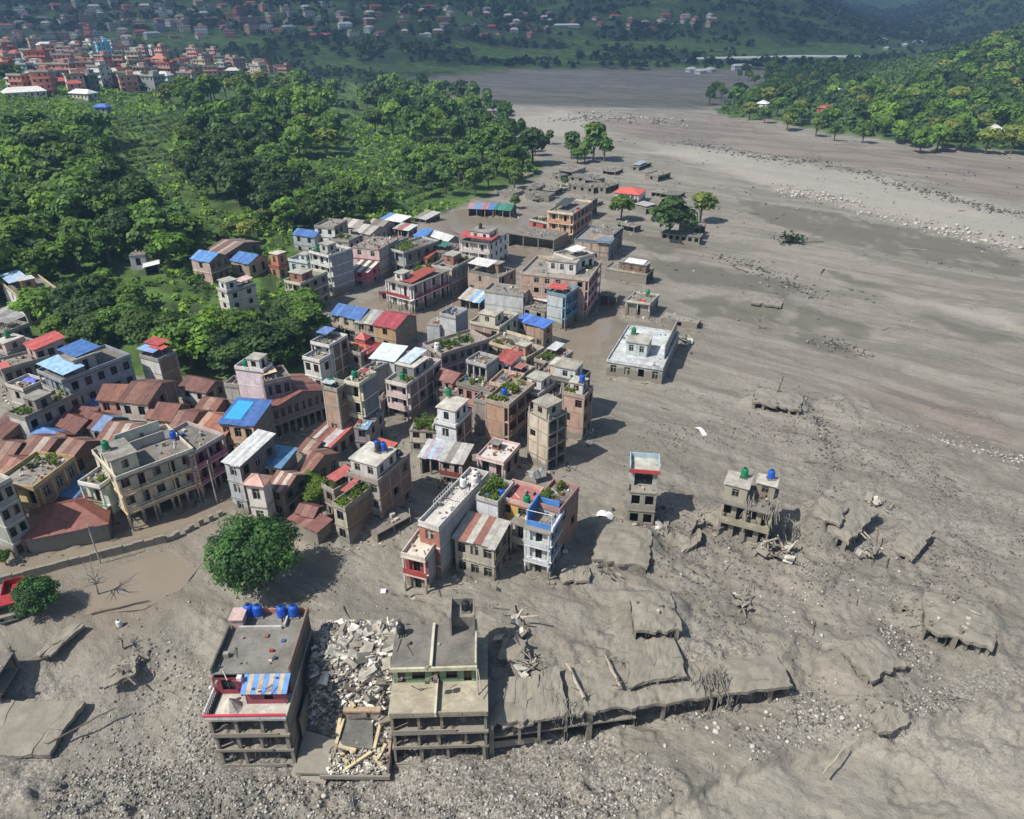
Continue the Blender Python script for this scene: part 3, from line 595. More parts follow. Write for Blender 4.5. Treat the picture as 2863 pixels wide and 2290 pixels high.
# ---------------------------------------------------------------- surveyed trees (region, kind, x, y, height) and far houses (place, x, y, width, storeys, wall, roof)
TREES="""hillA:T,-114,203,11;B,-166,238,13;B,-185,270,13;B,-136,192,12;B,-145,189,16;B,-176,262,14;B,-100,219,13;B,-179,296,13;T,-129,197,11;B,-156,270,14;T,-157,252,16;B,-139,221,14;B,-117,221,12;T,-139,234,12;B,-150,263,13;B,-168,266,16;B,-151,236,12;D,-150,201,16;B,-123,205,13;B,-166,299,16;T,-159,233,16;D,-114,213,13;D,-158,286,14;B,-200,314,12;D,-144,255,13;B,-124,224,15;D,-160,260,16;B,-185,306,16;T,-154,220,14;B,-194,298,13;D,-169,230,12;B,-187,332,13;T,-130,216,16;T,-134,209,12;B,-205,335,14;D,-131,245,12;B,-126,186,12;T,-194,279,12;B,-188,316,14;T,-171,247,12;B,-171,307,16;B,-142,245,16;D,-172,282,17;T,-194,325,12;T,-207,318,14;B,-143,207,12;B,-119,237,15;D,-206,297,14;B,-166,253,12;T,-177,254,16;T,-105,230,12;B,-148,213,16;B,-119,195,13;B,-179,316,15;B,-135,180,17;B,-181,326,16;B,-160,215,16;B,-154,278,15;B,-186,260,12;T,-147,228,15;D,-135,254,16;D,-208,308,14;T,-162,275,14;T,-190,287,11;B,-114,231,13;B,-189,340,16;T,-173,274,14;B,-172,291,17;D,-150,246,12;T,-103,208,17;B,-159,295,14;B,-147,270,14;B,-130,236,14;B,-181,277,16;T,-196,306,17;B,-142,197,14;T,-160,243,13;B,-203,325,15;D,-123,245,16;B,-179,334,16;B,-200,284,13;D,-179,286,15;T,-133,227,15;B,-96,201,12;B,-161,224,12|hillB:D,-121,292,12;B,-133,315,12;D,-127,298,13;B,-148,365,14;D,-97,279,15;B,-100,317,13;B,-131,348,12;D,-122,342,14;D,-135,360,12;B,-113,322,12;B,-144,340,11;D,-90,285,15;D,-120,354,14;D,-125,335,14;D,-99,294,12;D,-121,327,11;D,-81,273,13;D,-110,279,14;B,-144,384,13;D,-88,278,16;D,-99,270,16;D,-84,260,13;B,-136,368,12;B,-110,307,12;D,-145,354,12;D,-142,372,14;B,-120,307,13;B,-127,367,15;D,-139,392,14;B,-96,308,14;D,-117,299,13;D,-123,315,14;B,-139,334,14;D,-108,334,12;D,-129,327,12;D,-88,267,14;D,-138,406,15;D,-108,293,14;D,-133,381,12;D,-116,346,15|hillC:B,-110,411,15;P,-85,354,13;B,-96,415,11;T,-167,424,13;T,-121,370,15;T,-149,413,12;T,-150,561,16;B,-114,471,16;B,-127,409,12;B,-143,470,15;B,-118,519,11;P,-102,388,13;B,-127,394,15;B,-106,426,15;T,-116,399,14;B,-98,364,15;P,-193,438,11;P,-164,526,16;P,-170,490,15;B,-180,456,15;T,-167,582,14;B,-121,381,17;B,-109,375,11;T,-124,428,13;B,-90,386,13;T,-127,515,15;B,-134,482,14;T,-110,351,14;B,-112,459,12;B,-191,468,16;B,-153,574,17;B,-121,442,13;B,-177,430,15;B,-151,452,16;B,-96,347,13;B,-126,470,15;B,-179,473,16;T,-156,464,16;T,-124,555,15;P,-157,549,14;T,-172,514,16;P,-193,448,12;B,-131,439,16;B,-178,495,15;B,-130,459,15;B,-89,366,16;B,-182,486,12;B,-136,420,15|spur:B,-25,488,18;D,10,372,17;D,-2,428,14;B,-53,410,18;D,-94,624,11;D,-41,446,16;B,-58,601,16;T,-45,513,16;D,-59,643,11;B,-75,477,17;B,-30,395,17;D,-75,540,14;T,-64,553,10;D,-31,433,10;T,-14,444,15;T,11,410,10;D,-42,622,17;B,-39,412,18;B,-74,525,15;B,-24,448,12;T,-4,488,17;T,-45,380,18;T,5,352,12;D,-7,552,11;T,-4,360,17;T,-97,529,13;D,-13,558,11;B,-44,425,11;D,-75,428,13;B,-9,410,15;B,-103,553,12;T,-69,452,16;B,-77,457,10;D,-53,458,17;T,-34,529,15;D,-96,560,15;B,-66,430,18;B,-14,364,16;T,-19,602,15;B,12,398,11;D,-66,668,12;T,-72,689,10;D,-84,490,17;B,-50,437,12;T,-30,608,18;D,-52,501,17;T,-6,447,13;T,-82,607,17;D,-74,503,14;T,5,440,13;D,-20,468,14;T,-60,625,13;T,-6,464,14;T,-79,706,16;T,-77,648,13;B,-38,497,14;T,-8,352,12;B,-41,648,11;T,-21,536,10;T,-40,635,12;T,-9,377,17;T,-89,517,13;B,-84,688,11;B,-54,535,17;T,-18,566,14;B,-57,690,12;T,0,373,10;T,-6,390,17;D,-48,677,11;B,-3,417,15;B,-64,537,18;T,-71,599,14;B,-95,604,12;B,-99,644,16;T,-3,344,12;B,-35,518,14;T,-55,562,11;B,-55,477,16|fieldedge:D,-92,295,10;D,-59,263,9;D,-84,285,11;B,-80,274,10;B,-81,293,12;B,-58,284,12;D,-66,261,9;B,-73,275,10;B,-67,270,10;B,-88,279,8;B,-74,267,10;D,-54,273,8;D,-75,259,9;D,-92,285,10;B,-66,286,8;D,-71,292,9;B,-76,248,12;D,-83,265,11;B,-86,300,11;B,-47,275,10;B,-64,277,11;D,-76,283,11;B,-97,301,12;D,-69,254,10;D,-51,281,10|terraces:T,-34,314,11;B,-38,328,13;T,-7,340,11;T,-10,320,11;B,-1,331,12;T,-35,297,10;T,-23,351,14;T,-23,327,12;T,-29,337,11;T,-15,305,13;T,-27,304,12;T,-46,337,11;T,-42,306,12;T,-46,317,10;T,-18,338,12;T,2,347,14;T,1,320,11;T,-20,316,14;T,-36,346,10|groveA:B,-94,158,8;D,-102,172,10;D,-99,162,9;B,-112,165,10;B,-105,157,7;B,-89,156,9;B,-91,165,8;D,-106,167,10;D,-112,176,8;B,-96,174,8;B,-104,178,10;D,-94,152,9|groveB:D,-73,149,11;B,-60,152,11;D,-64,145,10;D,-53,144,11;D,-50,152,9;B,-66,152,10;D,-53,159,9;B,-69,144,12;D,-79,149,11;D,-59,141,9;B,-51,164,12;B,-47,157,10|groveC:P,-86,256,6;P,-78,256,6;P,-91,236,6;B,-91,228,6;B,-78,247,6;P,-85,240,6;P,-94,216,5;B,-85,248,6;P,-85,232,8|townT:B,-273,519,10;B,-327,675,7;B,-273,580,8;D,-295,550,9;B,-263,727,9;B,-265,638,8;B,-558,951,9;B,-418,753,7;B,-436,959,8;B,-262,482,6;B,-286,676,8;T,-241,527,9;T,-410,914,10;T,-417,705,6;B,-331,530,10;B,-252,605,8;T,-317,625,9;B,-307,776,8;T,-346,557,6;B,-469,914,8;B,-318,552,7;T,-302,527,8;B,-533,970,8;B,-242,653,8;D,-331,862,9;D,-504,962,10;D,-284,454,10;B,-420,887,6;T,-248,687,8;B,-267,436,8;B,-299,604,8;B,-365,613,8;D,-234,495,9;B,-294,480,8;B,-377,726,10;D,-404,657,9|isleA:B,263,591,15;T,207,479,10;B,227,480,15;B,216,452,11;T,164,509,11;P,230,440,10;B,251,668,10;B,187,609,14;T,200,572,13;D,221,424,14;B,281,813,13;D,258,519,11;B,216,670,11;B,216,434,13;P,270,721,12;D,252,869,12;B,206,457,11;B,266,626,11;T,262,566,14;P,285,616,10;B,233,582,13;P,171,485,12;B,328,866,12;T,316,819,14;P,209,615,14;P,274,565,13;D,286,659,14;B,230,492,14;B,225,683,13;T,247,736,13;P,252,699,14;B,318,800,12;D,168,575,11;D,238,482,10;B,197,435,12;P,253,768,11;T,217,497,15;D,200,597,11;P,239,674,12;P,234,796,10;P,188,511,15;P,158,523,12;D,317,836,10;T,244,458,14;B,167,596,14;P,180,690,10;B,199,631,14;T,239,649,13;P,181,463,11;D,210,565,12;B,221,637,14;T,273,553,11;T,208,590,13;D,224,560,11;B,306,840,11;B,212,400,13;B,255,549,10;D,268,687,11;B,261,649,14;B,221,465,11;B,285,892,12;T,270,824,14;T,229,812,10;T,296,921,15;B,231,763,10;D,229,508,11;B,251,623,13;B,201,494,11;B,167,554,13;T,246,502,11;D,221,625,11;B,236,694,11;P,311,758,10;D,228,453,10;D,277,707,13;B,192,487,11;D,190,664,13;B,175,607,13;T,244,469,11;T,153,614,14;P,238,538,12;B,263,539,14;B,194,529,13;B,275,607,14;P,250,579,12;B,302,784,10;B,168,661,14;B,181,501,14;B,180,535,14;P,170,646,13;B,208,636,12;D,244,520,10;P,190,589,14;B,232,711,12;T,182,438,12;B,176,589,11;T,314,783,11|isleB:B,379,553,16;B,292,492,13;D,412,660,12;P,348,535,13;D,444,693,11;B,234,420,12;B,414,687,16;B,378,571,13;D,250,456,14;B,325,470,11;P,333,528,12;P,265,386,14;P,387,591,14;D,325,506,12;P,320,454,15;D,406,623,11;B,302,431,14;D,371,583,13;D,317,484,15;D,382,677,15;D,320,517,16;D,345,500,15;P,276,545,12;D,416,628,12;B,273,504,14;D,325,583,14;P,269,524,15;P,349,557,12;P,273,454,12;B,413,708,15;B,260,487,14;D,365,553,13;B,225,408,14;D,428,689,16;P,238,441,12;P,284,398,15;B,325,624,14;B,287,507,11;B,302,458,13;P,245,398,14;B,401,658,13;B,382,602,16;D,359,605,12;D,335,649,11;D,324,546,11;B,339,566,16;D,389,638,14;D,265,467,13;D,295,587,12;B,273,484,14;D,329,594,14;P,339,515,15;D,337,552,14;B,377,623,15;P,394,690,11;B,332,485,16;D,316,569,13;B,352,576,13;D,424,675,14;B,407,719,13;B,307,477,12;B,255,444,14;B,440,654,15;D,338,622,15;B,302,514,15;P,349,653,15;D,381,662,13;D,370,694,15;P,404,609,12;B,283,532,13;D,251,468,11;P,276,406,14;P,358,589,16;D,370,640,13;D,299,603,13;B,310,502,13;B,344,608,15;P,244,431,13;B,352,520,12;D,391,712,16;P,447,674,11;D,317,536,16;B,368,542,13;B,281,556,14;D,364,655,12;D,396,671,13;B,295,470,15;D,454,722,12;B,276,419,13;B,290,444,11;B,359,677,16;B,468,715,14;D,424,711,15;D,428,636,12;B,387,650,15;D,261,501,16;B,298,575,12;B,286,457,16;B,408,644,11;D,238,409,15;P,453,708,14;P,257,396,14;P,365,620,11;D,297,552,12;D,440,707,12;P,265,410,15;D,279,465,14;P,296,532,13;B,315,618,12;B,436,670,12;B,308,441,11;D,459,743,16;P,411,674,13;D,403,597,13;B,392,620,14;P,346,592,12;B,310,585,14;P,440,747,14;D,364,528,15;B,354,625,14;B,289,419,14;D,444,736,14;D,381,702,16;D,353,640,14;B,370,670,16;B,433,729,13;D,316,558,12;D,420,647,12;P,284,480,12;D,458,692,14;B,320,636,14;P,305,541,13;B,309,527,14;D,316,599,13;D,364,568,12;D,336,634,12;B,415,616,15|big round:N,-34.3,75.9,14.0|small corner:N,-61.5,71.6,7.2|bright riverside:B,40,270,10|dark riverside:D,53,246,14|olive riverside:P,68,266,12|spur tip:T,30,389,14;T,41,386,19;B,36,379,10;T,46,382,13;B,32,374,8;T,21,432,9|yard shrub:B,-72,81,3;B,-72,85,3;B,-73,93,3;B,-72,95,2;B,-65,101,3;B,-59,104,2;B,-62,90,2|sapling:T,1,286,6;B,23,326,4|vines:B,-30,94,6;B,-32,97,5|hedge:B,-55,131,3|house tree:B,-24,128,5|big dark:D,-120,307,17|big forest:B,-167,258,19;B,-160,273,18;D,-125,224,16;B,-136,200,15|mid bright:B,-118,371,15;B,-94,396,12|tall spur:B,-48,462,15"""
FARHOUSES="""town,-330,663,10,5,7fd0ee,7fd0ee;town,-282,501,17,3,d08a80,b04a44;town,-272,511,12,3,d9b078,2f62c0;town,-206,507,9,4,e0c8c0,c04a48;town,-258,655,10,2,c9c4b8,2f6a5c;town,-239,657,16,1,d8a898,c0404a;town,-253,415,19,1,e2ded6,e6e2da;town,-232,426,13,1,c9c4bc,e8e6e2;town,-207,397,6,1,8fa0c0,3a6fc8;town,-294,673,14,2,e0c0a0,c86a4a;town,-398,882,10,2,d8847c,c0483e;town,-551,953,10,3,e2a8a8,c85a5a;town,-493,962,10,3,c9784e,b05a3c;town,-431,916,9,4,cdc4b4,a8a298;town,-422,745,16,2,e6e4de,d8d4cc;town,-347,557,9,2,a8c8cc,c04038;town,-305,500,11,2,9fc4cc,c9c4ba;town,-249,481,9,4,e0dcd4,a8a298;town,-241,487,14,3,8d6f62,9a8a7a;town,-246,453,9,3,e8d0b8,c9a890;town,-244,459,7,3,7d8088,8d8d8a;town,-233,534,9,2,e4e4e0,d0d0cc;town,-273,439,8,2,e0e0da,c0beb8;town,-272,462,9,2,9fb8ac,a8b0a8;town,-281,706,11,2,dcc8a0,b0483c;town,-298,610,10,2,d98a7c,c2483e;town,-313,605,7,2,c9b8a8,b0483c;town,-319,633,12,1,9aa0a0,a8a298;town,-224,494,10,3,9aa0a0,c9c4ba;town,-537,987,10,3,c2907f,c9c4ba;town,-395,922,9,1,d9a58e,c9c4ba;town,-421,901,10,1,b7b2a8,c9c4ba;town,-280,670,9,1,c9806c,c9c4ba;town,-301,477,9,3,c2907f,b0483c;town,-288,525,10,2,d8cdb8,a8a298;town,-262,497,10,4,c9806c,a8a298;town,-260,742,8,2,d9a58e,a8a298;town,-318,545,11,4,c9806c,b0483c;town,-271,588,12,3,9aa0a0,7c5a4c;town,-500,995,11,3,9aa0a0,a8a298;town,-379,890,11,1,9aa0a0,8d8780;town,-248,537,8,3,c2907f,d9d4cb;town,-416,782,9,2,c2907f,c9c4ba;town,-329,522,9,3,d9a58e,a8a298;town,-275,556,12,1,d9a58e,c9c4ba;town,-287,480,12,1,d9a58e,c9c4ba;town,-352,709,9,2,9aa0a0,8d8780;town,-260,696,9,4,c9806c,7c5a4c;town,-295,689,11,1,e6e0d8,c9c4ba;town,-484,958,10,1,dcc8a0,d9d4cb;town,-371,604,9,2,9aa0a0,b0483c;town,-291,575,9,4,d8cdb8,8d8780;town,-251,428,9,4,d98a7c,c9c4ba;town,-533,1006,12,2,d9a58e,a8a298;town,-253,524,7,3,dcc8a0,b0483c;town,-402,777,8,3,e6e0d8,c9c4ba;town,-575,943,9,3,c9b8a8,d9d4cb;town,-322,570,10,3,d8cdb8,c9c4ba;town,-581,967,12,3,d98a7c,8d8780;town,-264,468,8,1,9aa0a0,c2483e;town,-238,437,7,2,c2907f,c2483e;town,-283,542,11,3,d9a58e,8d8780;town,-245,681,7,3,b7b2a8,d9d4cb;town,-574,959,11,3,b98a78,a8a298;town,-476,918,7,1,c9806c,c9c4ba;town,-457,979,11,2,e0a090,c9c4ba;town,-363,629,12,2,d98a7c,c9c4ba;town,-335,702,11,4,c9b8a8,b0483c;town,-298,640,9,4,dcc8a0,c9c4ba;town,-276,474,9,2,e2ddd2,8d8780;town,-306,578,10,3,c2907f,a8a298;town,-342,578,8,3,d9a58e,b0483c;town,-285,562,8,4,c77f74,d9d4cb;town,-286,638,10,2,e6e0d8,b0483c;town,-249,637,10,2,e0a090,7c5a4c;town,-275,530,8,1,d8cdb8,a8a298;town,-525,966,7,1,b98a78,7c5a4c;town,-227,476,10,3,e0a090,7c5a4c;town,-355,648,12,2,e0a090,c9c4ba;town,-253,560,11,1,b98a78,b0483c;town,-243,523,9,2,c77f74,c9c4ba;town,-265,596,11,3,c77f74,b0483c;town,-301,599,7,2,d8cdb8,c2483e;town,-338,741,11,3,d9a58e,c2483e;town,-326,534,11,1,d9a58e,d9d4cb;town,-241,497,7,3,b7b2a8,8d8780;town,-374,705,11,2,c9b8a8,c2483e;town,-311,674,8,2,9aa0a0,8d8780;town,-324,608,11,3,b7b2a8,b0483c;town,-456,939,7,3,cfd4cc,c9c4ba;town,-310,643,12,2,cfd4cc,c9c4ba;town,-460,918,12,4,d8cdb8,c9c4ba;town,-283,514,7,3,c2907f,a8a298;town,-443,905,11,2,b98a78,7c5a4c;town,-525,989,9,3,e2ddd2,d9d4cb;town,-417,922,10,1,c9806c,c9c4ba;town,-273,568,8,2,9aa0a0,8d8780;town,-372,745,9,1,d98a7c,a8a298;town,-386,613,9,3,d98a7c,8d8780;town,-468,989,10,3,b98a78,a8a298;town,-307,709,9,4,e0a090,7c5a4c;town,-386,624,11,4,c77f74,b0483c;town,-317,653,10,1,dccbb0,c9c4ba;town,-288,754,11,3,dccbb0,8d8780;town,-277,735,7,2,cfd4cc,d9d4cb;town,-323,642,7,2,dccbb0,8d8780;town,-318,585,9,4,d9a58e,b0483c;town,-284,586,7,4,d9a58e,7c5a4c;town,-271,716,11,1,b98a78,d9d4cb;town,-331,574,7,3,b7b2a8,c9c4ba;town,-363,693,8,3,b7b2a8,7c5a4c;town,-337,615,11,4,c9b8a8,c9c4ba;town,-249,587,8,3,c9806c,c2483e;town,-264,427,8,3,c9806c,c2483e;town,-268,662,8,3,e0a090,b0483c;town,-351,623,12,4,b98a78,8d8780;town,-338,719,10,2,c9b8a8,a8a298;town,-273,685,10,3,cfd4cc,8d8780;town,-286,776,9,4,d98a7c,c9c4ba;town,-339,760,9,3,e2ddd2,d9d4cb;town,-506,958,10,1,c9b8a8,c2483e;town,-453,781,10,3,d9a58e,c9c4ba;town,-549,981,11,3,9aa0a0,7c5a4c;town,-298,526,10,2,d98a7c,8d8780;town,-248,550,12,3,e2ddd2,8d8780;town,-521,1014,9,4,d98a7c,b0483c;town,-388,727,9,3,c77f74,c2483e;town,-262,631,7,3,b98a78,c2483e;town,-499,984,8,1,cfd4cc,8d8780;town,-303,515,11,2,e6e0d8,d9d4cb;town,-274,487,9,2,e0a090,c9c4ba;town,-354,595,9,3,e6e0d8,b0483c;town,-298,539,11,4,e0a090,d9d4cb;town,-238,553,11,4,c2907f,b0483c;town,-564,967,9,1,c9806c,c9c4ba;town,-313,532,10,2,b7b2a8,c2483e;town,-290,739,10,4,e0a090,d9d4cb;town,-563,979,9,1,c2907f,7c5a4c;town,-395,706,9,3,d9a58e,7c5a4c;town,-458,740,10,3,d9a58e,a8a298;town,-275,629,10,2,e0a090,b0483c;town,-387,783,11,2,e6e0d8,b0483c;town,-381,774,9,4,cfd4cc,c9c4ba;town,-344,594,11,1,dcc8a0,c9c4ba;town,-249,616,11,1,b7b2a8,b0483c;town,-259,672,11,3,dcc8a0,b0483c;town,-263,730,8,3,9aa0a0,a8a298;town,-220,709,11,1,c2907f,8d8780;town,-228,745,8,1,c77f74,b0483c;town,-226,652,10,2,c9b8a8,c9c4ba;town,-242,748,13,1,e2ddd2,c2483e;town,-222,768,9,1,dccbb0,7c5a4c;town,-241,769,10,2,b98a78,7c5a4c;town,-213,749,11,2,b98a78,7c5a4c;town,-247,602,11,3,d8cdb8,8d8780;town,-223,690,10,1,c9806c,8d8780;town,-247,736,11,3,b98a78,b0483c;town,-223,723,13,3,b98a78,7c5a4c;town,-216,680,11,3,c9b8a8,c2483e;town,-233,624,10,3,d9a58e,d9d4cb;slope,-467,1122,22,3,e8e6e4,c0504a;slope,-383,1019,15,3,dfe2e2,b8bcbc;slope,-368,1142,20,3,c06a74,b0404c;slope,-344,1100,44,3,c98a90,b84a54;slope,-434,1000,20,2,cfcac0,c9c4ba;slope,-240,1053,36,1,c8505c,c8505c;slope,-266,1211,16,2,e0e2e2,c9cccc;slope,-287,1077,20,2,b8c4c4,a8b4b4;slope,-221,1104,18,2,e8ecec,c8d0d0;slope,86,1289,40,1,d8dcd8,dfe4e0;slope,-622,1073,13,1,e2ddd2,b0483c;slope,-548,1066,13,1,d98a7c,7c5a4c;slope,-597,1063,10,2,dccbb0,c9c4ba;slope,-320,1121,14,2,d9a58e,a8a298;slope,-500,1072,14,2,dcc8a0,c9c4ba;slope,-327,1143,14,2,c9b8a8,d9d4cb;slope,-504,1154,15,2,c2907f,d9d4cb;slope,-556,1091,17,3,b98a78,a8a298;slope,-414,1128,11,2,d8cdb8,d9d4cb;slope,-480,1179,12,3,9aa0a0,c9c4ba;slope,-624,1210,11,3,b7b2a8,d9d4cb;slope,-441,1040,12,3,9aa0a0,b0483c;slope,-573,1170,9,1,e2ddd2,8d8780;slope,-521,1065,13,1,9aa0a0,8d8780;slope,-295,1112,15,2,dcc8a0,c9c4ba;slope,-629,1184,16,3,c2907f,7c5a4c;slope,-345,1009,13,3,d98a7c,c2483e;slope,-490,1120,14,3,9aa0a0,a8a298;slope,-298,1053,14,2,dcc8a0,b0483c;slope,-594,1192,16,2,e2ddd2,c9c4ba;slope,-684,1165,16,3,e6e0d8,8d8780;slope,-656,1124,11,2,dccbb0,7c5a4c;slope,-415,1153,14,3,9aa0a0,7c5a4c;slope,-602,1122,15,1,d8cdb8,d9d4cb;slope,-371,1110,17,3,e0a090,b0483c;slope,-404,1179,13,1,d9a58e,c2483e;slope,-483,1025,12,2,dccbb0,a8a298;slope,-613,1027,10,1,e2ddd2,7c5a4c;slope,-438,1106,11,2,c9806c,a8a298;slope,-396,1103,16,2,b98a78,7c5a4c;slope,-314,1099,14,1,e6e0d8,8d8780;slope,-680,1126,13,1,b98a78,b0483c;slope,-460,1090,12,2,9aa0a0,c2483e;slope,-562,1114,15,3,d8cdb8,a8a298;slope,-587,1151,13,1,cfd4cc,a8a298;slope,-380,1168,10,1,c77f74,7c5a4c;slope,-441,1153,10,1,e6e0d8,d9d4cb;slope,-398,1078,10,1,c9b8a8,a8a298;slope,-342,1164,10,3,e0a090,b0483c;slope,-513,1110,10,3,c9806c,c2483e;slope,-538,1180,17,1,c2907f,c2483e;slope,-444,1196,13,2,dcc8a0,a8a298;slope,-405,992,12,1,c2907f,7c5a4c;slope,-326,1047,16,3,d9a58e,b0483c;slope,-314,1163,12,3,dccbb0,a8a298;slope,-646,1094,12,1,d9a58e,a8a298;slope,-537,1134,15,1,e2ddd2,7c5a4c;slope,-404,1025,12,3,dcc8a0,d9d4cb;slope,-420,1071,12,3,e0a090,c9c4ba;slope,-475,1060,13,3,d9a58e,c9c4ba;slope,-572,1063,10,3,d8cdb8,c2483e;slope,-570,1206,12,3,b7b2a8,a8a298;slope,-370,1073,10,1,d8cdb8,c2483e;slope,-355,1046,10,3,9aa0a0,8d8780;slope,-417,1047,11,3,c9b8a8,8d8780;slope,-631,1126,11,1,dccbb0,8d8780;slope,-578,1090,15,3,b98a78,c9c4ba;slope,-648,1063,16,2,d8cdb8,c2483e;slope,-561,1140,10,1,b7b2a8,c9c4ba;slope,-500,1047,15,3,b7b2a8,8d8780;slope,-455,1014,14,2,c77f74,b0483c;slope,-316,1069,16,3,e2ddd2,7c5a4c;slope,-649,1198,13,2,e0a090,b0483c;slope,-300,1139,9,3,b7b2a8,a8a298;slope,-373,991,9,2,e6e0d8,b0483c;slope,-639,1035,12,1,cfd4cc,a8a298;slope,-388,1045,11,2,dcc8a0,b0483c;slope,-481,1145,16,3,9aa0a0,c9c4ba;slope,-439,1083,17,2,e6e0d8,8d8780;slope,-372,1192,17,2,b7b2a8,b0483c;slope,-89,1138,14,2,b7b2a8,8d8780;slope,-290,1191,13,1,b7b2a8,d9d4cb;slope,-98,1099,14,2,c2907f,c9c4ba;slope,78,1346,9,2,b98a78,d9d4cb;slope,-259,1140,11,2,9aa0a0,a8a298;slope,-235,1163,15,2,c9b8a8,8d8780;slope,-140,1082,9,1,e0a090,c9c4ba;slope,-145,1147,13,1,e2ddd2,7c5a4c;slope,3,1261,9,2,c9806c,a8a298;slope,8,1288,10,2,dccbb0,d9d4cb;slope,-256,1184,9,1,dcc8a0,7c5a4c;slope,-39,1289,11,2,c77f74,c9c4ba;slope,-37,1338,15,2,9aa0a0,a8a298;slope,-151,1223,12,2,9aa0a0,a8a298;slope,64,1389,9,2,b98a78,8d8780;slope,-203,1065,14,2,e6e0d8,c9c4ba;slope,-87,1222,13,2,d8cdb8,a8a298;slope,-57,1268,12,2,dcc8a0,7c5a4c;slope,29,1271,15,1,c2907f,b0483c;slope,-1,1344,10,1,e0a090,b0483c;slope,-62,1152,11,2,b98a78,d9d4cb;slope,-146,1120,13,1,d98a7c,7c5a4c;slope,-184,1089,14,2,cfd4cc,c9c4ba;slope,-49,1206,16,1,9aa0a0,a8a298;slope,-196,1174,15,1,d9a58e,d9d4cb;slope,-124,1190,12,2,e0a090,c9c4ba;slope,-121,1243,16,2,9aa0a0,b0483c;slope,56,1359,15,2,b98a78,d9d4cb;slope,-150,1177,13,1,d8cdb8,c2483e;slope,-94,1259,11,2,e6e0d8,8d8780;slope,-14,1370,17,1,b98a78,c9c4ba;slope,-226,1135,11,2,dcc8a0,a8a298;slope,28,1328,10,1,d98a7c,7c5a4c;slope,39,1239,10,1,c9806c,8d8780;slope,-97,1169,16,2,c77f74,d9d4cb;slope,4,1222,11,2,c9b8a8,d9d4cb;slope,-15,1200,13,1,e2ddd2,c2483e;slope,-182,1147,9,2,b98a78,7c5a4c;slope,-27,1228,16,1,c77f74,c2483e;slope,-218,1216,17,1,e2ddd2,a8a298;slope,57,1260,9,1,d8cdb8,b0483c;slope,-36,1157,17,2,e2ddd2,c2483e;slope,39,1425,11,1,d9a58e,b0483c;slope,28,1390,12,1,c77f74,8d8780;slope,-167,1063,15,2,b7b2a8,b0483c;slope,-260,1094,16,1,b7b2a8,c2483e;slope,63,1304,9,2,9aa0a0,c9c4ba;slope,-118,1144,16,1,e6e0d8,8d8780;slope,102,1331,13,1,c77f74,b0483c;slope,-194,1201,16,2,c77f74,b0483c;slope,30,1203,11,2,d98a7c,a8a298;slope,-5,1317,13,2,d8cdb8,d9d4cb;slope,-113,1078,15,1,e6e0d8,c9c4ba;slope,-280,1159,15,2,e2ddd2,7c5a4c;slope,-189,1117,17,2,c9806c,c9c4ba;valley,272,1307,11,2,cfd4cc,c2483e;valley,292,1310,12,2,c9b8a8,b0483c;valley,239,1320,15,1,cfd4cc,a8a298;valley,277,1327,14,2,e2ddd2,a8a298;valley,248,1338,15,2,c77f74,c2483e;valley,285,1287,13,2,cfd4cc,c2483e;valley,233,1295,11,2,c77f74,d9d4cb;valley,314,1302,15,2,d98a7c,a8a298;valley,317,1323,10,2,e6e0d8,c9c4ba;valley,306,1282,13,2,dcc8a0,a8a298;valley,257,1287,10,1,e2ddd2,c9c4ba;valley,140,1352,15,1,cfd4cc,b0483c;valley,143,1318,15,1,c2907f,b0483c;valley,211,1309,10,1,c2907f,a8a298;valley,168,1351,16,1,cfd4cc,c2483e;valley,184,1273,12,1,b7b2a8,b0483c;valley,193,1331,12,1,c77f74,a8a298;valley,211,1262,14,1,d98a7c,c2483e;valley,187,1297,11,1,e6e0d8,b0483c;bank,226,908,16,1,e4e6e6,d8dcdc;bank,209,880,12,1,e4e6e6,d8dcdc;bank,262,919,22,2,e4e6e6,d8dcdc;bank,204,910,10,1,e4e6e6,d8dcdc;bank,617,1279,20,1,e4e6e6,d8dcdc;bank,664,1339,18,1,e4e6e6,d8dcdc;bank,557,1210,12,1,e4e6e6,d8dcdc;bank,629,1186,16,1,e4e6e6,d8dcdc;bank,594,1315,14,1,e4e6e6,d8dcdc;isle,253,617,13,2,f0f0ec,f4f4f0;isle,187,579,8,1,e8e8e4,eeeeea;isle,219,544,9,1,b86a5a,a8503f;isle,269,441,12,1,dcd8d0,d2cec4;isle,282,447,12,1,d8d4ca,cfcac0"""
FIELDS=[[(-197.3, 382.5), (-170.0, 431.9), (-142.1, 357.3), (-145.5, 312.2), (-166.5, 318.4)], [(-47.9, 354.9), (1.7, 365.4), (4.6, 325.7), (-25.5, 290.3), (-41.8, 288.1)]]
ROAD=[(218.7, 1032.8, 4.5), (252.2, 1047.2, 4.8), (297.8, 1057.7, 4.9), (342.3, 1062.2, 5.4), (389.4, 1072.8, 5.6), (430.2, 1080.9, 4.9), (462.6, 1082.8, 4.5)]
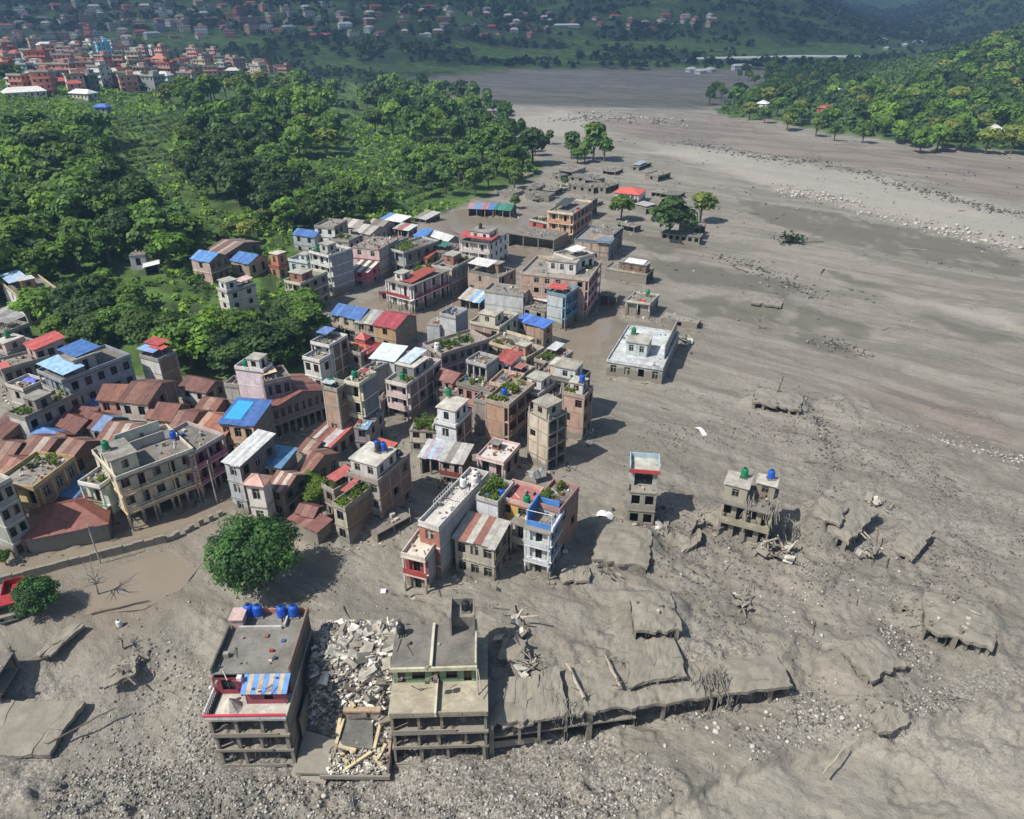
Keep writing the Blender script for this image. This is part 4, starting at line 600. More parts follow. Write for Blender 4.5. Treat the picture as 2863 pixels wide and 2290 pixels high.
# ---------------------------------------------------------------- house kit
rnd = random.Random(11)
_wm = {}
def window_mesh(w, h, frame):
    v = rnd.choice((0, 0, 0, 0, 1, 2, 3))
    k = (round(w, 1), round(h, 1), frame, v)
    if k not in _wm:
        m = MB(); t = 0.07
        m.quad((-w / 2, 0.12, 0), (w / 2, 0.12, 0), (w / 2, 0.12, h), (-w / 2, 0.12, h), 0)
        m.box(-w / 2, -0.03, 0, -w / 2 + t, 0.12, h, 1); m.box(w / 2 - t, -0.03, 0, w / 2, 0.12, h, 1)
        m.box(-w / 2 + t, -0.03, h - t, w / 2 - t, 0.12, h, 1); m.box(-w / 2 - 0.06, -0.09, -0.07, w / 2 + 0.06, 0.1, 0.0, 1)
        m.box(-0.03, 0.0, 0, 0.03, 0.12, h - t, 1); m.box(-w / 2 + t, 0.02, h * 0.62, w / 2 - t, 0.11, h * 0.62 + 0.05, 1)
        if v == 1: m.quad((-w / 2 + t, 0.10, 0), (-w * 0.08, 0.10, 0), (-w * 0.08, 0.10, h), (-w / 2 + t, 0.10, h), 2)     # a curtain half drawn
        if v == 2: m.box(-w / 2 - w * 0.42, -0.06, 0.02, -w / 2 - 0.02, -0.025, h, 1); m.box(w / 2 + 0.02, -0.06, 0.02, w / 2 + w * 0.42, -0.025, h, 1)   # open shutters
        _wm[k] = m.mesh('window', [glass(), flat(frame), flat('a39a86', 0.9)])
    return _wm[k]

class Face:
    """one side of a house in local coordinates: s runs along it, nrm points out"""
    def __init__(f, o, e, n, L, ang): f.o, f.e, f.n, f.L, f.ang = Vector(o), Vector(e), Vector(n), L, ang
    def p(f, s, z, out=0.0): return f.o + f.e * s + f.n * out + Vector((0, 0, z))

def holed(m, f, z0, z1, holes, mi, rev=0.22):
    S = sorted({0.0, f.L} | {v for h in holes for v in (h[0], h[1])})
    Z = sorted({z0, z1} | {v for h in holes for v in (h[2], h[3])})
    for a, b in zip(S, S[1:]):
        for c, d in zip(Z, Z[1:]):
            ms, mz = (a + b) / 2, (c + d) / 2
            if any(h[0] < ms < h[1] and h[2] < mz < h[3] for h in holes): continue
            m.quad(f.p(a, c), f.p(b, c), f.p(b, d), f.p(a, d), mi)
    for a, b, c, d in holes:
        for (s, z), (s2, z2) in (((a, c), (b, c)), ((b, c), (b, d)), ((b, d), (a, d)), ((a, d), (a, c))):
            m.quad(f.p(s, z), f.p(s2, z2), f.p(s2, z2, -rev), f.p(s, z, -rev), mi)

def leafquads(rng, pts, size, up=0.4, jit=0.45):
    """numpy leaf faces at pts, random tilt"""
    n = len(pts)
    nr = rng.normal(size=(n, 3)); nr[:, 2] = np.abs(nr[:, 2]) + up; nr /= np.linalg.norm(nr, axis=1)[:, None]
    a = np.cross(nr, rng.normal(size=(n, 3))); a /= np.linalg.norm(a, axis=1)[:, None] + 1e-9
    b = np.cross(nr, a); s = size * (1 - jit + 2 * jit * rng.random((n, 1)))
    a, b = a * s, b * s * 0.7
    V = np.stack([pts - a, pts + b * 0.9 - a * 0.1, pts + a, pts - b], 1).reshape(-1, 3)
    return V, np.arange(4 * n).reshape(-1, 4)

def place(root, lx, ly):
    a = root.rotation_euler.z
    return root.location.x + lx * math.cos(a) - ly * math.sin(a), root.location.y + lx * math.sin(a) + ly * math.cos(a)

TANKS = {'g': ('green', '127a4e'), 'b': ('blue', '1f56b8'), 'k': ('black', '24282e'), 'w': ('white', 'd8d8d4')}
_tk = {}
def tank(key, loc, label, s=1.0):
    if key not in _tk:
        col = flat(TANKS[key][1], 0.4)
        m = MB(); m.lathe([(0.50, 0.0), (0.52, 0.08), (0.50, 0.3), (0.53, 0.36), (0.50, 0.42), (0.50, 0.7), (0.53, 0.76), (0.50, 0.82), (0.50, 1.05), (0.40, 1.2), (0.22, 1.28)], 14)
        l = MB(); l.lathe([(0.21, 1.285), (0.21, 1.36), (0.02, 1.38)], 12)
        f = MB()
        for i in range(4): f.box(-0.5 + 0.3 * i, -0.55, -0.3, -0.4 + 0.3 * i, 0.55, -0.005)
        _tk[key] = (m.mesh('shell', [col]), l.mesh('lid', [flat('20242a')]), f.mesh('stand', [concrete('8d8980')]))
    r = thing('water_tank', label, 'water tank', loc, rnd.uniform(0, 3), 'water tanks on the roofs'); r.scale = (s, s, s)
    for n, d in zip(('shell', 'lid', 'stand'), _tk[key]): link(n, d, r)
    return r

def roofplants(root, rects, z, sd, big=1.0):
    rng = np.random.default_rng(abs(hash(sd)) % 9999 if False else len(sd) * 37 + int(abs(root.location.x) * 10))
    P = []; pots = MB()
    for x0, y0, x1, y1 in rects:
        area = max(0.3, (x1 - x0) * (y1 - y0)); k = max(4, int(area * 0.95))
        for i in range(k):
            cx, cy = rng.uniform(x0, x1), rng.uniform(y0, y1); rr = rng.uniform(0.28, 0.75) * big; hh = rng.uniform(0.4, 1.3) * big
            n = int(46 * rr / 0.5)
            q = rng.normal(size=(n, 3)); q /= np.linalg.norm(q, axis=1)[:, None]; q *= rng.random((n, 1)) ** 0.5
            P.append(q * [rr, rr, hh * 0.55] + [cx, cy, z + hh * 0.6 + 0.15])
            pots.lathe([(0.13, z), (0.2, z + 0.3), (0.16, z + 0.31)], 7, 0, cx, cy)
    P = np.concatenate(P)
    V, F = leafquads(rng, P, 0.16, 0.5)
    g = thing('roof_garden', 'potted plants on the roof of ' + ' '.join(sd.split()[:10]), 'plants', root.location, root.rotation_euler.z, 'plants growing on the roofs')
    link('foliage', npmesh('foliage', V, F, [leaf('55702a', 0.35)]), g)
    pots.obj('pots', flat('8a4f3a', 0.9), g)

JUNK = ['8d877c', 'b9b2a4', '6f675c', 'd8d4cc', '7a5a48', '4a5058', 'a89a80', '3a5f8f', '9c4038']
def clutter(root, n, w, d, z, sd, muddy=0.0):
    m = MB(); mats = [flat(c, 0.8) for c in (JUNK[:3] * 3 if muddy else JUNK)]
    for i in range(n * 4):
        x, y = rnd.uniform(0.2, w - 0.5), rnd.uniform(0.2, d - 0.5); s = rnd.uniform(0.12, 0.4); k = rnd.randrange(9); t = rnd.random()
        zz = z + 0.004 + rnd.random() * 0.003
        if t < 0.4: m.box(x, y, zz, x + s * rnd.uniform(0.6, 2), y + s * rnd.uniform(0.6, 2), zz + s * rnd.uniform(0.4, 2), k)
        elif t < 0.65: m.lathe([(s * 0.5, zz), (s * 0.6, zz + s), (s * 0.4, zz + s * 1.3)], 8, k, x, y)
        else:
            a = rnd.uniform(0, 6.28); L = rnd.uniform(0.7, 2.0)
            m.tube((x, y, zz + 0.06), (min(max(x + L * math.cos(a), 0.05), w - 0.05), min(max(y + L * math.sin(a), 0.05), d - 0.05), zz + 0.06 + rnd.uniform(0, 0.4)), 0.05, 0.05, 5, k)
    tag(m.obj('roof_junk', mats, None, root.location, root.rotation_euler.z), 'assorted junk scattered on the roof of ' + sd, 'junk', 'junk lying on the roofs', 'stuff')

def drape(root, x0, y0, x1, y1, z, hexc, cname, sd):
    m = MB(); n = 6
    P = [[(x0 + (x1 - x0) * i / n, y0 + (y1 - y0) * j / n, z + 0.05 + 0.7 * math.sin(3.1 * i / n) * (0.6 + 0.4 * math.cos(2.5 * j)) * rnd.uniform(0.5, 1)) for j in range(n + 1)] for i in range(n + 1)]
    for i in range(n):
        for j in range(n): m.quad(P[i][j], P[i + 1][j], P[i + 1][j + 1], P[i][j + 1])
    tag(m.obj('tarpaulin', flat(hexc, 0.7), None, root.location, root.rotation_euler.z), cname + ' cloth draped over the roof of ' + sd, 'tarpaulin', 'cloths draped on the roofs')

def cname(h):
    r, g, b = (int(h[i:i + 2], 16) for i in (0, 2, 4))
    if r > 180 and g > 180: return 'white'
    if b > r + 25: return 'blue' if r < 100 else 'violet'
    return 'red' if r > g + 40 else 'grey'

def sheets(par, w, d, h, kind, rm, rust=0.3, over=0.35, thick=0.05, rise=None):
    """corrugated roof sheets, each strip its own part; low eave at x=0, ridge parallel to y"""
    n = max(len(rm), int(round(d / 1.15))); ys = [-over + (d + 2 * over) * i / n for i in range(n + 1)]
    r = rise if rise is not None else (min(1.5, 0.24 * w) if kind == 'gable' else min(1.3, 0.13 * w))
    xr = 0.56 * w if kind == 'gable' else w + over
    sl = r / (xr if kind == 'gable' else w)
    for i in range(n):
        mat = tin(rm[int(i * len(rm) / n)], rust); dz = rnd.uniform(0, 0.05); a, b = ys[i] + 0.012, ys[i + 1] - 0.012
        ex = rnd.uniform(-0.14, 0.12)
        m = MB(); zl = h - over * sl + 0.03 + dz; zh = h + sl * xr + 0.03 + dz
        xl = -over + ex; zl = h + sl * xl + 0.03 + dz
        m.hexa([(xl, a, zl), (xr, a, zh), (xr, b, zh), (xl, b, zl)], [(xl, a, zl + thick), (xr, a, zh + thick), (xr, b, zh + thick), (xl, b, zl + thick)])
        m.obj('roof_sheet', mat, par)
        if kind == 'gable':
            m = MB(); x2 = w + over; s2 = r / (w - xr); z2 = h - over * s2 + 0.03 + dz
            m.hexa([(xr + 0.01, a, zh), (x2, a, z2), (x2, b, z2), (xr + 0.01, b, zh)], [(xr + 0.01, a, zh + thick), (x2, a, z2 + thick), (x2, b, z2 + thick), (xr + 0.01, b, zh + thick)])
            m.obj('roof_sheet', mat, par)
    return r, xr

def lumpy(m, x0, y0, x1, y1, zt, seed):
    """a roof slab under a lumpy coat of mud, its edge broken"""
    q = random.Random(int(seed * 100)); n = 16; ox, oy = q.uniform(0, 50), q.uniform(0, 50)
    def P(i, j, b):
        u, v = i / n, j / n; ed = min(u, 1 - u, v, 1 - v)
        px, py = x0 + (x1 - x0) * u, y0 + (y1 - y0) * v
        e = 0.7 * float(noise(np.array(px * 1.4 + ox), np.array(py * 1.4 + oy), 5)) if ed == 0 else 0
        if v in (0, 1): py += e
        if u in (0, 1): px += e
        h = 0.30 * float(fbm(np.array(px / 1.1 + ox), np.array(py / 1.1 + oy), 4, 8, 0.6)) + 0.22 * min(1, ed * 5)
        return (px, py, zt - 0.5 + 0.25 * e) if b else (px, py, zt - 0.06 + h * (0.35 if ed == 0 else 1))
    for i in range(n):
        for j in range(n): m.quad(P(i, j, 0), P(i + 1, j, 0), P(i + 1, j + 1, 0), P(i, j + 1, 0))
        m.quad(P(i, 0, 1), P(i + 1, 0, 1), P(i + 1, 0, 0), P(i, 0, 0)); m.quad(P(i + 1, n, 1), P(i, n, 1), P(i, n, 0), P(i + 1, n, 0))
        m.quad(P(0, i + 1, 1), P(0, i, 1), P(0, i, 0), P(0, i + 1, 0)); m.quad(P(n, i, 1), P(n, i + 1, 1), P(n, i + 1, 0), P(n, i, 0))
    m.quad((x0 + .3, y0 + .3, zt - 0.45), (x0 + .3, y1 - .3, zt - 0.45), (x1 - .3, y1 - .3, zt - 0.45), (x1 - .3, y0 + .3, zt - 0.45))

def bld(x, y, z, rot, w, d, h, st, sd, label, cat, o):
    root = thing('house' if cat in ('building', 'house') else cat.replace(' ', '_'), label, cat, (x, y, z), rot)
    if 'tilt' in o: root.rotation_euler = (o['tilt'][0], o['tilt'][1], rot)
    mud = o.get('mud', 0); base = -2.0
    mk = (lambda c: mudcoat()) if mud >= 0.99 else ((lambda c: concrete(c, 1.5 + 2 * mud, mud)) if mud else plaster)
    face = {k: o.get(k, 'n') for k in 'LREB'}
    kinds = {k: v[0] for k, v in face.items()}; cnt = {k: int(v[1:] or 0) for k, v in face.items()}
    mats = [mk(o['m'])]
    for k in 'LREB':
        c = o.get('m' + k, o['m'])
        mats.append(brick(c) if kinds[k] == 'k' and not mud >= 0.99 else mk(c))
    slab = mk(o.get('sl', 'a39e94')); colm = mk(o.get('sl', 'b5aea0'))
    rail = mk(o.get('rail', 'b9b2a4'))
    F = {'R': Face((0, 0, 0), (1, 0, 0), (0, -1, 0), w, 0), 'E': Face((w, 0, 0), (0, 1, 0), (1, 0, 0), d, math.pi / 2),
         'B': Face((w, d, 0), (-1, 0, 0), (0, 1, 0), w, math.pi), 'L': Face((0, d, 0), (0, -1, 0), (-1, 0, 0), d, -math.pi / 2)}
    sh = h / st; wall = MB(); wins = []
    proj = {k: {'b': 0.9, 'w': 0.14, 'o': 0.15, 'k': 0.05, 'n': 0.04, 'a': 0.2}[kinds[k]] for k in 'LREB'}
    fr = rnd.choice(['b9b5aa', '6a4a36', '4a5a60', '8d877a', '6a3a30', '3a3f42'])
    for k in 'LREB':
        f = F[k]; kd = kinds[k]; mi = 1 + 'LREB'.index(k); holes = []
        n = cnt[k] or max(1, int(round(f.L / 2.6)))
        if kd == 'o':
            for i in range(n + 1):
                if mud >= 0.99 and rnd.random() < 0.42: continue
                s = 0.14 + (f.L - 0.28) * min(1, max(0, i / n + (rnd.uniform(-0.07, 0.07) if mud >= 0.99 else 0))); c = MB(); q = f.p(s, base, -0.16)
                g_ = 0.13 if mud < 0.99 else rnd.uniform(0.16, 0.3); c.box(q.x - g_, q.y - g_, base, q.x + g_, q.y + g_, h - 0.2); c.obj('column', colm, root)
            for s_ in range(st - 1 if st > 1 else 0):       # low broken sill walls between the columns
                if rnd.random() < 0.6: wall.quad(f.p(0.3, s_ * sh, -0.25), f.p(f.L * rnd.uniform(0.4, 0.9), s_ * sh, -0.25), f.p(f.L * 0.6, s_ * sh + 1.0, -0.25), f.p(0.3, s_ * sh + rnd.uniform(0.4, 1.6), -0.25), mi)
            wall.quad(f.p(0, base, -min(4.6, d * 0.85, w * 0.85)), f.p(f.L, base, -min(4.6, d * 0.85, w * 0.85)), f.p(f.L, h - 0.2, -min(4.6, d * 0.85, w * 0.85)), f.p(0, h - 0.2, -min(4.6, d * 0.85, w * 0.85)), mi)
            continue
        for s_ in range(st):
            zb = s_ * sh
            if s_ == 0 and o.get('ground') == 'a' and kd in 'bw':
                for i in range(n):
                    a = f.L * i / n; holes.append((a + 0.2, a + f.L / n - 0.2, base + 0.3, sh - 0.55))
                continue
            if kd in 'wb' or (kd == 'k'):
                for i in range(n):
                    c = f.L * (i + 0.5) / n; bw = f.L / n
                    if kd == 'k' and (rnd.random() < 0.62): continue
                    door = kd == 'b' and (i % 2 == 1 or n == 1)
                    ww = min(1.25 if not door else 0.95, bw * 0.62); z0 = zb + (0.15 if door else sh * 0.30); z1 = zb + sh * 0.80
                    holes.append((c - ww / 2, c + ww / 2, z0, z1))
                    if rnd.random() < (0.93 if mud < 0.28 else 0.1): wins.append((f, c, ww, z0, z1 - z0, door))
        holed(wall, f, base, h - 0.2, holes, mi)
        if kd == 'k':
            nb = max(1, int(round(f.L / 3.0)))
            for i in range(nb + 1):
                s = 0.15 + (f.L - 0.3) * i / nb; c = MB(); q = f.p(s, 0, 0)
                tx, ty = abs(f.e.x) * 0.14 + abs(f.n.x) * 0.05, abs(f.e.y) * 0.14 + abs(f.n.y) * 0.05
                c.box(q.x - tx, q.y - ty, base, q.x + tx, q.y + ty, h - 0.2); c.obj('column', colm, root)
        if kd == 'b':
            nb = max(1, int(round(f.L / 3.4)))
            for i in range(nb + 1):
                s = 0.12 + (f.L - 0.24) * i / nb; c = MB(); q = f.p(s, 0, proj[k] - 0.16)
                c.box(q.x - 0.11, q.y - 0.11, base, q.x + 0.11, q.y + 0.11, h - 0.2); c.obj('column', colm, root)
            for s_ in range(1, st):
                c = MB(); a, b = f.p(0.05, s_ * sh, proj[k] - 0.02), f.p(f.L - 0.05, s_ * sh, proj[k] - 0.09)
                zb = s_ * sh
                c.box(min(a.x, b.x), min(a.y, b.y), zb + 0.10, max(a.x, b.x), max(a.y, b.y), zb + (0.84 if rnd.random() < 0.5 else 0.55))
                c.box(min(a.x, b.x) - 0.015, min(a.y, b.y) - 0.015, zb + 0.85, max(a.x, b.x) + 0.015, max(a.y, b.y) + 0.015, zb + 0.94)
                if mud > 0.4: c.box(min(a.x, b.x), min(a.y, b.y), zb + 0.003, max(a.x, b.x), max(a.y, b.y), zb + 0.11)
                nbar = max(2, int(f.L / 0.8))
                for i in range(nbar + 1):
                    q = f.p(0.1 + (f.L - 0.2) * i / nbar, 0, proj[k] - 0.055); c.box(q.x - 0.03, q.y - 0.03, zb + 0.005, q.x + 0.03, q.y + 0.03, zb + 0.95)
                c.obj('railing', rail, root)
    for (f, s, ww, z0, hh, door) in wins:
        q = f.p(s, z0, -0.2)
        link('door' if door else 'window', window_mesh(ww, hh, '5a3a2a' if door and rnd.random() < 0.5 else fr), root, q, f.ang)
    roof = o.get('roof', 'wall'); kind = 'gable' if roof == 'gable' else ('shed' if roof.startswith('shed') else roof)
    if kind in ('gable', 'shed'):
        if kind == 'gable': r, xr = min(1.5, 0.24 * w), 0.56 * w
        else: r, xr = min(1.3, 0.13 * w), w
        for k, yy in (('R', 0.0), ('B', d)):
            i = len(wall.v); wall.v += [(0, yy, h - 0.2), (w, yy, h - 0.2), (w, yy, h - 0.03), (xr, yy, h + r - 0.03), (0, yy, h - 0.03)]
            wall.f.append((i, i + 1, i + 2, i + 3, i + 4)); wall.m.append(1 + 'LREB'.index(k))
        if kind == 'shed': wall.quad((w, 0, h - 0.2), (w, d, h - 0.2), (w, d, h + r - 0.03), (w, 0, h + r - 0.03), 3)
        else: wall.quad((w, 0, h - 0.2), (w, d, h - 0.2), (w, d, h - 0.03), (w, 0, h - 0.03), 3)
        wall.quad((0, 0, h - 0.2), (0, d, h - 0.2), (0, d, h - 0.03), (0, 0, h - 0.03), 1)
    wall.obj('wall', mats, root)
    for s_ in range(1, st + 1):
        top = s_ == st
        if top and kind in ('gable', 'shed', 'hip'): break
        m = MB(); zt = s_ * sh; pr = dict(proj)
        if s_ == st and roof != 'none': pr = {k: v + 0.06 for k, v in pr.items()}
        if top and mud >= 0.99: lumpy(m, -pr['L'] - 0.2, -pr['R'] - 0.25, w + pr['E'] + 0.2, d + pr['B'] + 0.3, zt, x + y)
        else: m.box(-pr['L'], -pr['R'], zt - 0.2, w + pr['E'], d + pr['B'], zt)
        if top and mud >= 0.99:
            for _ in range(9):
                bx = rnd.uniform(0.2, w - 0.2); b_ = MB(); e_ = Vector((bx, -0.3, zt - 0.2)); 
                for _j in range(3): e2 = e_ + Vector((rnd.uniform(-.25, .25), rnd.uniform(-.3, .05), rnd.uniform(-.5, .12))); b_.tube(e_, e2, 0.03, 0.025, 4, 0, False); e_ = e2
                b_.obj('bent_rebar', bark(), root)
        m.obj('roof_slab' if top else 'floor_slab', mk(o['roofcol']) if top and 'roofcol' in o else (concrete(rnd.choice(['827e76', '6f6c66', '8d887e', '77726b']), -9, 0.35 * (mud < 0.99)) if top and not mud >= 0.99 else slab), root)
    if kind in ('gable', 'shed'): sheets(root, w, d, h, kind, o['rm'], 0.45 if int(o['rm'][0][:2], 16) < 0xa0 and o['rm'][0][4:] < '60' else 0.16)
    if kind == 'hip':
        m = MB(); r = o.get('rise', 1.5); e = 0.45; mm = min(w, d) / 2
        P = [(-e, -e, h), (w + e, -e, h), (w + e, d + e, h), (-e, d + e, h)]
        Q = [(mm, d / 2, h + r), (w - mm, d / 2, h + r)] if w >= d else [(w / 2, mm, h + r), (w / 2, d - mm, h + r)]
        if w >= d: fs = [(P[0], P[1], Q[1], Q[0]), (P[2], P[3], Q[0], Q[1])]; ts = [(P[1], P[2], Q[1]), (P[3], P[0], Q[0])]
        else: fs = [(P[1], P[2], Q[1], Q[0]), (P[3], P[0], Q[0], Q[1])]; ts = [(P[0], P[1], Q[0]), (P[2], P[3], Q[1])]
        for q in fs: m.quad(*q)
        for q in ts: m.tri(*q)
        m.quad(*[(a, b, c - 0.08) for a, b, c in P][::-1])
        for i in range(4):
            a, b = P[i], P[(i + 1) % 4]; m.quad((a[0], a[1], a[2] - 0.08), (b[0], b[1], b[2] - 0.08), b, a)
        rf = m.obj('roof', tin(o['rm'][0], 0.5 if o['rm'][0][0] in '789' else 0.12), root)
        c = MB()
        for a, b in ((Q[0], Q[1]), (P[0], Q[0]), (P[1], Q[1] if w >= d else Q[0])): c.tube((a[0], a[1], a[2] + 0.02), (b[0], b[1], b[2] + 0.02), 0.07, 0.07, 5)
        c.obj('ridge_cap', tin(o['rm'][0], 0.6), rf)
        if o.get('tier'):
            m = MB(); e2 = 0.25; s = 0.24
            a = [(w * s, d * s), (w * (1 - s), d * s), (w * (1 - s), d * (1 - s)), (w * s, d * (1 - s))]
            m.box(w * s + 0.2, d * s + 0.2, h + 0.4, w * (1 - s) - 0.2, d * (1 - s) - 0.2, h + r + 0.5); m.obj('upper_room', plaster('b0564a'), root)
            m = MB(); t = (w / 2, d / 2, h + r + 1.7)
            for i in range(4): p, q = a[i], a[(i + 1) % 4]; m.tri((*p, h + r + 0.45), (*q, h + r + 0.45), t)
            m.quad(*[(p[0], p[1], h + r + 0.45) for p in a][::-1]); m.obj('roof', tin(o['rm'][0], 0.12), root)
    if kind == 'wall':
        m = MB(); x0, y0, x1, y1 = -proj['L'], -proj['R'], w + proj['E'], d + proj['B']; ph = 0.62 if st > 1 else 0.45; t = 0.14
        m.box(x0, y0, h, x1, y0 + t, h + ph); m.box(x0, y1 - t, h, x1, y1, h + ph)
        m.box(x0, y0 + t, h, x0 + t, y1 - t, h + ph); m.box(x1 - t, y0 + t, h, x1, y1 - t, h + ph)
        m.obj('parapet', mk(o['par']) if 'par' in o else slab, root)
    # ---- what stands on the roof
    rects = []; zt = h + 0.004; seen = 0
    for t in o.get('top', []):
        k = t[0]
        if k in ('stair', 'room'):
            rw, rd, rh = min(t[3], w * 0.8), min(t[4], d * 0.85), t[5]; ax, ay = t[1] * (w - rw) if t[1] < 1 else t[1], t[2] * (d - rd)
            m = MB(); mm = plaster(t[6], -9)
            fs = [Face((ax, ay, 0), (1, 0, 0), (0, -1, 0), rw, 0), Face((ax + rw, ay, 0), (0, 1, 0), (1, 0, 0), rd, math.pi / 2), Face((ax + rw, ay + rd, 0), (-1, 0, 0), (0, 1, 0), rw, math.pi), Face((ax, ay + rd, 0), (0, -1, 0), (-1, 0, 0), rd, -math.pi / 2)]
            ws = []
            for i, f in enumerate(fs):
                nn = max(1, int(f.L / 2.2)) if i in (0, 3) else 0
                hs = []
                for j in range(nn):
                    c = f.L * (j + 0.5) / nn; q = min(0.5, f.L * 0.28); dr = k == 'stair' and i == 0
                    hs.append((c - q, c + q, h + (0.05 if dr else rh * 0.34), h + rh * 0.82)); ws.append((f, c, 2 * q, hs[-1][2], hs[-1][3] - hs[-1][2]))
                holed(m, f, h, h + rh, hs, 0, 0.15)
            rm_ = m.obj('stair_room' if k == 'stair' else 'upper_room', mm, root)
            for f, c, ww, z0, hh in ws: link('window', window_mesh(ww, hh, fr), rm_, f.p(c, z0, -0.14), f.ang)
            m = MB(); m.box(ax - 0.22, ay - 0.22, h + rh, ax + rw + 0.22, ay + rd + 0.22, h + rh + 0.15); m.obj('room_roof', concrete(rnd.choice(['a9a59a', '8d8a82', '9c968a', 'bdb9ae']), -9), rm_)
        elif k == 'tank':
            fx, fy = t[1], t[2]; gx, gy = place(root, fx * w, fy * d); hh = h
            for q in o['top']:
                if q[0] in ('stair', 'room'):
                    rw, rd = min(q[3], w * 0.8), min(q[4], d * 0.85); ax, ay = q[1] * (w - rw), q[2] * (d - rd)
                    if ax - 0.3 < fx * w < ax + rw + 0.3 and ay - 0.3 < fy * d < ay + rd + 0.3: hh = h + q[5] + 0.15
            pos = ('near the front corner', 'halfway along', 'near the far corner')[0 if fx < 0.34 else (2 if fx > 0.66 else 1)]
            side = ('street edge', 'middle', 'rear edge')[0 if fy < 0.34 else (2 if fy > 0.66 else 1)]
            tank(t[3], (gx, gy, z + hh + 0.3), '%s water tank %s on %s' % (TANKS[t[3]][0], {('street edge','near the front corner'):'at the front corner',('rear edge','near the far corner'):'at the back corner'}.get((side,pos), side + ' ' + pos.split()[-1].replace('along','mid') + ' part').replace('street edge','front').replace('rear edge','rear'), ' '.join(sd.split()[:9])))
        elif k == 'barrel':
            gx, gy = place(root, t[1] * w, t[2] * d); tank(t[3], (gx, gy, z + h + 0.3), 'blue barrel tank %s on %s' % ('near the edge' if t[2] < 0.2 else 'by the pink room', sd), 0.95)
        elif k == 'plants': rects.append((t[1] * w, t[2] * d, t[3] * w, t[4] * d))
        elif k == 'clutter': clutter(root, t[1], w, d, h, sd, mud)
        elif k == 'laundry': drape(root, t[1] * w, t[2] * d, t[3] * w, t[4] * d, z * 0 + h, t[5], cname(t[5]), sd)
        elif k == 'sheet':
            x0, y0, x1, y1 = t[1] * w, t[2] * d, t[3] * w, t[4] * d; zz = h + t[5]; n = max(2, int((y1 - y0) / 1.2))
            aw = MB(); 
            if t[5] > 0.9:
                for px in (x0 + 0.1, x1 - 0.1):
                    for py in (y0 + 0.1, y1 - 0.1): aw.tube((px, py, h), (px, py, zz + (px - x0) * 0.07), 0.045, 0.045, 5)
            else: aw.box(x0 + 0.1, y0 + 0.1, zz - 0.08, x1 - 0.1, y0 + 0.16, zz)
            a_ = aw.obj('awning', flat('6a6660'), root)
            for i in range(n):
                a, b = y0 + (y1 - y0) * i / n + 0.01, y0 + (y1 - y0) * (i + 1) / n - 0.01; m = MB(); q = (x1 - x0) * 0.07; dz = rnd.uniform(0, 0.03)
                m.hexa([(x0, a, zz + dz), (x1, a, zz + q + dz), (x1, b, zz + q + dz), (x0, b, zz + dz)], [(x0, a, zz + dz + 0.04), (x1, a, zz + q + dz + 0.04), (x1, b, zz + q + dz + 0.04), (x0, b, zz + dz + 0.04)])
                m.obj('roof_sheet', tin(t[6], 0.12), a_)
        elif k == 'reb':
            for cx in (0.2, w / 2, w - 0.2):
                for cy in (0.2, d - 0.2):
                    if rnd.random() < 0.75:
                        m = MB(); q = rnd.uniform(0.4, 1.3); m.box(cx - 0.13, cy - 0.13, h, cx + 0.13, cy + 0.13, h + q)
                        for sx in (-0.08, 0.08): m.tube((cx + sx, cy + sx, h + q), (cx + sx * 2, cy + sx, h + q + 0.6), 0.02, 0.02, 4)
                        m.obj('column_stub', colm, root)
        elif k == 'screen':
            x0, y0, x1, y1 = t[1] * w, t[2] * d, t[3] * w, t[4] * d; m = MB()
            if abs(x1 - x0) > abs(y1 - y0): m.box(x0, y0 - 0.09, h, x1, y0 + 0.09, h + t[5])
            else: m.box(x0 - 0.09, y0, h, x0 + 0.09, y1, h + t[5])
            m.obj('roof_wall', plaster(t[6], -9), root)
        elif k == 'rails':
            m = MB(); y0, x0, x1 = 0.25, t[1] * w, t[3] * w
            for i in range(9): q = x0 + (x1 - x0) * i / 8; m.tube((q, y0, h), (q, y0, h + 1.5), 0.04, 0.04, 5); m.tube((q, d - 0.2, h), (q, d - 0.2, h + 1.5), 0.04, 0.04, 5)
            for zz in (0.8, 1.5): m.tube((x0, y0, h + zz), (x1, y0, h + zz), 0.035, 0.035, 5); m.tube((x0, d - 0.2, h + zz), (x1, d - 0.2, h + zz), 0.035, 0.035, 5)
            m.obj('roof_railing', flat('d9d9d6'), root)
        elif k == 'bluewalls':
            m = MB(); m.box(-0.05, d - 0.2, h, w, d, h + 2.4); m.box(w - 0.2, 0.4, h, w, d - 0.2, h + 1.9); m.box(-0.05, 0.1, h, 0.1, d - 0.2, h + 0.8); m.box(0.1, 0.05, h, w - 0.2, 0.2, h + 0.7)
            m.obj('terrace_wall', plaster('2f86d6', -9), root)
            m = MB(); m.box(-0.25, -0.25, h - 0.02, w + 0.2, 0.03, h + 0.62); m.obj('parapet', plaster('e2e4e4', -9), root)
            m = MB(); m.box(-0.28, -0.3, h - 0.4, w + 0.22, -0.02, h - 0.03); m.obj('cornice', plaster('3f7fb0', -9), root)
            m = MB(); m.tube((-0.1, 0.0, h), (-0.1, 0.0, h + 2.6), 0.04); m.tube((-0.1, 0.0, h + 2.6), (-0.1, d, h + 2.5), 0.04); m.obj('post', flat('e0e0dc'), root)
        elif k == 'bluewalls2':
            m = MB(); y0 = d * 0.30
            m.box(0, y0, h, 0.16, d, h + 2.7); m.box(w - 0.16, y0, h, w, d, h + 2.7); m.box(0.16, d - 0.16, h, w - 0.16, d, h + 2.7); m.box(0.16, y0, h, w * 0.16, y0 + 0.2, h + 2.7); m.box(w * 0.82, y0, h, w - 0.16, y0 + 0.2, h + 2.7)
            up = m.obj('upper_room', concrete('b9bcb8', -9, 0.3), root)
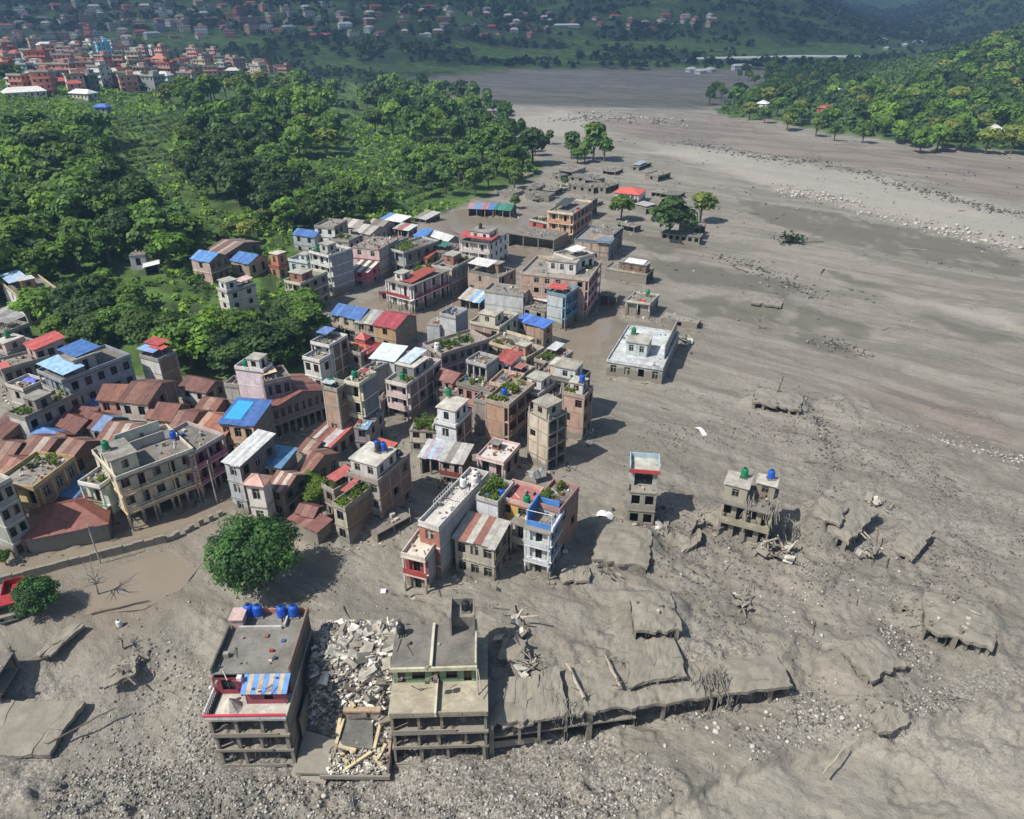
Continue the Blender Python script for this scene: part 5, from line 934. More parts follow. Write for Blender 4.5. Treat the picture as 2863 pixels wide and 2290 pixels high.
            m = MB(); m.box(-0.2, y0 - 0.5, h + 2.7, w + 0.2, d + 0.15, h + 2.88); m.obj('room_roof', concrete('b4b2a8', -9, 0.2), up)
            m = MB(); zz = h + 2.88; m.box(-0.2, y0 - 0.3, zz, -0.05, d, zz + 0.9); m.box(w + 0.05, y0 - 0.3, zz, w + 0.2, d, zz + 0.9); m.box(-0.05, d - 0.1, zz, w + 0.05, d + 0.05, zz + 0.8); m.obj('parapet', plaster('a9c0cc', -9), up)
            m = MB(); m.box(-0.24, y0 - 0.55, h + 2.62, w + 0.24, y0 - 0.40, zz + 0.35); m.obj('cornice', plaster('c83a3e', -9), up)
            m = MB(); m.box(-0.3, -0.05, h, -0.1, y0, h + 0.5); m.obj('sill', concrete('9a917c', 9, 1), root)
        elif k == 'roots':
            m = MB()
            for i in range(12):
                px, py = t[1] * w + rnd.uniform(-0.7, 0.7), -1.0 + rnd.uniform(-0.2, 0.5); q = Vector((px, py + 1.6, h + 1.6))
                for j in range(5):
                    nx = Vector((q.x + rnd.uniform(-0.3, 0.3), q.y - rnd.uniform(0.1, 0.6), q.z - rnd.uniform(0.2, 0.9))); m.tube(q, nx, 0.06, 0.045, 4, caps=False); q = nx
            tag(m.obj('torn_roots', concrete('8d8272', 9, 0.6), None, root.location, rot), 'torn tree roots hanging %s over %s' % ('at the middle' if t[1] < 0.6 else 'at the flank', sd), 'roots', 'roots torn up by the flood')
        elif k == 'tarp':
            m = MB(); x0, y0, x1, y1 = t[1] * w, t[2] * d, t[3] * w, t[4] * d; s = min(1.3, 0.13 * w) / w
            m.hexa([(x0, y0, h + s * x0 + 0.16), (x1, y0, h + s * x1 + 0.16), (x1, y1, h + s * x1 + 0.16), (x0, y1, h + s * x0 + 0.16)], [(x0, y0, h + s * x0 + 0.19), (x1, y0, h + s * x1 + 0.19), (x1, y1, h + s * x1 + 0.19), (x0, y1, h + s * x0 + 0.19)])
            tag(m.obj('tarpaulin', flat(t[5], 0.5), None, root.location, rot), 'sky blue tarpaulin lying on the roof of ' + sd, 'tarpaulin')
    if kind in ('wall', 'none') and mud < 0.9 and not any(t[0] == 'clutter' for t in o.get('top', [])): clutter(root, 3, w, d, h, sd, mud)
    if rects: roofplants(root, rects, h, sd)
    return root
# ---------------------------------------------------------------- the town, house by house
bld(-57.8,89.0,0.0,0.77,11.3,9.4,9.3,3,'the cream corner hotel','cream four storey corner hotel with curved balconies above the flooded street','building',dict(m='d9cdb0',R='b5',L='w2',sl='cdb07e',par='d9cfb8',rail='d9c9a8',ground='a',roof='wall',top=[('room',.0,.0,3.6,5.2,2.8,'d9cdb0'),('tank',.06,.35,'g'),('tank',.16,.85,'g'),('tank',.3,.9,'g'),('tank',.93,.5,'b'),('screen',.36,.62,.85,.62,1.6,'b9b4aa'),('screen',.3,.98,.9,.98,1.8,'c9d4c4'),('clutter',6)]))
bld(-50.4,96.0,0.0,1.07,6.9,7.7,8.6,3,'the magenta annex beside the cream hotel','magenta pink terraced house joined to the end of the cream corner hotel','building',dict(m='b0647c',R='b4',sl='c9b4b4',rail='b0647c',ground='a',roof='wall',top=[('clutter',5)]))
bld(-60.6,90.3,0.0,1.27,5.0,3.9,7.0,2,'the pale green house','pale green two storey house with roof plants beside the cream corner hotel','building',dict(m='c9dac0',L='b1',R='n',sl='e6e6da',rail='7fa88a',roof='wall',top=[('plants',.1,.1,.9,.8)]))
bld(-67.1,92.3,0.0,1.39,4.8,8.1,3.4,1,'the blue and brown roofed shed','low white house with a half blue half brown sheet roof','building',dict(m='dfe3e2',L='w4',R='n',roof='shed',rm=['2f6fae','2f6fae','8f8172','8f7f6c']))
bld(-70.3,90.0,0.0,1.37,7.8,6.9,7.0,2,'the yellow balcony house','yellow two storey balcony house with a cluttered roof','building',dict(m='d8c484',L='b2',R='k',mR='7a6a60',sl='c8a86a',rail='d6b489',roof='wall',top=[('clutter',9),('plants',.5,.2,.95,.8)]))
bld(-69.4,82.8,0.0,0.37,10.4,8.2,3.0,1,'the rust hip roofed warehouse','long grey warehouse with a rust red hipped metal roof by the flooded street','building',dict(m='8f8f8c',R='n',roof='hip',rm=['8a4a3a'],rise=2.2))
bld(-70.5,81.7,0.0,1.12,2.9,8.8,12.0,4,'the tall grey block at the street bend','tall weathered grey apartment block beside the rust hipped warehouse','building',dict(m='a3a49c',R='w2',sl='c9c9bf',roof='wall'))
bld(-84.4,110.8,0.0,1.15,10.8,4.4,6.5,2,'the grey plant roof house','grey concrete house with shrubs planted along its flat roof','building',dict(m='a6a39c',L='n',R='w4',mL='c6c4ba',sl='8f8b82',roof='wall',top=[('plants',.03,.1,.3,.9),('plants',.6,.1,.95,.9),('stair',.35,.2,3,3,2.4,'8f8b82'),('clutter',6)]))
bld(-82.7,101.2,0.0,1.40,6.6,3.6,4.0,1,'the low house with a rust roof at the edge of town below the plant roof house','low house with a rust roof at the edge of town below the plant roof house','house',dict(m='b0a394',L='w2',R='w2',mR='8a6a58',roof='gable',rm=['7d5040', '8d6a58', '734538']))
bld(-77.6,102.1,0.0,1.29,6.8,4.9,4.2,1,'the low house with a streaked brown roof and a pale stripe','low house with a streaked brown roof and a pale stripe','house',dict(m='b0a394',L='w2',R='w2',mR='8a6a58',roof='gable',rm=['7d4a3a', 'a8978a', '744336', '85604e']))
bld(-72.6,101.5,0.0,1.22,6.6,3.3,4.2,1,'the low house with a brown roof facing a row of shop windows','low house with a brown roof facing a row of shop windows','house',dict(m='b0a394',L='w2',R='w2',mR='8a6a58',roof='gable',rm=['8a6150', '774a3c', '93715f']))
bld(-76.6,111.3,0.0,1.12,4.6,5.7,3.8,1,'the low house with a maroon roof and white fascia boards','low house with a maroon roof and white fascia boards','house',dict(m='b0a394',L='w2',R='w2',mR='8a6a58',roof='gable',rm=['6f3f35', '7a463a']))
bld(-72.4,111.5,0.0,1.16,5.2,5.3,3.9,1,'the low house with a maroon roof edged by a blue tarpaulin strip','low house with a maroon roof edged by a blue tarpaulin strip','house',dict(m='b0a394',L='w2',R='w2',mR='8a6a58',roof='gable',rm=['5f82b0', '6f3f38', '744539', '6c3c33']))
bld(-64.4,106.0,0.0,1.36,6.6,6.4,4.6,1,'the low house with a rust roof of pale streaks behind the cream hotel','low house with a rust roof of pale streaks behind the cream hotel','house',dict(m='b0a394',L='w2',R='k',mR='8a6a58',roof='gable',rm=['84503f', 'b3a596', '85503e', 'a08c7d', '7a4637']))
bld(-65.4,115.8,0.0,1.43,9.1,5.4,7.0,2,'the two storey brown roofed house with brick side walls','two storey brown roofed house with brick side walls','house',dict(m='cbbfae',L='w2',R='k',mR='8a6a58',roof='gable',rm=['744a3d', '855747', '6d4236']))
bld(-70.6,118.0,0.0,1.55,6.0,4.8,6.6,2,'the peach walled house under an orange brown roof','peach walled house under an orange brown roof','house',dict(m='d49a86',L='w2',R='k',mR='8a6a58',roof='gable',rm=['8b5138', '7d4732']))
bld(-60.6,113.3,0.0,1.36,5.9,4.9,5.0,1,'the yellow walled house under a long red brown roof','yellow walled house under a long red brown roof','house',dict(m='d3bf8c',L='w2',R='k',mR='8a6a58',roof='gable',rm=['7e4434', '6f3d30', '8b5140']))
bld(-56.5,109.6,0.0,1.39,7.7,3.3,4.8,1,'the narrow house under a long dark rust roof beside the yellow walled house','narrow house under a long dark rust roof beside the yellow walled house','house',dict(m='b0a394',L='w2',R='k',mR='8a6a58',roof='gable',rm=['74463a', '8d6655']))
bld(-49.3,107.7,0.0,1.12,6.2,6.2,5.0,1,'the house under an orange rust roof below the blue roofed cream house','house under an orange rust roof below the blue roofed cream house','house',dict(m='d3bf8c',L='w2',R='k',mR='8a6a58',roof='gable',rm=['a0603c', '9a5634', 'b0876a']))
bld(-58.1,123.4,0.0,1.17,4.9,6.3,5.2,2,'the white walled house under a maroon roof at the foot of the grove','white walled house under a maroon roof at the foot of the grove','house',dict(m='d9d8d0',L='w2',R='k',mR='8a6a58',roof='gable',rm=['6e4238', '7b4b3f', '683c33']))
bld(-54.6,117.0,0.0,1.23,5.6,4.0,4.2,1,'the small house under a patched rust roof beneath the pink tower','small house under a patched rust roof beneath the pink tower','house',dict(m='b0a394',L='w2',R='w2',mR='8a6a58',roof='gable',rm=['7f4a3b', '9a7563', '70402f']))
bld(-87.9,108.8,0.0,1.12,8.6,3.2,4.2,1,'the low house with a maroon roof at the western edge below the green tank','low house with a maroon roof at the western edge below the green tank','house',dict(m='b0a394',L='w2',R='w2',mR='8a6a58',roof='gable',rm=['6d4034', '5f382e']))
bld(-79.9,96.4,0.0,1.18,5.6,2.9,4.4,1,'the low house with a faded red roof behind the yellow balcony house','low house with a faded red roof behind the yellow balcony house','house',dict(m='b0a394',L='w2',R='w2',mR='8a6a58',roof='gable',rm=['8a5040', '9c6a56', '7f4736']))
bld(-78.1,107.4,0.0,1.13,3.6,6.8,3.6,1,'the low shed patched with a blue sheet among the rust roofs','low shed patched with a blue sheet among the rust roofs','house',dict(m='b0a394',L='w2',R='w2',mR='8a6a58',roof='gable',rm=['7b4c3c', '3f7fc0', '3f7fc0']))
bld(-76.4,116.3,0.0,1.38,3.8,4.7,3.8,1,'the low shed with a dull maroon roof below the blue grey apartments','low shed with a dull maroon roof below the blue grey apartments','house',dict(m='b0a394',L='w2',R='w2',mR='8a6a58',roof='gable',rm=['764236', '6a3b31']))
bld(-77.3,120.8,0.0,1.38,3.2,4.8,3.6,1,'the low shed under a bright blue sheet below the blue grey apartments','low shed under a bright blue sheet below the blue grey apartments','house',dict(m='b0a394',L='w2',R='w2',mR='8a6a58',roof='gable',rm=['3f7fbe', '4a86c2']))
bld(-81.0,119.6,0.0,1.00,12.6,8.2,9.6,3,'the blue grey apartments','blue grey three storey apartment house with light blue and dark blue roof sheets','building',dict(m='8f98a6',R='w5',L='b1',sl='98a0ac',roof='wall',top=[('sheet',-.05,-.1,.28,1.0,1.6,'8dbfe6'),('stair',.32,.3,4,4,2.6,'a7a7a2'),('sheet',.28,.2,.68,1.0,2.9,'2a6cb4')]))
bld(-69.0,130.2,0.0,1.12,4.4,5.1,8.5,3,'the white house with a brick side','white walled house with a brick side and red and blue roof sheets','building',dict(m='d4d5cf',L='n',R='k',mR='8d6453',roof='wall',top=[('sheet',.0,.2,.55,1.1,1.6,'7fa4dc'),('sheet',.3,.0,.7,.7,1.9,'d2402f'),('sheet',.45,.3,1.1,1.15,2.2,'b5423c')]))
bld(-95.6,134.6,0.0,0.87,5.8,4.8,9.0,3,'the bright red roofed house','tall house under a bright red metal roof at the western edge','building',dict(m='c7a79e',L='w1',R='w3',roof='shed',rm=['c4463e','c24840','bf433b','c8504a','c4463e','bb423c']))
bld(-102.2,136.0,0.0,1.12,6.7,4.5,7.2,2,'the grey terrace below the bright red roof','wide grey terrace house with a pink roof room below the bright red roof','building',dict(m='8e8a84',R='w4',L='w1',sl='a9a49a',roof='wall',top=[('tank',.35,.5,'g'),('clutter',4),('room',.05,.2,4,3,2.4,'d8b9b0')]))
bld(-99.5,129.4,0.0,0.80,8.5,5.8,6.8,2,'the grey terrace with a red awning','wide grey terrace house with a red awning in front of the pink roof room','building',dict(m='87837d',L='w1',R='w5',sl='a3a098',roof='wall',top=[('sheet',-.05,-.05,.2,.6,.4,'c85a52'),('clutter',6)]))
bld(-90.9,121.6,0.0,1.12,4.5,5.0,6.5,2,'the house with violet tarpaulins','cream grey house with violet tarpaulins hanging on its roof','building',dict(m='b5afa4',L='w1',R='w3',sl='cfc9bc',roof='wall',top=[('laundry',.6,.2,.95,.9,'6a73d8'),('clutter',5)]))
bld(-116.1,164.8,1.5,0.79,8.2,15.7,7.0,2,'the cream house in the trees','cream two storey house with a pale blue roof sheet among the trees','building',dict(m='cfc0a0',L='w1',mL='d8d6cf',R='w3',sl='cbb98f',roof='wall',top=[('sheet',.0,.45,.55,1.05,2.0,'9fc0de'),('plants',.15,.1,.4,.4),('room',.45,.5,3,3,2.2,'b98f6a')]))
bld(-119.7,161.9,0.0,1.01,6.1,9.5,3.2,1,'the grey sheet roofed shed','grey shed under a sheet metal roof below the cream house in the trees','building',dict(m='7d7b78',L='n',R='w2',roof='shed',rm=['8f8f90','9a9a9a','85858a','a6a5a0']))
bld(-106.4,199.5,4.0,0.24,4.1,4.0,4.2,1,'the white hut in the forest','small white hut standing alone at the forest edge','hut',dict(m='d6cdd2',R='w1',roof='none'))
bld(-100.2,194.2,4.3,0.42,3.7,3.4,2.3,1,'the white canopy in the forest','small white sheet canopy beside the white hut','shed',dict(m='3c3c40',R='o',roof='shed',rm=['dfe2e4','d3d6d8']))
bld(-81.9,193.5,2.1,1.10,6.4,6.9,6.2,2,'the hillside house under a light blue roof','two storey hillside house under a light blue roof near the rust sheds','building',dict(m='c9aca0',L='w1',R='w3',mR='8e7466',sl='d6c4b4',roof='gable',rm=['3a86d0','4a90d4','3a80c8','5b9ad6']))
bld(-73.4,198.9,1.7,1.07,7.1,6.9,4.4,1,'the hillside house under a deep blue roof','single storey hillside house under a deep blue roof beside the green field','building',dict(m='b79c86',L='w1',R='w2',roof='gable',rm=['2f74bd','3a7cc4','2d6db4','3b7fc6','2f74bd']))
bld(-83.9,209.6,1.9,1.13,14.7,8.0,3.4,1,'the long rust sheds on the hillside','long sheds with patchy brown roofs behind the blue roofed hillside houses','building',dict(m='7b6a5e',L='n',R='w3',roof='gable',rm=['8f7166','b0a094','84604f','a6978c','7b5b4e']))
bld(-67.7,166.6,1.8,0.89,7.7,4.4,7.5,3,'the white house behind the grove','white three storey house half hidden by the grove with a cluttered roof','building',dict(m='d9d2c6',L='w1',R='w2',sl='c7bcb0',roof='wall',top=[('room',.05,.3,3,3,2.4,'cfd6da'),('sheet',.5,.1,1.0,.8,1.4,'d8b0a8'),('clutter',4)]))
bld(-65.8,201.1,0.0,1.03,4.9,4.2,4.2,1,'the orange turret house','orange stepped house with red cornice rings on the hillside','building',dict(m='c58a66',L='w1',R='w2',sl='b9382f',roof='wall',top=[('room',.25,.25,3.2,3,3.6,'c8825c')]))
bld(-61.4,225.7,0.0,1.14,5.0,8.2,6.0,2,'the house under a dark blue roof above town','grey house under a dark blue roof at the top edge of town','building',dict(m='a9b5b8',L='w2',R='n',roof='gable',rm=['2c69b2','2f6fba','2a64aa','3474be']))
bld(-55.0,226.4,0.0,1.29,8.7,6.8,8.5,3,'the white house with round windows','white house with dark round windows beside the dark blue roof','building',dict(m='dfe2e0',L='w2',R='k',mR='8d7f78',roof='wall',top=[('clutter',4)]))
bld(-47.8,189.6,0.0,0.96,7.5,7.5,11.0,4,'the tall white balcony house with grey side','tall white balcony house with a bare grey concrete side wall','building',dict(m='d9dad2',L='b3',R='n',mR='9aa0a6',sl='e2e2da',rail='dcdcd4',roof='wall',top=[('room',.25,.5,3,3,2.4,'bcbcb6'),('tank',.1,.8,'g'),('reb',)]))
bld(-55.7,194.6,0.0,1.12,6.2,6.6,7.5,2,'the pale teal house','pale teal house between the orange turret house and the tall white balcony house','building',dict(m='bccdd0',L='w2',R='w1',sl='d6e0e0',roof='wall',top=[('room',.2,.2,2.5,2.5,2,'c8d8dc')]))
bld(-52.5,176.6,0.0,1.11,9.7,5.1,8.0,3,'the cream house with a brick roof room','cream three storey house with a brick roof room above the grove','building',dict(m='cfc8a8',L='b1',R='w3',mR='8a857a',sl='d8d2b8',rail='cfc8a8',roof='wall',top=[('room',.1,.35,4,4,2.3,'a8715c')]))
bld(-37.4,202.5,0.0,1.23,12.0,8.5,9.0,3,'the pink house with a bare grey flank','pink and white three storey house with a bare grey flank and a cluttered roof','building',dict(m='d9bcb6',L='w2',R='n',mR='a2a2a2',sl='b5485a',roof='none',top=[('clutter',14),('reb',)]))
bld(-39.9,196.0,0.0,1.28,8.6,5.1,4.6,2,'the crimson pink annex','crimson pink annex under a black and white striped sheet roof','building',dict(m='cc5f76',L='w1',R='w1',roof='shed',rm=['d9d4c8','57534e','d9d4c8','57534e','cfc9bc']))
bld(-30.4,205.3,0.0,0.90,13.9,7.1,7.2,2,'the grey green house with roof plants','grey green house overgrown with roof plants','building',dict(m='a8b0ac',L='b1',R='w4',mR='7f7d72',sl='b9beb8',roof='wall',top=[('plants',.02,.1,.5,.9),('clutter',5)]))
bld(-38.9,256.2,0.0,1.02,5.7,9.0,2.6,1,'the white and blue canopy at the forest edge','open shed with white and blue roof sheets at the forest edge','shed',dict(m='8a8a86',L='o',R='o',roof='shed',rm=['dcdfe0','e2e2e0','4a8fd0']))
bld(-34.6,243.9,0.0,1.08,5.1,6.0,3.0,1,'the pale sheet roofed shed','shed with pale grey and red roof sheets below the white and blue canopy','shed',dict(m='8a8a86',L='o',R='w2',roof='shed',rm=['c9ccc6','b5655a','aeb8b2']))
bld(-28.8,235.6,0.0,1.12,6.1,3.6,3.2,1,'the small bright blue shed','small shed under a bright blue sheet beside the pale tent roof','shed',dict(m='d2d6da',L='n',R='w1',roof='shed',rm=['2d7fd4','3a88d8']))
bld(-20.5,232.5,0.0,0.80,4.7,11.5,2.8,1,'the pale tent roof','wide pale grey tent roof standing at the flooded square','shed',dict(m='8f8a84',L='o',R='n',roof='gable',rm=['c9c8c6','d4d2cf','bcbab6']))
bld(-30.7,261.7,0.0,0.94,7.7,5.6,2.0,1,'the collapsed shed by the flooded square','collapsed grey shed at the edge of the flooded square','shed',dict(m='8a857c',L='o',R='o',roof='shed',rm=['b9b6ae','8f8a80']))
bld(-6.6,210.0,0.0,1.16,13.2,9.3,8.5,3,'the white house under a red awning','white four storey house with a red awning above its balconies','building',dict(m='e2ded6',L='b2',R='w4',sl='e6e2da',rail='d8c8c0',roof='none',top=[('sheet',-.05,-.12,.35,1.05,1.3,'c2403c'),('room',.15,.15,6,6,2.8,'e0dad2'),('tank',.3,.5,'k'),('tank',.8,.6,'k')]))
bld(-16.1,189.9,0.0,1.07,11.9,6.5,7.2,2,'the brick house with white columns','brown brick house with white columns and a cluttered roof at the flooded street','building',dict(m='b29a84',L='k',mL='b29a84',R='w5',mR='8d8580',sl='c9c2b4',roof='wall',top=[('room',.5,.55,4,3,2.4,'a8705a'),('clutter',8),('plants',.55,.1,.9,.5)]))
bld(-24.8,208.9,0.0,1.12,6.2,3.5,4.5,1,'the brick hut under a rust red roof','brick hut under a rust red roof behind the brick house with white columns','building',dict(m='a4735c',L='w1',R='w2',roof='shed',rm=['a8503c','9c4636','b0583f']))
bld(-25.5,177.2,0.0,0.98,14.4,7.8,7.6,2,'the white and maroon house in the flood water','white and maroon house with a red roof terrace standing in flood water','building',dict(m='e0d9d2',L='b2',R='b4',mR='c9aeb0',sl='e8e2da',rail='a83244',roof='none',top=[('sheet',.02,.0,.75,.55,.35,'a8442f'),('plants',.5,.6,.95,.95),('stair',.05,.6,3,2.5,2.0,'d9d2ca')]))
bld(-32.2,184.6,0.0,1.26,4.5,3.3,3.0,1,'the small maroon annex','small maroon annex beside the white and maroon house','building',dict(m='9e3546',L='w1',R='w1',roof='none',top=[('clutter',2)]))
bld(-35.4,159.8,0.0,1.12,5.9,8.1,5.4,2,'the veranda house under a blue roof','two storey veranda house under a blue gable roof beside the red roof','building',dict(m='c9bfae',L='b3',R='n',sl='b0a896',rail='c8b89c',roof='gable',rm=['2f6bb2','3472ba','2d66aa','3a78c0','2f6bb2']))
bld(-31.2,157.4,0.0,1.23,8.6,5.3,5.0,2,'the house under a grey roof between blue and red','house under a pale grey sheet roof between the blue roof and the red roof','building',dict(m='a89c84',L='b2',R='n',roof='gable',rm=['9a9a94','b5b2a6','8a8a84','a6a49a']))
bld(-26.2,153.2,0.0,1.11,8.6,5.8,5.8,2,'the house under a crimson roof','grey two storey house under a crimson metal roof by the flooded street','building',dict(m='8d8378',L='w1',mL='c09a68',R='n',roof='gable',rm=['a83444','b03a48','a23242','ac3846','a63444']))
bld(-36.4,136.4,0.0,1.12,5.2,4.7,9.0,3,'the white fronted house with brick flank','white fronted three storey house with a long brick flank at the grove','building',dict(m='dedcd4',L='b2',R='k',mR='7d5f50',sl='e0ded6',rail='d8d6ce',roof='wall',top=[('clutter',6),('sheet',.3,.5,.9,1.1,1.5,'5b7fc0')]))
bld(-38.4,133.0,0.0,1.10,4.1,4.2,7.0,2,'the small white house by the grove','small white house below the white fronted house at the grove','building',dict(m='dbd8d0',L='w2',R='w1',sl='e2e0da',roof='wall'))
bld(-30.0,139.8,0.0,1.12,4.8,5.4,6.0,2,'the red two tiered roof house','house with a red two tiered pagoda roof','building',dict(m='8a5a50',L='w2',R='w2',roof='hip',rm=['c0423c'],rise=1.6,tier=True))
bld(-22.5,127.2,0.0,1.24,5.3,4.9,10.0,3,'the box tower under a pale tin roof','tall white box shaped house under a pale tin roof','building',dict(m='d2d4d2',L='w1',R='n',mR='8f979c',roof='shed',rm=['cfe0e6','d8e6ea','c9dae2','d2e2e8']))
bld(-11.9,145.0,0.0,1.06,4.8,4.0,11.5,4,'the bare concrete tower by the flooded street','tall bare concrete tower beside the flooded street','building',dict(m='b9bcbc',L='n',mL='bfc1c0',R='n',mR='8d9499',sl='b0b4b4',roof='wall',top=[('clutter',4),('reb',)]))
bld(-15.5,145.9,0.0,1.29,4.4,2.9,9.5,3,'the lower step of the bare concrete tower','lower bare concrete block against the bare concrete tower','building',dict(m='b5b8b8',L='n',R='n',roof='none'))
bld(-2.9,150.9,0.0,1.09,9.2,7.4,6.6,2,'the cream house with a brick front','cream two storey house with a brick panelled front near the bare concrete tower','building',dict(m='cdc6ae',L='k',mL='b08f7c',R='w3',sl='d6d0ba',roof='wall',top=[('room',.2,.45,4,4,2.4,'d3cbb2'),('clutter',8)]))
bld(-8.4,177.8,0.0,0.96,8.1,6.3,2.6,1,'the low roof with blue tarpaulins','low wide roof patched with blue tarpaulins in the flood water','shed',dict(m='a39c90',L='o',R='o',roof='gable',rm=['5fa4dc','c9c4b8','5fa4dc','b5ada0','a8a296','b5ada0']))
bld(-3.5,186.9,0.0,1.01,8.5,10.0,6.2,2,'the brick house with a white roof canopy','brown brick house with a white roof canopy and white corner columns','building',dict(m='ab8f7b',L='k',mL='ab8f7b',R='w2',sl='c0b5a2',roof='none',top=[('sheet',.0,.35,.6,1.0,2.2,'ddd8d0'),('room',.55,.3,3,3,2.3,'a07c68'),('reb',),('clutter',5)]))
bld(-14.1,133.9,0.0,0.68,11.9,6.6,8.0,3,'the mauve house with roof plants','mauve grey house with white tanks and plants along its long roof','building',dict(m='8f7d80',R='w6',L='w1',sl='b5a39c',roof='wall',top=[('plants',.2,.1,.75,.8),('tank',.02,.3,'w'),('tank',.1,.5,'w'),('clutter',5)]))
bld(17.9,172.0,0.0,1.25,14.3,16.6,10.5,4,'the big pink brick block','big pink brick apartment block with a white roof house near the mud flow','building',dict(m='bc8b78',L='k',mL='b98a76',R='b3',mR='c0757c',sl='c9b4a0',rail='c98a90',roof='wall',top=[('clutter',10),('room',.4,.35,6,7,3.0,'d9d2cc'),('plants',.6,.05,.95,.3)]))
bld(15.2,178.4,0.0,0.70,7.5,6.8,13.4,4,'the white upper house behind the pink block','white upper house with blue grey windows rising behind the big pink brick block','building',dict(m='d9d8d8',L='w3',R='w3',sl='dcd6d0',roof='wall',top=[('clutter',5),('sheet',.2,.2,.8,.7,1.6,'e0dcd8')]))
bld(12.1,166.4,0.0,1.03,6.9,4.2,8.5,3,'the teal balcony house','narrow house with teal balconies and a pale blank wall by the mud flow','building',dict(m='c2c7c8',L='n',mL='c4c9ca',R='b2',mR='5f96ae',sl='6f9cb0',rail='4f86a4',roof='wall',top=[('sheet',.0,.0,.5,1.0,1.5,'c9433a')]))
bld(2.7,172.6,0.0,1.21,5.7,10.3,6.2,2,'the house with a long blank pale wall','two storey house with a long blank pale grey wall and a ruined roof','building',dict(m='c0c4c6',L='n',mL='c4c8ca',R='w2',roof='wall',sl='a8a6a0',top=[('clutter',9),('reb',)]))
bld(7.2,155.0,0.0,0.92,3.5,7.6,5.2,2,'the brick house under a vivid blue roof','small brick house under a vivid blue curved roof near the mud flow','building',dict(m='b08a6c',L='k',mL='b58c6a',R='w1',sl='9a8f80',roof='shed',rm=['2a6fd0','2f76d6','2868c4','3a80da','2a6fd0']))
bld(19.2,239.8,0.0,1.13,18.0,8.0,9.5,3,'the orange balcony house','orange and cream balcony house standing at the far end of the flooded town','building',dict(m='e0b48e',L='b2',R='b4',mR='a86a5c',sl='e8d0b0',rail='d9986e',roof='wall',top=[('sheet',.2,.4,.7,.9,1.4,'3e4a48'),('laundry',.3,.0,.5,.1,'c8342e'),('clutter',3)]))
bld(12.6,244.2,0.0,0.87,4.4,8.6,5.0,2,'the low red wing of the orange house','low red wing with roof plants beside the orange balcony house','building',dict(m='c4554c',L='w2',R='n',sl='c8c0b0',roof='wall',top=[('plants',.1,.1,.9,.9)]))
bld(27.6,269.5,0.0,1.12,10.0,9.3,6.0,2,'the half finished brick shell','half finished brick shell behind the orange balcony house','building',dict(m='a88a80',L='n',R='o',roof='none',top=[('reb',),('clutter',3)]))
bld(13.2,228.8,0.0,1.06,10.5,16.6,4.2,1,'the wide ruined hall in the water','wide ruined concrete hall with open dark bays standing in water','building',dict(m='a09a86',L='o3',R='n',sl='8f8a7c',roof='none',mud=.6,top=[('clutter',10)]))
bld(29.5,219.7,0.0,1.18,15.9,11.2,5.6,2,'the brick house under a slate blue sheet','low brick house under a slate blue roof edge by the mud flow','building',dict(m='b59078',L='k',mL='b59078',R='w2',mR='8f8b86',sl='5f7688',roof='wall',top=[('sheet',-.05,-.05,.95,.35,.3,'6f8696')]))
bld(31.2,223.7,0.0,1.14,9.0,7.2,7.4,2,'the broken grey house beside the slate roof','broken grey house with an open side behind the slate blue roof edge','building',dict(m='b5ab9e',L='n',R='o',sl='a8a296',roof='none',top=[('reb',),('clutter',5)],mud=.3))
bld(37.5,197.6,0.0,1.08,6.1,12.3,3.2,1,'the muddy house with blue barrels','low muddy house with a white canopy and blue barrels on its roof','building',dict(m='b0a88c',L='n',R='o',sl='b5ad98',roof='wall',mud=.5,top=[('room',.05,.1,3.5,8,2.6,'8d6f5e'),('sheet',.0,.1,.6,.55,2.8,'e8e6e2'),('room',.6,.35,3,3,2.4,'c58a84'),('barrel',.6,.1,'b'),('barrel',.7,.35,'b')]))
bld(27.3,181.1,0.0,1.21,2.7,4.8,3.0,1,'the open concrete frame by the pink block','low open concrete frame beside the big pink brick block','ruin',dict(m='7f786a',L='o2',R='o',sl='8f8674',roof='none',mud=.8))
bld(34.5,172.7,0.0,1.12,7.4,6.2,4.2,1,'the tilted grey house with a green tank','tilted single storey grey house with a green tank on a muddy mound','building',dict(m='b9b4a4',L='b1',R='w3',sl='c9c6ba',roof='wall',mud=.3,tilt=(-.03,.05),top=[('tank',.75,.4,'g'),('laundry',.02,.3,.2,.5,'d8322e'),('clutter',5)]))
bld(44.6,165.0,0.0,1.10,3.7,8.9,2.2,1,'the buried brick house','brick house buried to its roof beside the white roofed ruin','building',dict(m='a88a74',L='k',mL='a88a74',R='o',sl='a09684',roof='none',mud=.7))
bld(31.1,136.8,0.0,1.21,20.1,11.8,3.6,1,'the white roofed concrete block','white roofed concrete block with a high side wall alone in the mud flow','building',dict(m='a9aaa6',L='w4',R='n',mR='84847e',sl='c6cacb',roof='wall',roofcol='c2c8ca',mud=.25,big=1,top=[('room',.3,.6,5,4.5,3.0,'c2cccc'),('tank',.42,.7,'g'),('tank',.5,.62,'b'),('screen',.25,.06,1.0,.06,3.4,'b0aea6'),('clutter',6)]))
bld(49.5,291.9,0.0,1.12,9.4,10.1,4.0,1,'the white house under an orange red roof','white house under an orange red roof at the edge of the river bed','building',dict(m='d9d8d4',L='w2',R='n',roof='hip',rm=['e8543a'],rise=1.4))
bld(61.4,237.7,0.0,1.11,4.3,12.7,2.6,1,'the long grey house under the trees','long low grey house with a row of dark windows under the trees','building',dict(m='9a9a98',L='w6',R='o',roof='none',mud=.3))
bld(66.9,299.4,0.0,1.06,5.5,11.7,2.2,1,'the row of dark open bays','row of dark open bays half buried near the orange red roof','ruin',dict(m='6f6a60',L='o6',R='o',roof='none',mud=.8))
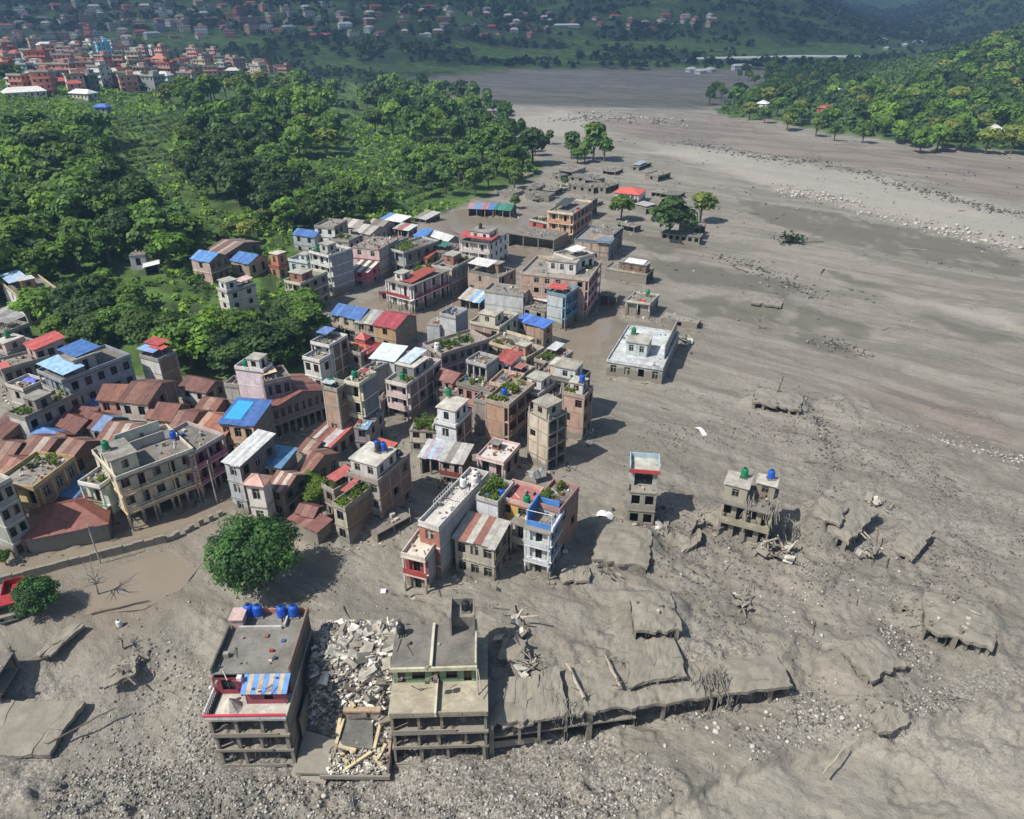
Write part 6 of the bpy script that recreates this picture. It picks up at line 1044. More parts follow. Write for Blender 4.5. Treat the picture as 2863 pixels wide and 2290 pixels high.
bld(14.6,297.6,0.0,1.13,7.0,10.1,2.2,1,'the buried beige house by the spur','beige house buried to its roof at the foot of the wooded spur','ruin',dict(m='a2937c',L='n',R='n',roof='none',mud=.8))
bld(33.8,310.9,0.0,0.99,11.9,10.7,2.4,1,'the wrecked pinkish house','wrecked pinkish house strewn with debris behind the half finished brick shell','ruin',dict(m='b0978a',L='w3',R='o',roof='none',mud=.6,top=[('clutter',10)]))
bld(35.2,331.1,0.0,1.14,8.8,11.0,2.0,1,'the farthest wrecked house','farthest wrecked house of the town below the lone riverside trees','ruin',dict(m='b0a08e',L='w3',R='n',roof='none',mud=.6,top=[('clutter',8)]))
bld(31.4,321.1,0.0,0.22,7.1,4.0,2.4,1,'the far buried wall house','low buried house with a broken roof beyond the wrecked pinkish house','ruin',dict(m='93867a',R='w2',roof='none',mud=.8,top=[('clutter',3)]))
bld(-6.9,273.4,0.0,1.42,5.5,9.5,2.8,1,'the shed with blue and pink sheets','low shed with blue and pink roof sheets near the spur','shed',dict(m='7d7368',L='o3',R='o',roof='shed',rm=['4a7fc0','b07a80','5f93c8','b08a90']))
bld(-0.6,271.8,0.0,1.20,6.1,6.1,2.8,1,'the shed under a green roof','low shed under a dark green roof near the spur','shed',dict(m='6d6a62',L='o2',R='o',roof='gable',rm=['1f7a68','2a8a74','1d7262']))
bld(-44.5,118.3,0.0,1.30,3.0,5.7,12.0,4,'the tall pale pink tower','tall pale pink tower house with a green tank on its roof','building',dict(m='dcc7cc',L='n',mL='e2cdd2',R='w2',mR='a08a94',sl='e0d8d4',roof='wall',top=[('tank',.3,.7,'g'),('stair',.5,.2,2.4,2.4,2.2,'d8d0c8')]))
bld(-44.1,116.6,0.0,0.51,4.7,5.0,10.5,3,'the mauve rear wing of the pink tower','mauve rear wing behind the tall pale pink tower','building',dict(m='8d7f88',R='w3',L='n',sl='a8988a',roof='wall',top=[('clutter',6),('sheet',.1,.2,.6,.9,1.2,'d8b98a')]))
bld(-50.3,120.2,0.0,1.35,3.3,2.7,8.0,3,'the grey block beside the pink tower','plain grey concrete block beside the tall pale pink tower','building',dict(m='b0b0aa',L='n',R='n',roof='wall'))
bld(-43.8,107.6,0.0,1.41,7.1,6.1,7.2,2,'the cream house under a blue roof','cream house with six arched windows under a bright blue roof','building',dict(m='e0b890',L='w3',R='n',mR='8a8078',roof='shedL',rm=['2463ae','2a6ab4','2463ae','2a6ab4','2463ae'],top=[('tarp',.15,.45,.9,.95,'3fa0d8')]))
bld(-42.9,115.0,0.0,0.74,10.8,8.8,6.4,2,'the long arcade under a rust roof','long shop arcade under a rust roof along the shaded flooded street','building',dict(m='857a78',R='w8',mR='877c7a',ground='a',roof='gable',rm=['8a5142','96604e','7d4638','9c6a58','8a5142','a0705c']))
bld(-29.7,110.8,0.0,1.12,3.1,3.1,12.0,4,'the tall brown brick tower','tall brown brick tower with a green tank beside the shaded street','building',dict(m='a9805f',L='k',mL='b48a66',R='k',mR='8a6850',roof='wall',top=[('tank',.45,.75,'g'),('sheet',-.05,.3,.4,1.0,1.2,'a9b5b8')]))
bld(-25.7,112.6,0.0,1.12,4.2,3.1,12.5,4,'the yellowish balcony tower','yellowish balcony tower with a blue grey blank side joined to the brown brick tower','building',dict(m='d6cba8',L='b1',R='n',mR='7f868c',sl='ded6ba',rail='d6cba8',roof='wall',top=[('tank',.3,.8,'g'),('sheet',.35,.1,.7,.5,1.4,'a03a44'),('clutter',6)]))
bld(-30.9,106.4,0.0,1.12,6.8,4.9,3.8,1,'the patchwork roofed house','low house under a patchwork of red white and brown roof sheets','building',dict(m='a89a8a',L='w2',R='w3',roof='shed',rm=['c9564c','a9b5ba','c0a0a0','8c5a4a','7a4a3c','b5b0a8','7a4a3c']))
bld(-24.7,109.6,0.0,1.36,7.1,2.8,5.5,2,'the small grey house below the balcony tower','small cluttered grey house with a pale blue sheet below the yellowish balcony tower','building',dict(m='9a8f92',L='w1',R='w2',sl='8a8a8c',roof='none',top=[('sheet',-.1,.0,.3,.5,.1,'6fa0c8'),('clutter',6)]))
bld(-19.1,121.7,0.0,1.11,11.3,4.7,7.6,3,'the pink fronted brick house','pink fronted brick house with a green tank and a pale tin roof room','building',dict(m='d8c0be',L='b2',R='k',mR='86695c',sl='ddd2cc',rail='d8c0be',roof='wall',top=[('room',.35,.35,5,4,2.6,'8d8d8a'),('sheet',.25,.3,.8,.9,2.9,'b9ccd6'),('tank',.12,.5,'g'),('plants',.03,.05,.25,.6)]))
bld(-9.6,108.3,0.0,1.13,5.8,4.1,6.4,2,'the white stepped house with a blue window','white stepped house with a blue window and a brick flank','building',dict(m='d6dade',L='w1',mL='dadee2',R='k',mR='7d6152',sl='e0e2e2',roof='wall',top=[('room',.25,.35,4.5,4.2,3.0,'dcdcd8'),('tank',.75,.9,'g')]))
bld(-13.3,110.0,0.0,1.41,3.9,4.7,4.6,2,'the vine covered terrace','cream terrace covered in climbing plants beside the white stepped house','building',dict(m='c6c0a8',L='w2',R='n',roof='none',top=[('plants',.0,.0,1.0,1.0),('plants',.0,.3,1.0,1.0),('screen',.0,.1,1.0,.1,1.2,'c9c4ae')]))
bld(-11.9,102.3,0.0,1.28,4.4,3.6,3.8,1,'the ruined kiosk under a pale blue roof','ruined kiosk under a pale blue and pink sheet roof on the mud street','shop',dict(m='a89c8c',L='o2',R='n',roof='shed',rm=['9fb8cc','b8a8b4','a4bccc','b0a0ac','c0c0c0'],mud=.3))
bld(-8.1,99.9,0.0,1.27,4.7,3.7,4.6,2,'the small house with a maroon balcony','small house with a maroon balcony under a grey sheet roof','building',dict(m='b5a698',L='b2',R='n',mR='6f5c52',rail='8a3a34',roof='shed',rm=['a8a49c','bcb8b0','8f8a84','b0aca4']))
bld(-23.8,85.1,0.0,1.04,7.2,2.4,6.4,2,'the roof garden house by the mud street','brown walled house with an overgrown roof garden and a red sheet','building',dict(m='9c8c76',L='w1',mL='c0b8a2',R='n',mR='8a7860',sl='a89c84',roof='wall',top=[('plants',.0,.1,.95,.9),('plants',.0,.0,.8,.6),('sheet',.25,.6,.7,1.0,1.5,'b8524c'),('sheet',.7,.5,1.0,.9,1.3,'a8b4b8')]))
bld(-19.6,89.1,0.0,1.12,8.4,5.5,8.2,3,'the long brick building with blue barrels','long brick building with dark blue tanks and a red roof sheet','building',dict(m='8d7264',L='w3',mL='a8a49c',R='k',mR='806456',sl='a8988a',roof='wall',top=[('room',.15,.5,5,5,2.6,'c9c4bc'),('tank',.45,.4,'k'),('tank',.52,.5,'b'),('tank',.5,.3,'b'),('sheet',.62,.35,1.0,1.0,1.6,'c0563e'),('clutter',10)]))
bld(-34.6,91.4,0.0,1.14,5.3,3.1,5.0,2,'the house under a striped rust roof','house under a striped rust and cream roof behind the big round tree','house',dict(m='b39a8a',L='w1',R='w2',mR='7d6a5e',roof='gable',rm=['8d5b4c','c2b5a8','8d5b4c','b8a89a','7f4c3e']))
bld(-32.5,96.8,0.0,1.08,7.5,2.7,4.4,1,'the house under a faded brown roof','long house under a faded brown roof behind the mass of vines','house',dict(m='94806f',L='w1',R='w3',roof='gable',rm=['84503f','8f6552','7a4636','9c7c6a']))
bld(-29.4,87.4,0.0,1.26,2.5,2.7,3.6,1,'the little shed under a maroon roof','little shed under a maroon roof beside the big round tree','shed',dict(m='5d544c',L='w1',R='n',roof='gable',rm=['7d4a40','8a564a','744238']))
bld(-28.2,84.5,0.0,0.97,2.6,5.6,3.0,1,'the low house under a worn red roof','low house under a worn red roof at the big round tree','house',dict(m='8f8678',L='n',R='n',roof='shed',rm=['84504a','96645c','7d4842','8e5a52']))
bld(-39.2,89.5,0.0,-0.19,2.7,2.2,8.0,2,'the little white turret','little white turret with a pink pyramid roof beside the tin roofed house','turret',dict(m='e0d6cc',R='w1',L='n',roof='hip',rm=['c08a78'],rise=1.1))
bld(-36.0,95.7,0.0,1.29,4.6,3.7,6.6,2,'the house under a curved steel blue roof','house under a curved steel blue roof beside the white turret','building',dict(m='c4b394',L='w2',R='n',mR='8a8378',roof='shed',rm=['4a86b4','5591bc','4a82ae','5a96c0']))
bld(-40.7,92.0,0.0,1.16,7.9,2.9,9.4,3,'the tall tin roofed house at the corner','tall narrow house under a long white tin roof facing the cream hotel','building',dict(m='a9adb0',L='w1',mL='b0b6ba',R='w3',mR='7f746e',roof='shed',rm=['bcc0c0','c9cccb','b0b4b4','d2d4d2','bfc2c2','c9cbca']))
bld(-19.8,85.6,0.0,0.79,6.3,4.0,1.7,1,'the broken concrete platform','broken low concrete platform standing in the mud street','ruin',dict(m='a8a08e',R='o',L='n',roof='none',mud=.5))
bld(-1.3,111.1,0.0,1.06,9.4,3.9,9.0,3,'the orange brick house with a roof garden','orange brick house with brick balconies and a potted roof garden','building',dict(m='b57f5c',L='k',mL='bb8560',R='b3',mR='8a5a48',sl='b59c84',rail='a07a64',roof='wall',top=[('plants',.05,.05,.6,.9),('tank',.35,.5,'b'),('clutter',5),('plants',.55,.1,.95,.9)]))
bld(12.7,114.0,0.0,1.11,4.2,4.2,9.0,3,"the pink brick house at the flow's edge",'pink brick house with a blue tank at the edge of the mud flow','building',dict(m='c08a70',L='k',mL='c4907a',R='k',mR='86604c',sl='b5a08c',roof='wall',top=[('plants',.02,.5,.35,.95),('tank',.3,.25,'b'),('room',.45,.4,2.4,2.4,2.2,'d8d4cc')]))
bld(6.0,103.9,0.0,0.77,4.5,4.8,10.2,4,'the gutted narrow tower','gutted narrow tower with torn brick panels at the edge of the mud flow','building',dict(m='c0b49c',L='k',mL='c8b49a',R='o',mR='8a7f70',sl='b0a692',roof='none',mud=.4,top=[('room',.1,.35,3.5,3,2.2,'b8b09c'),('clutter',8),('reb',)]))
bld(-1.1,101.1,0.0,1.13,5.5,4.8,4.2,1,'the low pink house with a cream roof','low pink house with a pale cream flat roof and pink parapets','building',dict(m='d2b8b0',L='b2',R='w2',mR='8a6a62',sl='dcb8b4',rail='d8c0b8',roof='wall',roofcol='d6cec4',top=[('clutter',4),('stair',.6,.7,1.2,1.2,1.1,'a05a50')]))
bld(-4.1,120.2,0.0,1.05,4.2,7.3,6.8,2,'the long salmon house','long salmon coloured house with a grey cluttered roof','building',dict(m='c48a80',L='w4',R='w2',sl='8a8478',roof='wall',top=[('clutter',10),('plants',.3,.3,.7,.8)]))
bld(-4.8,124.5,0.0,1.02,4.3,4.5,10.0,3,'the grey open gallery house','grey house with an open white columned top gallery','building',dict(m='b5b7b8',L='o3',R='n',mR='a2a8aa',sl='b5b5b0',roof='wall',top=[('clutter',8)]))
bld(-0.3,128.0,0.0,1.06,4.4,3.4,9.0,3,'the white house under a dull red roof','white house under a dull red roof behind the grey open gallery house','building',dict(m='dedcd8',L='w2',R='w1',roof='shed',rm=['a8443e','b04c44','9e3e38']))
bld(5.2,118.9,0.0,0.98,5.2,4.0,7.2,2,'the pale blue house among crowded roofs','pale blue house with white balconies among crowded roofs','building',dict(m='b4c0ca',L='b2',R='w2',sl='ccd2d4',rail='a8b8c4',roof='wall',top=[('room',.3,.3,3,3,2.4,'dcd8d0'),('clutter',6),('sheet',.0,.55,.5,1.0,.8,'b06a62')]))
bld(12.7,121.2,0.0,1.12,4.9,9.0,8.2,3,'the wide dark house with a white roof room','wide dark house with a white and blue roof room near the mud flow','building',dict(m='8f7262',L='w5',mL='9a9690',R='k',mR='6d5042',sl='7d7a72',roof='wall',top=[('room',.15,.25,7,4,2.5,'d2d6d8'),('plants',.05,.1,.3,.5),('room',.55,.6,3,3,2.2,'d8b89c'),('clutter',12)]))
bld(-0.1,120.1,0.0,1.13,5.7,4.5,7.8,2,'the peach house among crowded roofs','peach coloured house with a planted roof between salmon and pale blue houses','building',dict(m='cfa58c',L='w3',R='w2',sl='d8b8a0',roof='wall',top=[('plants',.1,.1,.9,.5),('clutter',8)]))
bld(-11.5,126.0,0.0,1.00,4.3,4.1,6.0,2,'the pinkish house under a brown roof','pinkish house under a dull brown roof next to the pink fronted brick house','building',dict(m='b08078',L='b2',R='n',roof='gable',rm=['8d5a50','9a665a','84524a']))
bld(-11.1,75.3,0.0,1.23,5.5,3.4,6.0,2,'the red and white fronted end','low front end with red and white balconies before the long grey wall','building',dict(m='a8443e',L='b1',R='n',mR='a6a9aa',sl='d8c4b8',rail='b03a38',roof='wall',roofcol='d9ceb8'))
bld(-9.6,77.0,0.0,1.12,14.2,3.1,9.2,3,'the long house with a grey blank wall','long narrow house with a blank grey flank and white roof railings','building',dict(m='b5908a',L='w1',mL='b5705c',R='n',mR='a3a7aa',sl='cfcac2',roof='wall',roofcol='cfcac0',top=[('clutter',6),('tank',.88,.4,'w'),('tank',.7,.6,'w'),('tank',.78,.2,'w'),('rails',.25,.1,.6,.9)]))
bld(-2.4,76.8,0.0,1.19,4.9,5.8,6.4,2,'the grey house under a rust patched roof','grey two storey house under a pale roof with rust patches','building',dict(m='b5ac98',L='w3',R='w2',mR='7d7264',sl='a39c8e',roof='shed',rm=['aeaaa0','a8a49a','8f5a4c','b5b0a4','9a6454','aca89c'],ground='o'))
bld(-2.0,82.5,0.0,1.13,5.2,3.3,9.2,3,'the white house with a lush roof garden','white walled house with a lush green garden covering its roof','building',dict(m='c9cdd2',L='n',mL='cdd1d6',R='k',mR='7d7060',sl='b5b5b0',roof='wall',top=[('plants',.0,.0,1.0,1.0),('plants',.1,.1,.9,.9),('plants',.0,.2,.9,1.0)]))
bld(5.3,78.1,0.0,1.17,4.2,3.6,8.2,3,'the house with a blue roof terrace','white house with a bright blue walled roof terrace above the mud','building',dict(m='cfd2d4',L='b1',mL='d2d4d2',R='w3',mR='7f8a98',sl='d8dcdc',rail='c2c8cc',roof='none',top=[('bluewalls',)]))
bld(6.5,81.0,0.0,1.07,6.3,3.9,9.0,3,'the brick house behind the blue terrace','brick house with scattered roof plants behind the bright blue terrace','building',dict(m='a88a7c',L='n',mL='d0c0b8',R='k',mR='8d6c5e',sl='b58078',roof='wall',top=[('plants',.2,.3,.6,.95),('plants',.55,.5,.95,.95),('clutter',8)]))
bld(2.2,82.0,0.0,1.07,4.4,2.4,6.4,2,'the shaded house beside the blue terrace','narrow shaded house with open floors beside the bright blue terrace','building',dict(m='c2b8ac',L='b1',R='n',sl='d0c8bc',roof='none',top=[('clutter',6)]))
bld(2.5,82.7,0.0,1.12,4.5,4.8,8.6,3,'the yellow house with a red terrace','yellow house with a red roof terrace and green and blue tanks','building',dict(m='d8b04c',L='w2',R='w1',sl='d0a898',roof='wall',roofcol='b86a62',top=[('tank',.1,.15,'g'),('tank',.05,.95,'b'),('clutter',4)]))
bld(17.4,89.5,0.0,-0.14,4.0,5.0,6.6,2,'the narrow tower standing in the mud','narrow five storey tower coated in mud with a red white and blue top terrace','building',dict(m='a8a79c',L='n',R='w2',mR='a8a79c',sl='a8a292',rail='a39c88',roof='none',mud=.75,top=[('bluewalls2',)]))
bld(30.7,87.5,0.0,-0.44,7.1,6.0,6.6,2,'the four storey ruin draped in roots','four storey mud coated ruin with a green tank and torn roots hanging over it','building',dict(m='a8a28c',R='b4',mR='a39a80',E='n',sl='aaa48c',rail='a8a088',roof='none',mud=.6,top=[('room',.0,.0,3.2,3.4,2.7,'a9a28e'),('room',.9,.8,2.6,2.2,2.2,'9d957f'),('tank',.3,.42,'g'),('tank',.8,.75,'b'),('clutter',14),('roots',.5,.1),('roots',.95,.3)]))
bld(48.1,83.4,0.0,0.78,9.7,3.4,2.4,1,'the tilted roof with a raised box','tilted mud covered roof slab with a smaller box on top','ruin',dict(m='8a8270',L='o2',R='o3',roof='none',mud=1,tilt=(.03,-.04)))
bld(47.5,85.9,0.0,0.99,5.0,3.2,3.6,1,'the small buried upper room','small mud covered upper room rising from the tilted roof slab','ruin',dict(m='8a8270',L='o',R='n',roof='none',mud=1))
bld(56.2,81.0,0.0,0.75,7.8,2.3,1.6,1,'the buried roof beyond the tilted one','mud covered roof corner tilting out of the mud beyond the tilted roof slab','ruin',dict(m='8a8270',L='o',R='o2',roof='none',mud=1,tilt=(.02,-.05)))
bld(47.0,126.3,0.0,-0.40,8.5,6.0,2.0,1,'the buried roof with a bent post','mud covered flat roof with a bent post in the middle of the flow','ruin',dict(m='8a8270',R='o4',L='n',roof='none',mud=1,top=[('reb',)]))
bld(29.3,89.8,0.0,-0.87,3.0,4.5,1.5,1,'the slab beside the four storey ruin','mud covered slab leaning against the four storey ruin','ruin',dict(m='8a8270',R='o',L='n',roof='none',mud=1))
bld(62.8,182.2,0.0,-0.41,7.2,5.0,1.3,1,'the lone flat roof in the flow','lone rectangular roof barely rising from the smooth mud flow','ruin',dict(m='8a8270',R='n',L='n',roof='none',mud=1))
bld(51.4,66.6,0.0,-0.41,7.0,7.0,2.4,1,'the crushed house at the eastern edge','crushed house with a mud covered roof and dark openings at the eastern edge','ruin',dict(m='6f675a',R='o5',L='n',E='o2',roof='none',mud=1,tilt=(.0,.01),top=[('reb',),('clutter',6)]))
bld(51.1,71.6,0.0,-0.61,2.7,3.0,1.3,1,'the sunken slab by the crushed house','sunken mud covered slab next to the crushed house','ruin',dict(m='6f675a',R='o2',L='n',roof='none',mud=1))
bld(41.8,60.1,0.0,0.40,5.4,4.5,1.2,1,'the half sunken roof east of the long row','half sunken mud covered roof with a dark slot below its edge','ruin',dict(m='6f675a',R='o2',L='n',roof='none',mud=1))
bld(15.4,66.5,0.0,0.00,5.2,6.0,2.4,1,'the buried house with an open front','buried house with a level mud covered roof and an open dark front','ruin',dict(m='6f675a',R='o3',L='n',roof='none',mud=1,top=[('clutter',2)]))
bld(11.7,80.4,0.0,-0.20,7.1,8.0,1.6,1,'the broad buried roof by the blue terrace','broad mud covered roof near the house with the blue terrace','ruin',dict(m='8a8270',R='n',E='o2',L='n',roof='none',mud=1))
bld(-51.2,241.3,0.0,1.11,7.8,7.8,4.6,1,'the grey sheet roofed house behind the pink house','low house under weathered grey sheets between white house and pink house','house',dict(m='b0a59a',L='w2',R='w1',roof='gable',rm=['9a9288','c2bcb0','8a8278','a8a096']))
bld(-45.6,233.7,0.0,1.04,8.5,6.9,4.6,1,'the long weathered roofed house','low house under a long pale weathered roof above the bare grey flank','house',dict(m='a59a90',L='w1',R='w3',roof='gable',rm=['b0aaa0','8d8379','bfb9ae','9c948a']))
bld(-43.5,243.5,0.0,1.05,7.2,6.2,4.0,1,'the dull brown grey roofed house','low house under a dull brown grey roof at the forest edge','house',dict(m='9a9088',L='w1',R='w2',roof='gable',rm=['8f867c','7d6a60','a89f94']))
bld(-49.6,220.0,0.0,1.17,6.2,6.4,6.0,2,'the grey flat roofed house beside the dark blue roof','grey flat roofed house with junk between dark blue roof and pink house','house',dict(m='a8a09c',L='w1',R='w2',roof='wall',top=[('clutter',10),('plants',.4,.3,.9,.9)]))
bld(-37.1,222.0,0.0,1.02,8.6,4.0,5.0,2,'the cluttered roof wedged beside the grey green house','cluttered flat roof wedged beside the grey green plant roof house','house',dict(m='97918a',L='w1',R='w2',roof='none',top=[('clutter',8),('reb',)]))
bld(-19.2,211.8,0.0,1.08,9.8,5.2,5.2,2,'the house with teal roof sheets','grey house with teal roof sheets between tent roof and white columns','house',dict(m='8d8a86',L='w1',R='w3',roof='none',top=[('clutter',12),('sheet',.1,.2,.5,.8,1.4,'2f7a6c')]))
bld(-26.2,124.1,0.0,0.94,4.3,2.4,9.0,3,'the narrow grey house behind the yellowish tower','narrow grey house behind the yellowish balcony tower','house',dict(m='9a9ea2',L='w1',R='n',roof='wall',top=[('clutter',6)]))
bld(-4.8,115.8,0.0,1.11,3.2,2.4,7.0,2,'the pebbled grey house behind the white stepped house','pebbled grey house between white stepped house and orange brick house','house',dict(m='9a948a',L='n',R='w2',roof='wall',top=[('clutter',6),('reb',)]))
bld(6.0,117.8,0.0,0.90,5.5,4.3,6.0,2,'the dark house wedged behind the gutted tower','dark cluttered house wedged between gutted tower and pale blue house','house',dict(m='8a7a6c',L='w2',R='k',roof='none',top=[('clutter',12),('reb',),('sheet',.1,.3,.5,.9,1.3,'9c8f86')]))
bld(-9.4,123.2,0.0,1.02,3.4,6.3,4.6,2,'the low brown house before the salmon house','low brown house in front of the long salmon coloured house','house',dict(m='a89282',L='w3',R='w1',sl='8f877a',roof='none',top=[('clutter',10)]))
bld(0.5,142.3,0.0,0.93,7.1,7.8,5.2,2,'the house with a cream parapet','house with a cream scalloped parapet below the brick front cream house','house',dict(m='b5a58c',L='w3',R='w3',sl='d6c6a0',roof='wall',top=[('clutter',10),('plants',.1,.2,.4,.8)]))
bld(2.9,137.6,0.0,0.93,6.4,5.1,5.4,2,'the house with an orange roof room','house with an orange roof room at the mud flow below the white ruin','house',dict(m='a89a8c',L='w2',R='w3',sl='c9b8a0',roof='wall',top=[('clutter',10),('room',.3,.4,2.4,2.4,2.2,'c98a70')]))
bld(8.4,134.3,0.0,0.97,7.5,4.6,5.6,2,'the house with a tin roof terrace','brown house with roof plants and a tin sheet at the mud flow','house',dict(m='9c8c7c',L='w2',R='w3',sl='b5a894',roof='wall',top=[('clutter',10),('plants',.1,.1,.6,.9),('sheet',.5,.4,1.0,.9,1.4,'c0c4c6')]))
bld(8.0,169.3,0.0,0.97,7.8,6.9,3.6,1,'the low broken house beside the pale wall','low broken house between the blank pale wall and teal balconies','house',dict(m='a8a29a',L='w2',R='w1',roof='none',mud=.3,top=[('clutter',10),('sheet',.5,.3,1.0,.9,.8,'d0d0cc')]))
bld(-112.8,152.4,0.0,1.20,5.3,6.0,5.0,2,'the dark grey house under the green tank','dark grey house behind the bright red roof at the western edge','house',dict(m='6f6b68',L='w1',R='w3',roof='wall',top=[('clutter',10),('sheet',.3,.2,.7,.8,1.5,'8a8580')]))
bld(-87.9,121.3,0.0,1.20,2.5,4.3,3.6,1,'the small brown roofed house beside the plant roof house','small house under a dull brown roof tucked beside the grey plant roof house','house',dict(m='7d736a',L='w1',R='w1',roof='gable',rm=['6f4438','7a5244','5f3c32']))
bld(-24.2,87.5,0.0,0.93,2.4,2.6,3.0,1,'the low wall house at the roof garden house','low muddy annex at the foot of the roof garden house','house',dict(m='8a8276',L='n',R='n',roof='none',mud=.4,top=[('clutter',5)]))
bld(-31.3,138.6,0.0,1.04,3.3,5.6,6.0,2,'the grey brown house beneath the pagoda roof','grey brown flat roofed house beneath the red pagoda roof','house',dict(m='8d8078',L='w2',R='w1',roof='wall',top=[('clutter',9),('plants',.2,.2,.8,.8)]))
bld(-26.6,90.4,0.0,0.89,6.4,2.8,5.6,2,'the planted annex of the roof garden house','brown planted annex with a red sheet beside the roof garden house','house',dict(m='8f8274',L='w1',R='n',roof='wall',top=[('plants',.0,.0,.9,.9),('sheet',.1,.1,.7,.9,1.5,'b8524c')]))
bld(-5.1,124.8,0.0,1.00,3.6,4.5,6.6,2,'the cluttered roof before the grey gallery','flat roofed house heaped with junk before the grey open gallery house','house',dict(m='9c8f84',L='w2',R='w2',roof='none',top=[('clutter',14),('reb',),('plants',.5,.1,.9,.6)]))
bld(1.7,126.3,0.0,0.92,4.5,3.4,7.0,2,'the buff house among crowded roofs','buff coloured house with a dull red sheet among crowded roofs','house',dict(m='b5a290',L='w2',R='w2',roof='wall',top=[('clutter',12),('sheet',.1,.1,.6,.8,1.4,'a8685c')]))
bld(-24.8,122.2,0.0,1.12,4.1,3.1,4.0,1,'the low grey house in the lane','low grey house in the lane before the pink fronted brick house','house',dict(m='8f8a84',L='w1',R='w1',roof='none',top=[('clutter',8)]))
bld(-33.9,104.6,0.0,1.02,4.4,2.7,3.4,1,'the low house under rust sheets by the patchwork roof','low house under rust and grey sheets before the patchwork roofed house','house',dict(m='9a8c80',L='w1',R='w2',roof='gable',rm=['84503f','a08a7a','7a4636']))
bld(-88.3,113.1,0.0,1.21,3.8,3.4,4.4,1,'the low house below the plant roof house','low house under a brown roof just below the grey plant roof house','house',dict(m='9a8f86',L='w1',R='w2',roof='gable',rm=['7d4a3c','8f6554','6d4034']))
bld(4.8,337.5,0.0,1.02,9.7,4.7,1.6,1,'the half buried house at the foot of the spur trees','half buried mud coated house at the foot of the spur trees','ruin',dict(m='7a6f62',R='w2',L='n',roof='none',mud=.7,top=[('clutter',8),('reb',)]))
bld(9.9,310.1,0.0,1.13,10.0,4.7,2.2,1,'the half buried house behind the green roofed shed','half buried mud coated house behind the green roofed shed','ruin',dict(m='8f8272',R='n',L='w1',roof='none',mud=.7,top=[('clutter',8),('reb',)]))
bld(17.5,306.1,0.0,1.11,7.9,5.5,2.3,1,'the half buried house between the spur rubble and the brick shell','half buried mud coated house between the spur rubble and the brick shell','ruin',dict(m='8f8272',R='o2',L='o1',roof='none',mud=.7,top=[('clutter',8),('reb',)]))
bld(27.4,343.4,0.0,1.00,12.9,7.1,2.5,1,'the half buried house just below the spur tip clump','half buried mud coated house just below the spur tip clump','ruin',dict(m='9a8f84',R='n',L='o1',roof='none',mud=.7,top=[('clutter',8),('reb',)]))
bld(34.3,325.7,0.0,0.74,8.7,4.2,2.4,1,'the half buried house beside the wrecked pinkish house','half buried mud coated house beside the wrecked pinkish house','ruin',dict(m='8f8272',R='n',L='w1',roof='none',mud=.7,top=[('clutter',6)]))
bld(38.8,310.9,0.0,0.90,10.5,4.0,2.6,1,'the half buried house near the brick shell','half buried mud coated house near the brick shell','ruin',dict(m='8f8272',R='o3',L='w1',roof='none',mud=.7,top=[('clutter',8),('reb',)]))
bld(47.1,345.9,0.0,1.04,8.8,6.3,2.0,1,'the half buried house by the row of dark open bays','half buried mud coated house by the row of dark open bays','ruin',dict(m='8f8272',R='o3',L='o1',roof='none',mud=.7,top=[('clutter',8),('reb',)]))
bld(59.4,355.9,0.0,0.99,13.9,4.6,2.2,1,'the half buried house at the river bend shore','half buried mud coated house at the river bend shore','ruin',dict(m='8f8272',R='o2',L='w1',roof='none',mud=.7,top=[('sheet',.1,.1,.7,.9,.5,'8fa4b4')]))
bld(64.5,334.0,0.0,0.81,9.9,6.9,2.3,1,'the half buried house east of the orange red roof','half buried mud coated house east of the orange red roof','ruin',dict(m='a08c7c',R='o2',L='w1',roof='wall',mud=.7,top=[('clutter',8),('reb',)]))
bld(65.7,297.7,0.0,0.92,7.3,7.4,2.3,1,'the half buried house between the dark and olive riverside trees','half buried mud coated house between the dark and olive riverside trees','ruin',dict(m='8f8272',R='o2',L='o1',roof='none',mud=.7,top=[('clutter',6)]))
bld(0.5,304.1,0.0,0.99,8.3,7.8,1.6,1,'the half buried house where the terraces meet the mud','half buried mud coated house where the terraces meet the mud','ruin',dict(m='9a8f84',R='n',L='n',roof='none',mud=.7,top=[('clutter',6)]))
bld(21.6,336.0,0.0,0.71,4.7,5.3,1.9,1,'the half buried house west of the pinkish wreck','half buried mud coated house west of the pinkish wreck','ruin',dict(m='a08c7c',R='w2',L='w1',roof='wall',mud=.7,top=[('clutter',8),('reb',)]))
bld(44.4,289.1,0.0,0.62,5.3,6.8,1.9,1,'the half buried house behind the bright riverside tree','half buried mud coated house behind the bright riverside tree','ruin',dict(m='9a8f84',R='o2',L='o1',roof='wall',mud=.7,top=[('clutter',8),('reb',)]))
bld(50.2,277.5,0.0,0.65,8.5,7.8,2.0,1,'the half buried house in front of the orange red roof','half buried mud coated house in front of the orange red roof','ruin',dict(m='9a8f84',R='o3',L='n',roof='none',mud=.7,top=[('sheet',.1,.1,.7,.9,.5,'b0aca4')]))
bld(29.7,286.3,0.0,0.84,9.3,7.8,1.3,1,'the half buried house beside the orange balcony house','half buried mud coated house beside the orange balcony house','ruin',dict(m='7a6f62',R='w2',L='w1',roof='none',mud=.7,top=[('clutter',8),('reb',)]))
bld(42.2,252.6,0.0,0.84,4.1,7.1,1.9,1,'the half buried house before the dark riverside tree','half buried mud coated house before the dark riverside tree','ruin',dict(m='8f8272',R='o2',L='o1',roof='none',mud=.7,top=[('clutter',6)]))
bld(61.8,248.8,0.0,0.57,5.6,7.0,2.6,1,'the half buried house at the foot of the olive tree','half buried mud coated house at the foot of the olive tree','ruin',dict(m='a08c7c',R='o2',L='w1',roof='none',mud=.7,top=[('clutter',8),('reb',)]))
